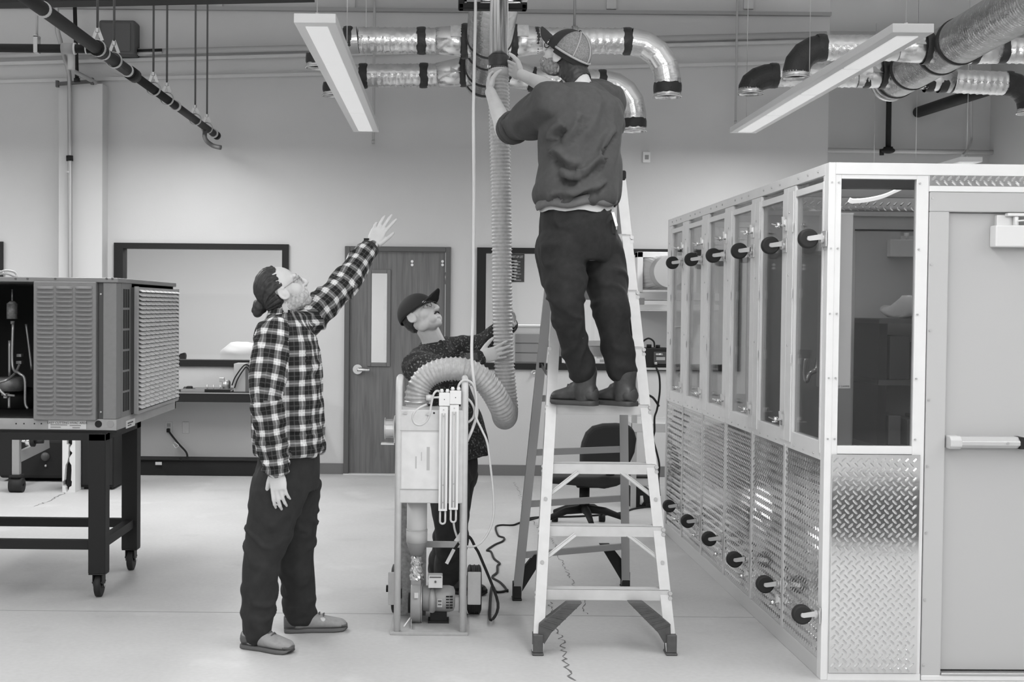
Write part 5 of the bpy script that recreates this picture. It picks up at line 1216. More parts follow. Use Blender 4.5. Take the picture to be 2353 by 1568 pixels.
for i in range(NB):
    y0 = BAY*i; a, b = (.055 if i == 0 else 0), (BAY if i < NB-1 else BAY-.05); st0, st1 = (.02 if i == 0 else .085), .115
    for nm, ya, yb in (('near_stile', y0+a, y0+a+st0), ('far_stile', y0+b-st1, y0+b)):
        CO('pane_stile', MB().box((.0, ya+.001, zG0-.05), (.036, yb-.001, H-.052)).box((-.004, ya+(.02 if nm == 'far_stile' else .0), zG0-.02), (0, yb-.002, H-.075)), frm, None, .001)
    CO('pane_rail', MB().box((.002, y0+a+st0, zgl1), (.036, y0+b-st1, zgl1+.03)), frm, None, .001)
    CO('pane_rail', MB().box((.000, y0+a+st0, zG0-.05), (.036, y0+b-st1, zG0+.03)), frm, None, .001)
    CO('pane', MB().box((.012, y0+a+st0-.004, zG0+.026), (.017, y0+b-st1+.004, H-.056)), acr)
    p = CO('diamond_panel', MB().box((.004, y0+a+.004, .076), (.012, y0+b-.004, zG0-.052)), plate)
    tread(p, Vector((.004, y0+a+.008, .080)), Y, Z, b-a-.016, zG0-.052-.084, -X)
    CO('cover_strip', MB().box((-.003, y0+b-.016, .076), (.006, y0+b+.012, zG0-.04)), trim, None, .001)
    for z_ in (.35, .62, .86):
        zz = zG0+(H-zG0)*z_; sc.cyl((-.007, y0+b-.03, zz), (-.003, y0+b-.03, zz), .005, 8).cyl((-.003, y0+a+st0*.5, zz), (.001, y0+a+st0*.5, zz), .005, 8)
    for yy in (.15, .3, .45): sc.cyl((-.004, y0+yy, H-.025), (.0, y0+yy, H-.025), .005, 8).cyl((-.004, y0+yy, zG0-.03), (.001, y0+yy, zG0-.03), .004, 8)
    for z_, side in ((z_hi, 1), (z_lo, 1)):
        loc = (-.004, y0+.03, z_)
        if caster0 is None: caster0 = make_caster(); caster0.location = loc
        else:
            c = copy(caster0, cham, loc)
            for k in caster0.children: copy(k, c)
    for z_ in (z_hi+.095, zG0+.075, z_lo-.085):
        if i == 0: continue
        loc = (-.004, y0+.02, z_)
        if latch0 is None:
            latch0 = make_latch(); latch0.location = loc; latch0.scale = (1.35,)*3
        else:
            c = copy(latch0, cham, loc)
            for k in latch0.children: copy(k, c)
    # small slotted keepers on the stiles
    for z_ in (.30, .55, .80):
        zz = zG0+(H-zG0)*z_
        CO('keeper', MB().box((-.008, y0+b-.105, zz-.022), (-.004, y0+b-.088, zz+.022)), frm, None, .003)
CO('side_screws', sc, zinc)['kind'] = 'stuff'
# --- right side, far end, roof
for i in range(3):
    y0 = 1.22*i
    CO('right_panel', MB().box((WID-.02, y0+.05, .075), (WID-.012, y0+1.17, H-.05)), alu)
CO('far_pane', MB().box((.045, DEP-.022, zG0), (WID-.045, DEP-.017, H-.05)), acr)
CO('far_panel', MB().box((.045, DEP-.024, .075), (WID-.045, DEP-.014, zG0)), plate)
for x_ in (.60, 1.17): CO('far_stile', MB().box((x_-.04, DEP-.04, .075), (x_+.04, DEP-.002, H-.05)), frm)
CO('roof_pane', MB().box((.045, .05, H-.010), (WID-.045, DEP-.045, H-.004)), acr)
for k in range(1, 6): CO('roof_beam', MB().box((.045, BAY*k-.02, H-.05), (WID-.045, BAY*k+.02, H-.010)), trim)
# --- inside: ceiling beams, partition with its own door, closer, supply duct, rack
dim = M('inner_paint', .62, .5); yP = 1.20
CO('ceiling_beam', MB().box((.05, .40, H-.07), (WID-.05, .46, H-.012)), darkgrey)
CO('ceiling_beam', MB().box((.05, .80, H-.075), (WID-.05, .84, H-.012)), trim)
pt = CO('partition', MB().box((.05, yP, .03), (WID-.05, yP+.04, H-.012)), dim)
zt0 = inv @ W(2010, 487, P0.y+yP); zt1 = inv @ W(2010, 455, P0.y+yP)
ph = CO('partition_header', MB().box((.05, yP-.01, zt0.z), (WID-.05, yP, zt1.z)), plate, pt)
tread(ph, Vector((.05, yP-.01, zt0.z)), X, Z, WID-.1, zt1.z-zt0.z, -Y, .036, .026)
CO('partition_trim', MB().box((.05, yP-.016, zt0.z-.022), (WID-.05, yP, zt0.z)), trim, pt)
xq0 = (inv @ W(1967, 600, P0.y+yP)).x; zq = (inv @ W(2010, 527, P0.y+yP)).z
CO('partition_door', MB().box((xq0, yP-.004, .05), (xq0+.86, yP+.0, zq-.008)), M('inner_door', .52, .5), pt)
CO('door_gap', MB().box((xq0-.006, yP-.006, zq-.009), (xq0+.87, yP-.001, zq)), black, pt)
a, b = inv @ W(2048, 590, P0.y+yP-.06), inv @ W(2048, 550, P0.y+yP-.06)
CO('inner_closer', MB().box((a.x, yP-.06, a.z), (a.x+.26, yP-.004, b.z)), M('closer_grey', .70, .4), pt, .004)
CO('inner_closer_arm', MB().box((a.x+.06, yP-.045, b.z), (a.x+.24, yP-.03, b.z+.02)).cyl((a.x+.09, yP-.035, b.z), (a.x+.09, yP-.035, b.z+.035), .013, 12), alu, pt)
# supply duct behind the front window
a, b = inv @ W(1922, 893, P0.y+.20), inv @ W(1962, 491, P0.y+.20)
sd = CO('supply_duct', MB().box((a.x-.05, .20, a.z), (b.x, .33, b.z)), M('duct_grey', .60, .45, .3), None, .003)
CO('duct_top_strip', MB().box((a.x-.05, .198, b.z-.004), (b.x, .2, b.z+.003)), frm, sd)
tl = CO('duct_label', MB().box((a.x-.02, .197, a.z+.001), (b.x-.003, .2, a.z+.019)), offwhite, sd)
text('label_text', 'SUPPLY DAMPER', .0115, wmat(cham) @ Vector((b.x-.006, .1965, a.z+.0055)), Matrix.Rotation(ROT, 3, 'Z') @ FRONT, ink, sd, 'RIGHT', .85)
# pipe hook seen through the first side pane
hz = (inv @ W(1858, 835, P0.y+.45)); hk_ = hz
CO('hose_hook', MB().tube(smooth_path([(hk_.x+.00, .5, hk_.z+.02), (hk_.x-.005, .5, hk_.z-.05), (hk_.x+.005, .5, hk_.z-.085), (hk_.x+.02, .5, hk_.z-.05), (hk_.x+.05, .5, hk_.z-.03), (hk_.x+.06, .5, hk_.z+.02)], 6), .012, 10).box((hk_.x-.04, .495, hk_.z+.02), (hk_.x+.02, .505, hk_.z+.06)), chrome)
# white strap under the chamber ceiling, with an added glow that brightens the inside
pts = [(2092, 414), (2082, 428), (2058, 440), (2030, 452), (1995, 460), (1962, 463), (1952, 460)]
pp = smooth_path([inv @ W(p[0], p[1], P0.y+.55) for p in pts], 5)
CO('glowing_strap', MB().grid([[p+Vector((0, -.01, .008)) for p in pp], [p+Vector((0, .02, -.008)) for p in pp], [p+Vector((0, .024, -.004)) for p in pp], [p+Vector((0, -.006, .012)) for p in pp]], False), M('strap_glow', .8, .5, emit=.9))
# storage rack inside the rear compartment and dark shelving by the partition
rk = CO('equipment_rack', MB().box((WID-.55, 1.45, .03), (WID-.06, 1.50, H-.25)).box((WID-.55, 2.35, .03), (WID-.06, 2.40, H-.25)), black)
for z_ in (.4, .8, 1.2, 1.6): CO('rack_shelf', MB().box((WID-.56, 1.5, z_), (WID-.06, 2.35, z_+.03)), greypaint, rk)
for k, (z_, y_, h_, g_) in enumerate(((.43, 1.55, .25, .05), (.83, 1.6, .28, .12), (1.23, 1.7, .3, .04), (.43, 1.95, .3, .2), (.83, 2.0, .2, .06), (1.23, 2.05, .22, .3), (1.63, 1.6, .15, .15))):
    CO('rack_unit', MB().box((WID-.52, y_, z_+.001), (WID-.1, y_+.30, z_+h_)), M('rack_unit_%d' % k, g_, .5), rk, .006)
lr = CO('low_rack', MB().box((.50, yP-.42, .03), (.54, yP-.05, 1.54)).box((1.25, yP-.42, .03), (1.29, yP-.05, 1.54)), black)
for z_ in (.25, .58, .90, 1.22, 1.52):
    CO('rack_shelf', MB().box((.50, yP-.43, z_), (1.29, yP-.05, z_+.025)), darkgrey, lr)
rnd = random.Random(5)
for z_ in (.275, .605, .925, 1.245):
    x_ = .56
    while x_ < 1.15:
        w = rnd.uniform(.06, .17); CO('rack_box', MB().box((x_, yP-.40, z_+.001), (x_+w, yP-.1, z_+rnd.uniform(.08, .24))), M('rack_box_%d' % rnd.randint(0, 3), rnd.choice((.03, .05, .09, .14)), .6), lr, .005); x_ += w+.03

# --- crumpled plastic lying on the inner rack
mb = MB(); c_ = wmat(cham) @ Vector((.80, yP-.24, 1.546))
mb.sphere(c_+Vector((0, 0, .045)), (.20, .10, .06), 28, 16)
mb.v = [v+Vector((noise.noise(v*13), noise.noise(v*13+Vector((9, 0, 0))), noise.noise(v*17+Vector((0, 7, 0)))+.3*noise.noise(v*31)))*.045 for v in mb.v]
for v in mb.v: v.z = max(v.z, c_.z)
tag(O('crumpled_plastic', mb, M('bag_plastic', .60, .5)), 'crumpled pale plastic sheet on the dark rack behind the chamber front window', 'plastic sheet')
# --- unseen dark case, added so the front plate mirrors a dark band
tc_ = thing('added_dark_case', 'black case added on the unseen floor so the diamond plate mirrors a dark band', 'case', (3.2, 1.9, 0))
O('case_body', MB().box((2.75, 1.55, .02), (3.55, 2.25, .30)), black, tc_, .02, seg=3); O('case_lid', MB().box((2.74, 1.54, .30), (3.56, 2.26, .36)), blackm, tc_, .02, seg=3)
O('case_handle', MB().tube(smooth_path([(3.0, 1.54, .2), (3.0, 1.49, .2), (3.3, 1.49, .2), (3.3, 1.54, .2)], 4), .012, 8), rubber, tc_)
for x_ in (2.85, 3.45): O('case_foot', MB().box((x_-.04, 1.6, 0), (x_+.04, 2.2, .02)), rubber, tc_); O('case_clasp', MB().box((x_-.02, 1.53, .26), (x_+.02, 1.545, .33)), zinc, tc_)
# ================================================================== PEOPLE
def remesh(mb, voxel, iters=3, fac=.5):
    """union the overlapping solids of mb into one continuous surface"""
    me = mesh_of('tmp', mb); ob = bpy.data.objects.new('tmp', me); COL.objects.link(ob)
    m = ob.modifiers.new('r', 'REMESH'); m.mode = 'VOXEL'; m.voxel_size = voxel; m.adaptivity = 0
    s = ob.modifiers.new('s', 'SMOOTH'); s.factor = fac; s.iterations = iters
    dg = bpy.context.evaluated_depsgraph_get(); out = bpy.data.meshes.new_from_object(ob.evaluated_get(dg))
    bpy.data.objects.remove(ob); bpy.data.meshes.remove(me)
    out.polygons.foreach_set('use_smooth', [True]*len(out.polygons)); return out
def coords(me):
    a = np.empty(len(me.vertices)*3, np.float32); me.vertices.foreach_get('co', a); return a.reshape(-1, 3).astype(np.float64)
def normals(me):
    a = np.empty(len(me.vertices)*3, np.float32); me.vertex_normals.foreach_get('vector', a); return a.reshape(-1, 3).astype(np.float64)
def setco(me, a): me.vertices.foreach_set('co', a.astype(np.float32).ravel()); me.update()
def link(name, me, mat, parent=None, Mp=None):
    if parent is not None: me.transform(wmat(parent).inverted())
    o = bpy.data.objects.new(name, me); COL.objects.link(o); me.materials.clear(); me.materials.append(mat); o.parent = parent; return o
def limb(mb, pts, rs, n=18, k=6):
    P = smooth_path([Vector(p) for p in pts], k); R_ = []
    for i in range(len(pts)-1):
        for j in range(k): t = j/k; t = t*t*(3-2*t); R_.append(rs[i]*(1-t)+rs[i+1]*t)
    R_.append(rs[-1]); mb.tube(P, R_, n); mb.sphere(P[0], R_[0]*.99, 14, 10); mb.sphere(P[-1], R_[-1]*.99, 14, 10)
def loft(mb, rings, n=28):
    """rings: (centre, side axis vector, front axis vector) ellipses joined into a capped solid"""
    L = [[Vector(c)+Vector(a)*cos(2*pi*k/n)+Vector(b)*sin(2*pi*k/n) for k in range(n)] for c, a, b in rings]
    # subdivide between rings smoothly
    out = []
    for i in range(len(L)-1):
        p0, p1, p2, p3 = L[max(i-1, 0)], L[i], L[i+1], L[min(i+2, len(L)-1)]
        for j in range(4):
            t = j/4; out.append([.5*((2*b)+(c-a)*t+(2*a-5*b+4*c-d)*t*t+(3*b-a-3*c+d)*t**3) for a, b, c, d in zip(p0, p1, p2, p3)])
    out.append(L[-1]); m = len(mb.v); mb.grid(out, True, True)
    N = len(out); mb.f += [tuple(m+k for k in reversed(range(n))), tuple(m+(N-1)*n+k for k in range(n))]; mb.sm += [True, True]
def frame(F, U=(0, 0, 1)):
    F = Vector(F).normalized(); Lf = Vector(U).cross(F).normalized(); U = F.cross(Lf); return F, Lf, U    # forward, left, up
def hand(mb, w, d, nrm, thumb, curls, spread=.12, sc=1.0, tcurl=.35, tang=.75):
    """w wrist, d finger direction, nrm palm normal (fingers curl towards it), thumb: +1/-1 side along d x nrm; curls per finger"""
    d = Vector(d).normalized(); nrm = Vector(nrm); nrm = (nrm-d*nrm.dot(d)).normalized(); s = d.cross(nrm)*thumb
    w = Vector(w)
    loft(mb, [(w-d*.02*sc, s*.027*sc, nrm*.019*sc), (w+d*.015*sc, s*.030*sc, nrm*.017*sc), (w+d*.05*sc, s*.040*sc, nrm*.015*sc), (w+d*.085*sc, s*.041*sc, nrm*.0125*sc), (w+d*.097*sc, s*.037*sc, nrm*.010*sc)], 20)
    lens = ((.044, .026, .021), (.048, .030, .022), (.044, .028, .022), (.034, .021, .019)); off = (.030, .0105, -.0095, -.0285); rad = (.0092, .0096, .0090, .0080); base = (.092, .096, .092, .083)
    for k in range(4):
        a = spread*(1.5-k); dd = (d*cos(a)+s*sin(a)).normalized(); p = w+(d*base[k]+s*off[k])*sc; P = [p-dd*.02*sc, p]; c = curls[k] if hasattr(curls, '__len__') else curls; ang = 0
        for j, l in enumerate(lens[k]):
            ang += c*(.75, 1.0, .7)[j]; v = dd*cos(ang)+nrm*sin(ang); p = p+v*l*sc; P.append(p)
        r = rad[k]*sc; mb.tube(P, [r*1.05, r*1.05, r*.98, r*.88, r*.72], 10); mb.sphere(P[-1], r*.74, 10, 8)
        for q in P[1:4]: mb.sphere(q, r*1.02, 10, 8)
    tb = w+(d*.022+s*.026+nrm*.006)*sc; v = (d*cos(tang)+s*sin(tang)+nrm*.25).normalized(); P = [tb, tb+v*.042*sc]
    for j, l in enumerate((.034, .026)):
        v = (v+(d*.35+nrm*tcurl)*(.8, .6)[j]).normalized(); P.append(P[-1]+v*l*sc)
    r = .0118*sc; mb.tube(P, [r*1.45, r*1.15, r*.98, r*.72], 10); mb.sphere(P[-1], r*.74, 10, 8); mb.sphere(P[1], r*1.13, 10, 8); mb.sphere(P[2], r*.98, 10, 8)
def head_solid(mb, c, F, Lf, U):
    c = Vector(c); R_ = Matrix((Lf, F, U)).transposed()       # local x = left, y = forward, z = up
    def S(l, f, u, rl, rf, ru): mb.sphere(c+R_ @ Vector((l, f, u)), (rl, rf, ru), 24, 16, R_)
    S(0, -.012, .030, .077, .097, .092); S(0, -.03, -.005, .070, .075, .075); S(0, .030, -.035, .062, .062, .080); S(0, .038, -.075, .050, .048, .042); S(0, .066, -.099, .028, .024, .022)
    for s in (-1, 1):
        S(s*.040, .044, -.026, .028, .036, .036); S(s*.040, .012, -.070, .021, .048, .034); S(s*.026, .062, -.068, .026, .030, .030); S(s*.030, .078, .028, .027, .014, .011)
        S(s*.074, -.008, -.012, .010, .020, .032); S(s*.078, -.016, -.004, .007, .017, .026); S(s*.012, .100, -.034, .009, .011, .008)
        # ear rim
        mb.tube([c+R_ @ Vector((s*.082, -.016+.019*cos(a), -.006+.029*sin(a))) for a in [radians(q) for q in range(30, 300, 20)]], .0048, 8)
    mb.tube([c+R_ @ Vector(p) for p in ((0, .086, .022), (0, .098, .002), (0, .112, -.022), (0, .114, -.032), (0, .098, -.042))], [.009, .0095, .0115, .0115, .008], 14); mb.sphere(c+R_ @ Vector((0, .113, -.029)), .0118, 12, 8)
    mb.tube([c+R_ @ Vector(p) for p in ((-.021, .084, -.062), (-.010, .092, -.0595), (0, .094, -.0605), (.010, .092, -.0595), (.021, .084, -.062))], [.004, .0062, .0062, .0062, .004], 10)
    mb.tube([c+R_ @ Vector(p) for p in ((-.019, .083, -.071), (-.008, .090, -.073), (.008, .090, -.073), (.019, .083, -.071))], [.004, .0068, .0068, .004], 10)
    return R_
def face_detail(me, c, R_):
    co = coords(me); q = (co-np.array(c)) @ np.array(R_)
    dsp = np.zeros(len(co))
    for s in (-1, 1):
        d2 = ((q[:, 0]-s*.032)/.017)**2+((q[:, 2]-.006)/.013)**2; dsp -= .012*np.exp(-d2)*(q[:, 1] > .03)
    d2 = (q[:, 0]/.022)**2+((q[:, 2]+.0665)/.0035)**2; dsp -= .0045*np.exp(-d2)*(q[:, 1] > .05)
    co += np.array(R_)[:, 1][None, :]*dsp[:, None]; setco(me, co)
def skin_patch(name, me, c, R_, fn, mat, par, amp, ridge=None, jit=.0015):
    """hair or beard that follows the head: the faces where fn(head coordinates) > 0, raised by up to amp"""
    co = coords(me); q = (co-np.array(c)) @ np.array(R_); near = (np.abs(q) < .16).all(1); m = np.full(len(co), -1.0); m[near] = fn(q[near][:, 0], q[near][:, 1], q[near][:, 2])
    nz = np.array([noise.noise(Vector(v)*70) if k else 0 for v, k in zip(co, near)]); m = m+nz*.35
    lift = amp*np.clip(m, .05, 1)+nz*jit*2
    if ridge is not None: lift[near] += ridge(q[near][:, 0], q[near][:, 1], q[near][:, 2])
    P = co+normals(me)*lift[:, None]; B_ = co-normals(me)*.003
    fs = [tuple(p.vertices) for p in me.polygons if all(near[v] and m[v] > 0 for v in p.vertices)]
    used = sorted({v for f in fs for v in f}); ix = {v: i for i, v in enumerate(used)}; n = len(used); cnt = {}
    for f in fs:
        for a, b in zip(f, f[1:]+f[:1]): cnt[(a, b)] = 1
    bd = {}
    for (a, b) in cnt:
        if (b, a) not in cnt: bd.setdefault(a, []).append(b); bd.setdefault(b, []).append(a)
    for it in range(8):
        for X_ in (P, B_):
            new = {v: (X_[v]+sum(X_[k] for k in nb)/len(nb))/2 for v, nb in bd.items()}
            for v, x in new.items(): X_[v] = x
    mb = MB(); mb.v = [Vector(P[v]) for v in used]+[Vector(B_[v]) for v in used]
    mb.f = [tuple(ix[v] for v in f) for f in fs]+[tuple(n+ix[v] for v in reversed(f)) for f in fs]+[(ix[a], n+ix[a], n+ix[b], ix[b]) for (a, b) in cnt if (b, a) not in cnt]
    mb.sm = [True]*len(mb.f); return O(name, mb, mat, par, recalc=False)
def hair_fn(line, nape=-.085, crown=.3, ramp=.014):
    us, fs_ = zip(*line)
    def fn(l, f, u):
        fh = np.interp(u, us, fs_)-np.abs(l)*.10; v = np.minimum(np.minimum((fh-f)/ramp, (u-nape)/.014), (crown-u)/.012)
        ear = (np.abs(l) > .072) & (f > -.042) & (f < .012) & (u < .022) & (u > -.05); return np.where(ear, -1, v)
    return fn
def beard_fn(low=-.128, back=-.034, lips=True):
    def fn(l, f, u):
        line = np.interp(f, [-.01, .02, .05, .075, .12], [.004, -.030, -.050, -.052, -.040]); v = np.minimum((line-u)/.010, (u-low)/.012); v = np.minimum(v, (f-back-np.clip(-.09-u, 0, .1)*.9)/.010)
        v = np.minimum(v, 1); lip = (np.abs(l) < .021) & (u > -.079) & (u < -.055) & (f > .07); v = np.where(lip, -1, v)
        ear = (np.abs(l) > .072) & (f < .012); return np.where(ear, -1, v)
    return fn
def fold_line(me, pts, w, d):
    """one long crease: a groove of width w and depth d beside a ridge, along a polyline on the cloth"""
    co = coords(me); nr = normals(me); P = resample(smooth_path([Vector(p) for p in pts], 6), .02); A_ = np.array([tuple(p) for p in P]); D = np.full(len(co), 1e9); K = np.zeros(len(co), int)
    for k in range(len(A_)):
        e = np.linalg.norm(co-A_[k], axis=1); m = e < D; D[m] = e[m]; K[m] = k
    t = K/max(1, len(A_)-1); fade = np.clip(np.minimum(t, 1-t)*5, 0, 1); up = (co-A_[K])[:, 2]
    co += nr*((-d*np.exp(-(D/w)**2)+d*.9*np.exp(-((D-w*1.7)/(w*.9))**2)*(up > 0))*fade)[:, None]; setco(me, co)
skin = M('skin', .60, .48, 0, 18, .06, 90, .0008)
hairm = M('hair_dark', .026, .55, 0, 70, .5, 60, .002, stretch=(1, 1, .3))
def eyes(par, c, R_):
    for s in (-1, 1):
        p = Vector(c)+R_ @ Vector((s*.032, .069, .006)); O('eye', MB().sphere(p, .0125, 14, 10), M('eye_white', .55, .2), par)
        d = R_ @ Vector((0, 1, 0)); O('iris', MB().cyl(p+d*.0105, p+d*.0131, .0058, 14, .0035), M('iris', .03, .2), par)
        O('brow', MB().tube([Vector(c)+R_ @ Vector((s*x, y, z)) for x, y, z in ((.014, .091, .025), (.030, .089, .030), (.048, .075, .025))], [.003, .0042, .0022], 8), hairm, par)
def wrinkle(me, amp, scale, seed, stretch=(1, 1, 1), amp2=0, scale2=12):
    co = coords(me); nr = normals(me); off = Vector((seed*3.1, seed*1.7, seed*.9)); st = Vector(stretch)
    d = np.empty(len(co))
    for i in range(len(co)):
        p = Vector((co[i][0]*st[0], co[i][1]*st[1], co[i][2]*st[2])); w_ = Vector((noise.noise(p*2.2+off), noise.noise(p*2.2+off*2), noise.noise(p*2.2-off)))*.22
        r = max(0.0, 1-abs(noise.noise((p+w_)*scale+off))*3.0); d[i] = r*r*(3-2*r)*amp*.6+noise.noise(p*scale*.5+off*2)*amp*.35
        if amp2: d[i] += noise.noise(p*scale2-off)*amp2
    co += nr*d[:, None]; setco(me, co)
def plaid_uv(me, bones):
    """cloth coordinates in metres: around and along the nearest bone (p, q, radius, reference direction)"""
    co = coords(me); nf = len(me.polygons); fc = np.empty(nf*3, np.float32); me.polygons.foreach_get('center', fc); fc = fc.reshape(-1, 3)
    best = np.full(nf, 1e9); idx = np.zeros(nf, int); B = []
    for k, (p, q, r, ref, bias) in enumerate(bones):
        p, q = np.array(p), np.array(q); L_ = np.linalg.norm(q-p); t = (q-p)/L_; ref = np.array(ref, float); ref -= t*ref.dot(t); ref /= np.linalg.norm(ref); B.append((p, t, ref, np.cross(t, ref), r))
        s = np.clip((fc-p) @ t, 0, L_); d = np.linalg.norm(fc-(p+s[:, None]*t), axis=1)/r+bias
        m = d < best; best[m] = d[m]; idx[m] = k
    uv = me.uv_layers.new(name='cloth'); nl = len(me.loops); vi = np.empty(nl, np.int32); me.loops.foreach_get('vertex_index', vi)
    ls = np.empty(nf, np.int32); lt = np.empty(nf, np.int32); me.polygons.foreach_get('loop_start', ls); me.polygons.foreach_get('loop_total', lt)
    lf = np.repeat(np.arange(nf), lt); UV = np.zeros((nl, 2), np.float32)
    for k, (p, t, a, b, r) in enumerate(B):
        m = idx[lf] == k; v = co[vi[m]]-p; f_ = fc[lf[m]]-p
        th = np.arctan2(v @ b, v @ a); tf = np.arctan2(f_ @ b, f_ @ a); th = tf+(th-tf+np.pi) % (2*np.pi)-np.pi
        UV[m, 0] = th*r; UV[m, 1] = v @ t
    uv.data.foreach_set('uv', UV.ravel())
def plaid_mat():
    m = bpy.data.materials.new('plaid_flannel'); m.use_nodes = True; nt = m.node_tree; b = nt.nodes['Principled BSDF']; b.inputs['Roughness'].default_value = .9; b.inputs['Specular IOR Level'].default_value = .1
    uv = nt.nodes.new('ShaderNodeUVMap'); uv.uv_map = 'cloth'; sp = nt.nodes.new('ShaderNodeSeparateXYZ'); nt.links.new(uv.outputs[0], sp.inputs[0])
    def mth(op, a, c=None):
        n = nt.nodes.new('ShaderNodeMath'); n.operation = op
        for i, x in enumerate((a, c)):
            if x is None: continue
            if isinstance(x, (int, float)): n.inputs[i].default_value = x
            else: nt.links.new(x, n.inputs[i])
        return n.outputs[0]
    per = .068
    def bands(x):
        f = mth('FRACT', mth('DIVIDE', x, per)); wide = mth('LESS_THAN', mth('ABSOLUTE', mth('SUBTRACT', f, .5)), .21)
        core = mth('LESS_THAN', mth('ABSOLUTE', mth('SUBTRACT', f, .5)), .045); line = mth('LESS_THAN', mth('ABSOLUTE', mth('SUBTRACT', mth('FRACT', mth('ADD', f, .5)), .5)), .022)
        return wide, core, line
    wu, cu, lu = bands(sp.outputs[0]); wv, cv, lv = bands(sp.outputs[1])
    s = mth('MULTIPLY', mth('ADD', wu, wv), .5)                # 0 dark, .5 half, 1 light
    val = mth('ADD', .022, mth('MULTIPLY', s, .20)); val = mth('ADD', val, mth('MULTIPLY', mth('MULTIPLY', wu, wv), .34))
    val = mth('ADD', val, mth('MULTIPLY', mth('MAXIMUM', cu, cv), .16)); val = mth('ADD', val, mth('MULTIPLY', mth('MAXIMUM', lu, lv), .05))
    n = nt.nodes.new('ShaderNodeTexNoise'); n.inputs['Scale'].default_value = 60; tc = nt.nodes.new('ShaderNodeTexCoord'); nt.links.new(tc.outputs['Object'], n.inputs['Vector'])
    val = mth('MULTIPLY', val, mth('ADD', .75, mth('MULTIPLY', n.outputs['Fac'], .5)))
    cb = nt.nodes.new('ShaderNodeCombineColor')
    for k in range(3): nt.links.new(val, cb.inputs[k])
    nt.links.new(cb.outputs[0], b.inputs['Base Color']); return m
def shoe(par, name, heel, toe, mat, sole_mat, h=.08, w=.05, shaft=0, lift=0, sole=.016):
    """a shoe lofted from heel to toe, with its sole as a separate part"""
    heel, toe = Vector(heel), Vector(toe); d = (toe-heel); Ln = d.length; d.normalize(); up = Vector((0, 0, 1)); s = d.cross(up).normalized(); up = s.cross(d).normalized()
    mb = MB(); prof = [(0, .62, .75), (.08, .78, 1.0), (.25, .80, 1.15), (.42, .82, 1.05), (.60, .95, .80), (.78, 1.0, .62), (.92, .82, .50), (.99, .45, .32)]
    rg = []
    for t, ww, hh in prof: rg.append((heel+d*Ln*t+up*(sole+h*hh*.42), s*w*ww, up*h*hh*.5))
    loft(mb, rg, 20)
    if shaft: limb(mb, [heel+d*Ln*.26+up*.05, heel+d*Ln*.25+up*(.05+shaft*.6), heel+d*Ln*.24+up*(.05+shaft)], [.053, .052, .055], 16); limb(mb, [heel+d*Ln*.34+up*(.05+shaft*.3), heel+d*Ln*.50+up*.075], [.044, .034], 14)
    else: limb(mb, [heel+d*Ln*.22+up*.05, heel+d*Ln*.20+up*.085], [.046, .046], 16)
    o = link(name, remesh(mb, .006, 2), mat, par)
    L_ = []
    for z_, e in ((0, .95), (.005, 1.02), (sole*.7, 1.0), (sole+.004, .95)):
        ring = []
        for side in (1, -1):
            for t, ww in ([(-.01, .3), (.0, .62), (.08, .84), (.25, .84), (.42, .80), (.6, .95), (.78, 1.03), (.92, .86), (.99, .50), (1.01, .22)] if side == 1 else [(1.01, .22), (.99, .50), (.92, .86), (.78, 1.03), (.6, .95), (.42, .80), (.25, .84), (.08, .84), (.0, .62), (-.01, .3)]):
                ring.append(heel+d*Ln*t+s*side*w*ww*e+up*(z_+(.012*max(0, (t-.85)/.15)**2 if z_ < .01 else 0)))
        L_.append(ring)
    m2 = MB().grid(L_, True, True); n = len(L_[0]); m2.f += [tuple(range(n)), tuple(range(3*n, 4*n))]; m2.sm += [False, False]
    O('sole', m2, sole_mat, o)
    hb = MB(); loft(hb, [(heel+d*Ln*t+up*(sole+.030), s*w*ww, up*.030) for t, ww in ((-.012, .5), (.03, .80), (.10, .90), (.17, .84))], 16); O('heel_counter', hb, sole_mat, o)
    tc = MB(); loft(tc, [(heel+d*Ln*t+up*(sole+hh), s*w*ww, up*hh) for t, ww, hh in ((.90, .90, .014), (.96, .70, .012), (1.005, .34, .009))], 16); O('toe_cap', tc, sole_mat, o)
    mb = MB()
    for k in range(4):
        t = .40+k*.07; c = heel+d*Ln*t+up*(sole+h*(1.30-1.3*(t-.36))*.66+.006); mb.tube([c+s*w*.42-up*.006, c+up*.008+d*.006, c-s*w*.42-up*.006], .0035, 6)
    O('laces', mb, M('laces', .10, .8), o); return o
jeans = M('dark_trousers', .018, .85, 0, 30, .25)
def person(label, loc):
    o = None; return o

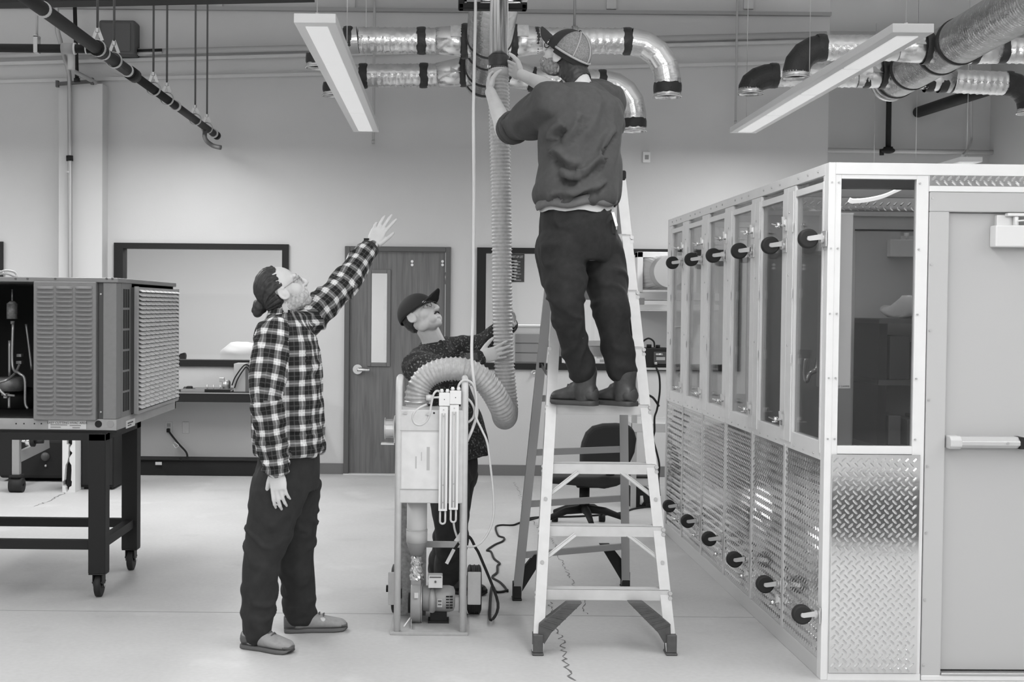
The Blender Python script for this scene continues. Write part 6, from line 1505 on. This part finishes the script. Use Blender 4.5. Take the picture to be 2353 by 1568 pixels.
# ------------------------------------------------------------------ 1: man in the plaid shirt, pointing up
def plaid_man():
    Yc = 6.10
    def w(px_, py, Y_=Yc): return W(px_, py, Y_)
    Fh, Lh, Uh = frame((.77, .20, .57)); hc = w(650, 668, 6.12)
    b = MB(); R_ = head_solid(b, hc, Fh, Lh, Uh)
    neck0, neck1 = w(655, 745, 6.12), w(651, 690, 6.12)
    limb(b, [neck0, neck1.lerp(neck0, .5), neck1], [.066, .060, .058])
    pel = w(660, 1075, 6.12)
    A, Bv = Vector((0, 1, 0)), Vector((1, 0, 0))
    loft(b, [(w(662, 1100), A*.15, Bv*.12), (w(662, 1040), A*.17, Bv*.125), (w(660, 960), A*.15, Bv*.115), (w(660, 860), A*.17, Bv*.13), (w(660, 780), A*.18, Bv*.12), (w(657, 745), A*.12, Bv*.08)], 24)
    shR, shL = w(632, 770, 5.94), w(700, 742, 6.30)
    elR, wrR = w(612, 905, 5.86), w(634, 1075, 5.88); elL, wrL = w(782, 662, 6.44), w(853, 566, 6.58)
    limb(b, [shR, elR, wrR], [.055, .042, .029]); limb(b, [shL, elL, wrL], [.055, .043, .029])
    hand(b, wrR+Vector((.004, 0, -.005)), (w(640, 1140, 5.86)-wrR), (.25, 1, .0), -1, (.30, .34, .38, .42), .06, 1.0, .25, .62)
    hand(b, wrL, (w(886, 500, 6.62)-wrL), (.25, .95, -.10), -1, (.06, .10, .20, .42), .17, 1.0, .05, .45)
    hipR, hipL = w(646, 1100, 6.03), w(676, 1100, 6.22); knR, anR = w(600, 1290, 5.98), w(590, 1462, 5.97); knL, anL = w(680, 1290, 6.24), w(690, 1418, 6.30)
    limb(b, [hipR, knR, anR], [.092, .062, .042]); limb(b, [hipL, knL, anL], [.092, .062, .042])
    for an, to in ((anR, (.11, -.06)), (anL, (.14, -.02))): limb(b, [an, Vector((an.x+to[0]*.15, an.y+to[1]*.15, .07)), Vector((an.x+to[0]*.8, an.y+to[1]*.8, .052))], [.038, .030, .020])
    me = remesh(b, .0042, 2); face_detail(me, hc, R_)
    p = link('person', me, skin); tag(p, 'man in a plaid shirt with tied-back hair, standing and raising one arm to the pipe', 'person', 'technicians')
    eyes(p, hc, R_)
    # hair pulled back into a bun
    c = hc
    skin_patch('hair', p.data, hc, R_, hair_fn([(-.10, -.055), (-.045, -.04), (-.03, -.005), (-.005, .016), (.02, .020), (.05, .012), (.08, .020), (.11, .034), (.14, .040)], -.082, .3, .055), hairm, p, .013, lambda l, f, u: (np.sin(np.arctan2(l, u+.02)*44)*.0020+np.sin(np.arctan2(l, u+.02)*19+1)*.0022), .001)
    h = MB(); bc = w(598, 703, 6.12); h.sphere(bc, (.034, .034, .038), 16, 12); h.sphere(bc+Vector((-.012, 0, -.03)), (.022, .025, .024), 14, 10); h.sphere(bc+Vector((-.028, 0, -.018)), (.014, .02, .016), 12, 8); h.sphere(bc+Vector((.022, 0, .012)), .024, 12, 8)
    me = remesh(h, .005, 2); wrinkle(me, .006, 26, 3); link('hair_bun', me, hairm, p)
    # short beard on the jaw, thin glasses
    skin_patch('beard', p.data, hc, R_, beard_fn(), M('beard_grey', .46, .8, 0, 90, .35), p, .002)
    gl = MB()
    for s in (-1, 1):
        gl.tube([c+R_ @ Vector((s*.033+.021*cos(a), .096, .005+.016*sin(a))) for a in [2*pi*k/16 for k in range(17)]], .0014, 6); gl.tube([c+R_ @ Vector(v) for v in ((s*.054, .094, .008), (s*.076, .04, .012), (s*.080, -.012, .010))], .0016, 6)
    gl.tube([c+R_ @ Vector(v) for v in ((-.012, .097, .006), (0, .102, .009), (.012, .097, .006))], .0016, 6)
    O('glasses', gl, M('glasses_metal', .35, .3, .7), p)
    # shirt
    s = MB()
    loft(s, [(w(664, 1041), A*.200, Bv*.160), (w(664, 1020), A*.200, Bv*.160), (w(662, 960), A*.185, Bv*.158), (w(660, 880), A*.20, Bv*.158), (w(658, 810), A*.215, Bv*.150), (w(660, 765), A*.205, Bv*.118), (w(660, 738), A*.135, Bv*.092), (w(660, 722), A*.078, Bv*.074)], 32)
    cufR = wrR.lerp(elR, .02); cufL = wrL.lerp(elL, .06)
    limb(s, [shR, shR.lerp(elR, .5)+Vector((-.012, 0, 0)), elR, elR.lerp(wrR, .55), cufR], [.088, .082, .076, .068, .054], 20)
    limb(s, [shL, shL.lerp(elL, .5), elL, elL.lerp(wrL, .5), cufL], [.086, .078, .069, .060, .045], 20)
    limb(s, [shR.lerp(shL, .1), shR.lerp(shL, .9)], [.085, .085])
    me = remesh(s, .008, 4)
    wrinkle(me, .020, 8, 2, (1, 1, 1.1), .002, 16)
    for pts, w_, d_ in (([(690, 800, 5.97), (715, 850, 5.98), (735, 880, 6.0)], .018, .012), ([(660, 980, 5.95), (700, 1000, 5.96), (740, 985, 6.0)], .018, .012), ([(600, 880, 5.78), (620, 905, 5.78), (640, 900, 5.80)], .014, .012), ([(605, 1010, 5.80), (625, 1030, 5.80), (645, 1020, 5.82)], .012, .010)): fold_line(me, [w(*q) for q in pts], w_, d_)
    T0, T1 = w(664, 1060), w(658, 735)
    plaid_uv(me, [(T0, T1, .165, (-1, -.2, 0), 0), (shR+Vector((0, 0, .03)), elR, .070, (0, -1, 0), .10), (elR, wrR, .066, (0, -1, 0), .10), (shL, elL, .07, (0, -1, 0), .08), (elL, wrL, .062, (0, -1, 0), .0)])
    pm = plaid_mat(); sh = link('shirt', me, pm, p)
    # collar leaves, placket and the untucked hem
    cb = MB(); nc = w(660, 728, 6.12)
    for a0, a1 in ((radians(10), radians(170)), (radians(190), radians(350))):
        r0 = []; r1 = []
        for k in range(9):
            a = a0+(a1-a0)*k/8; r0.append(nc+Vector((cos(a-pi/2)*.078+.0, sin(a-pi/2)*.078, .035-.014*cos(a-pi/2)))); r1.append(nc+Vector((cos(a-pi/2)*.100+.006*cos(a-pi/2), sin(a-pi/2)*.105, -.016-.022*max(0, cos(a-pi/2)))))
        cb.grid([r0, r1], True)
    co_ = O('collar', cb, pm, sh); so = co_.modifiers.new('t', 'SOLIDIFY'); so.thickness = .006
    uvl = co_.data.uv_layers.new(name='cloth')
    for l in co_.data.loops: v = co_.data.vertices[l.vertex_index].co; uvl.data[l.index].uv = (math.atan2(v.y-nc.y, v.x-nc.x)*.09, v.z)
    O('cuff', MB().ring(cufL-(wrL-elL).normalized()*.022, cufL+(wrL-elL).normalized()*.012, .049, .041, 24), M('cuff_dark', .03, .8), sh)
    wd = (wrL-elL).normalized(); wp = wrL-wd*.002
    O('watch', MB().ring(wp-wd*.012, wp+wd*.010, .036, .031, 24).box(wp+Vector((-.035, -.025, .018)), wp+Vector((-.010, .012, .040))), black, p)
    # trousers
    t = MB()
    loft(t, [(w(661, 1120), A*.165, Bv*.140), (w(661, 1085), A*.170, Bv*.142), (w(662, 1045), A*.162, Bv*.138), (w(662, 1020), A*.15, Bv*.125)], 28)
    limb(t, [hipR+Vector((0, 0, -.02)), hipR.lerp(knR, .5), knR, knR.lerp(anR, .5), anR+Vector((0, 0, .01)), Vector((anR.x+.004, anR.y, .115))], [.128, .112, .086, .080, .068, .068], 20)
    limb(t, [hipL+Vector((0, 0, -.02)), hipL.lerp(knL, .5), knL, knL.lerp(anL, .5)+Vector((.004, 0, 0)), anL+Vector((0, 0, .01)), Vector((anL.x+.006, anL.y, .095))], [.125, .108, .084, .080, .074, .074], 20)
    me = remesh(t, .009, 4); wrinkle(me, .016, 7, 5, (1, 1, 1.3)); link('trousers', me, jeans, p)
    shm = M('suede_shoe', .30, .7, 0, 40, .12); sol = M('shoe_sole', .10, .6)
    shoe(p, 'shoe', G(560, 1487)+Vector((0, .0, .001)), G(672, 1503)+Vector((0, 0, .001)), shm, sol, .085, .052)
    shoe(p, 'shoe', G(654, 1453)+Vector((0, .0, .001)), G(797, 1448)+Vector((0, 0, .001)), shm, sol, .085, .052)
    return p
plaid_man()

# ------------------------------------------------------------------ 2: man behind the cart, holding the hose
def cap_dome(hc, R_, R0=(.087, .108, .088), up=.028, back=-.012, lo=-.12):
    """half-dome of a baseball cap in head space; returns a grid of points (rows from the top)"""
    rows = []
    for i in range(13):
        ph = (pi*.5+.12)*i/12
        rows.append([Vector(hc)+R_ @ Vector((R0[0]*sin(ph)*cos(2*pi*k/36), back+R0[1]*sin(ph)*sin(2*pi*k/36), up+R0[2]*cos(ph))) for k in range(36)])
    return rows
def bill(hc, R_, base_f=.078, base_u=.026, ln=.075, wd=.072, drop=.0, thick=.004, rise=0.0):
    T = []; Bt = []
    for i in range(8):
        t = i/7; rt = []; rb = []
        for k in range(13):
            s = -1+2*k/12; x = wd*s*(1-.12*t)*math.sqrt(max(0, 1-(t*.92)**4*.85)); y = base_f+.022*(1-s*s)-.03*s*s*(1-t)*.6+ln*t*(1-.28*s*s); z = base_u-.022*s*s-drop*t+rise*t
            rt.append(Vector(hc)+R_ @ Vector((x, y, z))); rb.append(Vector(hc)+R_ @ Vector((x, y, z-thick)))
        T.append(rt); Bt.append(rb)
    ring = lambda A_, B_: [A_[0], A_[-1]]
    mb = MB().grid(T, True); mb.grid([list(reversed(r)) for r in Bt], True)
    edge_t = [r[0] for r in T]+T[-1][1:]+[r[-1] for r in reversed(T)][1:]; edge_b = [r[0] for r in Bt]+Bt[-1][1:]+[r[-1] for r in reversed(Bt)][1:]
    mb.grid([edge_t, edge_b], False); return mb
def hose_man():
    Yc = 7.22
    def w(px_, py, Y_=Yc): return W(px_, py, Y_)
    Fh, Lh, Uh = frame((.70, -.42, .58)); hc = w(966, 724, 7.16)
    b = MB(); R_ = head_solid(b, hc, Fh, Lh, Uh)
    limb(b, [w(1000, 800, 7.20), w(990, 772, 7.18), w(976, 748, 7.17)], [.068, .060, .060])
    ax = (w(1000, 800)-w(1040, 1060)).normalized(); A = Vector((.25, 1, 0)).normalized(); Bv = A.cross(ax).normalized()
    loft(b, [(w(1040, 1075), A*.15, Bv*.12), (w(1030, 1000), A*.15, Bv*.12), (w(1012, 900), A*.165, Bv*.125), (w(1000, 830), A*.17, Bv*.115), (w(1000, 800), A*.11, Bv*.08)], 24)
    shR, shL = w(962, 842, 7.06), w(1030, 812, 7.38)
    elR, wrR = w(1024, 866, 6.86), w(1102, 822, 6.80); elL, wrL = w(1105, 800, 7.34), w(1176, 745, 7.10)
    limb(b, [shR, elR, wrR], [.055, .043, .029]); limb(b, [shL, elL, wrL], [.055, .043, .030])
    hand(b, wrR, w(1168, 804, 6.79)-wrR, (.15, 1, .1), 1, (.30, .30, .32, .36), .13, .92, .2, .75)
    hand(b, wrL, (w(1181, 706, 7.00)-wrL), (-.75, -.55, .2), 1, (.45, .5, .5, .5), .05, .96, .3, .6)
    hipR, hipL = w(1028, 1080, 7.14), w(1050, 1080, 7.34); knR, anR = w(1040, 1225, 7.10), w(1030, 1335, 7.18); knL, anL = w(1032, 1225, 7.32), w(1012, 1335, 7.36)
    limb(b, [hipR, knR, anR], [.09, .06, .042]); limb(b, [hipL, knL, anL], [.09, .06, .042])
    for an in (anR, anL): limb(b, [an, Vector((an.x+.01, an.y-.01, .07)), Vector((an.x+.10, an.y-.03, .05))], [.038, .03, .02])
    me = remesh(b, .0042, 2); face_detail(me, hc, R_)
    p = link('person', me, skin); tag(p, 'man in black cap and dark jacket behind the blower cart, holding the hose', 'person', 'technicians')
    eyes(p, hc, R_)
    o = O('cap', MB().grid(cap_dome(hc, R_, (.092, .114, .102), .026, -.014), True, True), M('cap_black', .018, .8), p); so = o.modifiers.new('t', 'SOLIDIFY'); so.thickness = .004
    O('cap_bill', bill(hc, R_, .076, .038, .080, .074, .0, .004, .016), M('cap_black', .018, .8), p)
    skin_patch('hair', p.data, hc, R_, hair_fn([(-.10, -.05), (-.045, -.035), (-.03, .0), (-.02, .012), (.04, .020)], -.075, .045), hairm, p, .006)
    O('moustache', MB().tube([hc+R_ @ Vector(v) for v in ((-.026, .086, -.058), (-.012, .098, -.049), (0, .101, -.0475), (.012, .098, -.049), (.026, .086, -.058))], [.003, .0055, .005, .0055, .003], 8), hairm, p)
    gl = MB()
    for s in (-1, 1):
        gl.tube([hc+R_ @ Vector((s*.034+.022*cos(a), .097, .005+.017*sin(a))) for a in [2*pi*k/16 for k in range(17)]], .0014, 6); gl.tube([hc+R_ @ Vector(v) for v in ((s*.056, .094, .008), (s*.078, .04, .012), (s*.081, -.012, .012))], .0020, 6)
    O('glasses', gl, darkgrey, p)
    # jacket
    s = MB()
    loft(s, [(w(1062, 1050), A*.185, Bv*.150), (w(1055, 1020), A*.185, Bv*.148), (w(1040, 960), A*.175, Bv*.145), (w(1015, 890), A*.19, Bv*.145), (w(998, 835), A*.195, Bv*.13), (w(1000, 805), A*.14, Bv*.095), (w(1000, 786), A*.085, Bv*.078)], 30)
    limb(s, [shR, shR.lerp(elR, .5), elR, elR.lerp(wrR, .5), wrR-(wrR-elR)*.08], [.088, .082, .072, .060, .046], 20)
    limb(s, [shL, shL.lerp(elL, .5), elL, elL.lerp(wrL, .5), wrL-(wrL-elL)*.05], [.085, .078, .070, .058, .045], 20)
    limb(s, [shR.lerp(shL, .08), shR.lerp(shL, .92)], [.088, .085])
    me = remesh(s, .009, 4); wrinkle(me, .018, 7, 9, (1, 1, 1), .003, 14)
    jm = M('speckled_jacket', .030, .9, 0, 55, .0)
    nt = jm.node_tree
    if 'spk' not in nt.nodes:
        tc = nt.nodes.new('ShaderNodeTexCoord'); n = nt.nodes.new('ShaderNodeTexNoise'); n.name = 'spk'; n.inputs['Scale'].default_value = 85; n.inputs['Detail'].default_value = 3; nt.links.new(tc.outputs['Object'], n.inputs['Vector'])
        r = nt.nodes.new('ShaderNodeValToRGB'); r.color_ramp.elements[0].position = .56; r.color_ramp.elements[0].color = (.020, .020, .020, 1); r.color_ramp.elements[1].position = .72; r.color_ramp.elements[1].color = (.26, .26, .26, 1)
        nt.links.new(n.outputs['Fac'], r.inputs[0]); nt.links.new(r.outputs[0], nt.nodes['Principled BSDF'].inputs['Base Color'])
    jk = link('jacket', me, jm, p)
    cw_ = (wrR-elR).normalized(); O('cuff', MB().tube([wrR-cw_*.075, wrR-cw_*.03, wrR+cw_*.002], [.054, .046, .042], 24), M('cuff_knit', .07, .9), jk)
    t = MB()
    loft(t, [(w(1040, 1110), A*.155, Bv*.130), (w(1042, 1070), A*.16, Bv*.132), (w(1044, 1035), A*.15, Bv*.12)], 26)
    limb(t, [hipR, hipR.lerp(knR, .5), knR, knR.lerp(anR, .5), Vector((anR.x, anR.y, .10))], [.118, .102, .085, .08, .074], 20)
    limb(t, [hipL, hipL.lerp(knL, .5), knL, knL.lerp(anL, .5), Vector((anL.x, anL.y, .10))], [.118, .102, .085, .08, .074], 20)
    me = remesh(t, .010, 4); wrinkle(me, .016, 7, 12, (1, 1, 1.2)); link('trousers', me, jeans, p)
    for an in (anR, anL): shoe(p, 'shoe', (an.x-.06, an.y+.03, .001), (an.x+.21, an.y-.06, .001), M('work_shoe', .024, .5), black, .085, .05)
    return p
hose_man()

# ------------------------------------------------------------------ 3: man on the ladder
def ladder_man():
    Yc = 6.15
    def w(px_, py, Y_=Yc): return W(px_, py, Y_)
    zs = step_z[3]+.0005
    Fh, Lh, Uh = frame((-.66, .50, .56)); hc = w(1299, 128, 6.22)
    b = MB(); R_ = head_solid(b, hc, Fh, Lh, Uh)
    limb(b, [w(1330, 205, 6.17), w(1322, 178, 6.18), w(1308, 148, 6.20)], [.068, .062, .060])
    A = Vector((.92, .38, 0)).normalized(); Bv = Vector((-.38, .92, 0)).normalized()
    loft(b, [(w(1330, 600), A*.155, Bv*.115), (w(1328, 540), A*.165, Bv*.12), (w(1326, 470), A*.15, Bv*.11), (w(1332, 380), A*.155, Bv*.11), (w(1336, 290), A*.175, Bv*.12), (w(1334, 230), A*.165, Bv*.10), (w(1330, 203), A*.10, Bv*.075)], 24)
    shL, shR = w(1272, 240, 6.10), w(1388, 236, 6.26)
    elL, wrL = w(1163, 303, 6.48), w(1127, 212, 6.80)
    elR, wrR = w(1290, 215, 6.70), w(1199, 172, 6.83)
    limb(b, [shL, shL.lerp(elL, .5), elL, elL.lerp(wrL, .35), wrL], [.055, .052, .044, .043, .029]); limb(b, [shR, elR, elR.lerp(wrR, .35), wrR], [.055, .045, .042, .029])
    hand(b, wrL, (-.12, .78, .62), (1, .12, .05), -1, (.42, .46, .48, .50), .04, .98, 1.0, 1.0)
    hand(b, wrR, (-.40, .82, .40), (-.9, -.3, .1), 1, (.40, .44, .46, .48), .04, .98, .8, .9)
    hipL, hipR = w(1290, 570, 6.10), w(1376, 570, 6.22); knL, knR = w(1303, 705, 6.02), w(1402, 705, 6.12)
    anL = w(1342, 862, 6.14); anR = w(1429, 862, 6.16)
    limb(b, [hipL, knL, anL], [.092, .063, .042]); limb(b, [hipR, knR, anR], [.092, .063, .042])
    for an in (anL, anR): limb(b, [an, Vector((an.x+.012, an.y+.0, zs+.09)), Vector((an.x-.02, an.y+.02, zs+.05))], [.036, .028, .018])
    me = remesh(b, .0042, 2); face_detail(me, hc, R_)
    p = link('person', me, skin); tag(p, 'man in grey sweatshirt and trucker cap standing on the ladder, fixing the pipe', 'person', 'technicians')
    eyes(p, hc, R_)
    skin_patch('hair', p.data, hc, R_, hair_fn([(-.10, -.045), (-.045, -.030), (-.03, .006), (-.02, .018), (.04, .024)], -.092, .045), hairm, p, .008)
    skin_patch('beard', p.data, hc, R_, beard_fn(), M('beard_dark', .26, .8, 0, 90, .5), p, .0025)
    gl = MB()
    for s in (-1, 1):
        gl.tube([hc+R_ @ Vector((s*.034+.023*cos(a), .097, .004+.018*sin(a))) for a in [2*pi*k/16 for k in range(17)]], .0022, 6); gl.tube([hc+R_ @ Vector(v) for v in ((s*.057, .094, .008), (s*.079, .04, .012), (s*.082, -.014, .010))], .0026, 6)
    O('glasses', gl, black, p)
    # trucker cap: black front, grey mesh back with pale seams
    rows = cap_dome(hc, R_, (.094, .116, .108), .022, -.010)
    front = [[r[k % 36] for k in range(1, 18)] for r in rows]; backp = [[r[k % 36] for k in range(17, 38)] for r in rows]
    capf = O('cap_front', MB().grid(front, True), M('cap_black', .018, .8), p); capf.modifiers.new('t', 'SOLIDIFY').thickness = .004
    meshm = M('cap_mesh', .23, .9, 0, 160, .35)
    # cut an opening at the back above the strap
    bb = [[q for q in r] for r in backp]
    cb_ = O('cap_mesh_back', MB().grid(bb[:12], True), meshm, p); cb_.modifiers.new('t', 'SOLIDIFY').thickness = .003
    O('cap_strap', MB().grid([[q+(q-hc).normalized()*.002 for q in bb[11]], [q+(q-hc).normalized()*.002-R_ @ Vector((0, 0, .012)) for q in bb[12]]], True), M('cap_black', .018, .8), p)
    for k in (5, 15, 10):
        cl = [bb[i][k]+(bb[i][k]-hc).normalized()*.003 for i in range(12)]; O('cap_seam', MB().tube(cl, .0035, 6), M('cap_seam', .40, .8), p)
    O('cap_edge', MB().tube([q+(q-hc).normalized()*.002 for q in bb[11]], .0055, 8), M('cap_seam', .40, .8), p)
    O('cap_button', MB().sphere(rows[0][0]+R_ @ Vector((0, 0, .003)), (.008, .008, .005), 12, 8, R_), black, p)
    O('cap_bill', bill(hc, R_, .084, .034, .088, .086, .0, .004, .02), M('cap_black', .018, .8), p)
    # sweatshirt with rolled sleeves
    s = MB()
    loft(s, [(w(1325, 470), A*.190, Bv*.150), (w(1325, 455), A*.205, Bv*.160), (w(1327, 420), A*.205, Bv*.162), (w(1332, 360), A*.195, Bv*.155), (w(1337, 290), A*.20, Bv*.150), (w(1336, 240), A*.195, Bv*.135), (w(1332, 212), A*.135, Bv*.10), (w(1328, 194), A*.082, Bv*.078)], 32)
    slL = elL+(shL-elL)*.24
    limb(s, [shL, shL.lerp(slL, .5)+Vector((0, 0, -.01)), slL], [.105, .096, .074], 22)
    limb(s, [shR, shR.lerp(elR, .5), elR.lerp(shR, .12)], [.095, .085, .072], 22); limb(s, [shL.lerp(shR, .05), shL.lerp(shR, .95)], [.095, .095])
    me = remesh(s, .008, 4); wrinkle(me, .022, 6.0, 21, (1.0, 1.0, .9), .002, 12)
    Yb = 5.99
    for pts, w_, d_ in (([(1262, 322, Yb), (1275, 316, Yb), (1300, 300, Yb), (1312, 292, Yb)], .022, .024), ([(1255, 336, Yb), (1275, 365, Yb), (1300, 385, Yb), (1345, 392, Yb)], .020, .018), ([(1290, 420, Yb), (1330, 412, Yb), (1365, 395, Yb), (1395, 355, Yb), (1412, 300, Yb+.1)], .020, .020),
                         ([(1252, 462, Yb), (1300, 455, Yb), (1350, 447, Yb), (1400, 425, Yb+.05)], .016, .016), ([(1275, 400, Yb), (1310, 420, Yb), (1340, 415, Yb)], .018, .014), ([(1215, 262, 6.2), (1225, 285, 6.2), (1235, 310, 6.2)], .014, .014), ([(1190, 262, 6.3), (1200, 290, 6.3), (1215, 320, 6.25)], .014, .016), ([(1300, 340, Yb), (1330, 300, Yb), (1345, 260, Yb)], .018, .010)):
        fold_line(me, [w(*q) for q in pts], w_*.9, d_*1.6)
    sw = M('sweatshirt', .062, .85, 0, 45, .12); sh = link('sweatshirt', me, sw, p)
    d = (slL-shL).normalized()
    for k, (o_, r_) in enumerate(((.030, .084), (.056, .080), (.078, .072))): O('rolled_cuff', MB().tube([slL+d*(o_-.014), slL+d*(o_-.006), slL+d*(o_+.008), slL+d*(o_+.014)], [r_-.010, r_, r_-.001, r_-.014], 26), sw, sh)
    hem = []
    for z_, e in ((478, 1.0), (470, 1.03), (456, 1.02)): hem.append([w(1325, z_)+A*(.196*e)*cos(2*pi*k/40)+Bv*(.155*e)*sin(2*pi*k/40)+Vector((0, 0, .008*sin(k*.9)+.012*cos(2*pi*k/40))) for k in range(40)])
    O('hem_band', MB().grid(hem, True, True), M('hem_band', .13, .85, 0, 45, .1), sh).modifiers.new('t', 'SOLIDIFY').thickness = .006
    O('undershirt', MB().grid([[w(1325, y)+A*.182*cos(2*pi*k/36)+Bv*.142*sin(2*pi*k/36)+Vector((0, 0, .005*sin(k*1.3))) for k in range(36)] for y in (489, 470)], True, True), M('undershirt', .5, .8), p)
    # jeans
    t = MB()
    loft(t, [(w(1330, 600), A*.165, Bv*.135), (w(1330, 560), A*.182, Bv*.145), (w(1327, 515), A*.178, Bv*.14), (w(1326, 478), A*.172, Bv*.132)], 30)
    limb(t, [hipL, hipL.lerp(knL, .5), knL, knL.lerp(anL, .5)+Vector((-.012, 0, 0)), anL+Vector((-.012, -.004, .03))], [.118, .104, .076, .066, .066], 20)
    limb(t, [hipR, hipR.lerp(knR, .5), knR, knR.lerp(anR, .5), anR+Vector((-.006, -.004, .03))], [.116, .104, .080, .074, .072], 20)
    me = remesh(t, .009, 4); wrinkle(me, .016, 7, 31, (1, 1, 1.2)); link('jeans', me, M('black_jeans', .011, .85, 0, 40, .4), p)
    O('belt_pouch', MB().box(w(1404, 505, 6.10), w(1412, 540, 6.14)), black, p, .004); O('belt_clip', MB().bar(w(1408, 488, 6.09), w(1417, 520, 6.09), .012, .008, (0, 1, 0)), alu, p)
    bm = M('work_boot', .045, .45, 0, 25, .5); 
    for hx, tx, hy, ty in ((1370, 1268, 6.12, 6.24), (1457, 1372, 6.10, 6.26)):
        hp, tp = w(hx, 925, hy), w(tx, 925, ty); hp.z = zs; tp.z = zs
        shoe(p, 'boot', hp, tp, bm, M('boot_sole', .05, .6), .095, .053, .11, 0, .020)
    return p
ladder_man()
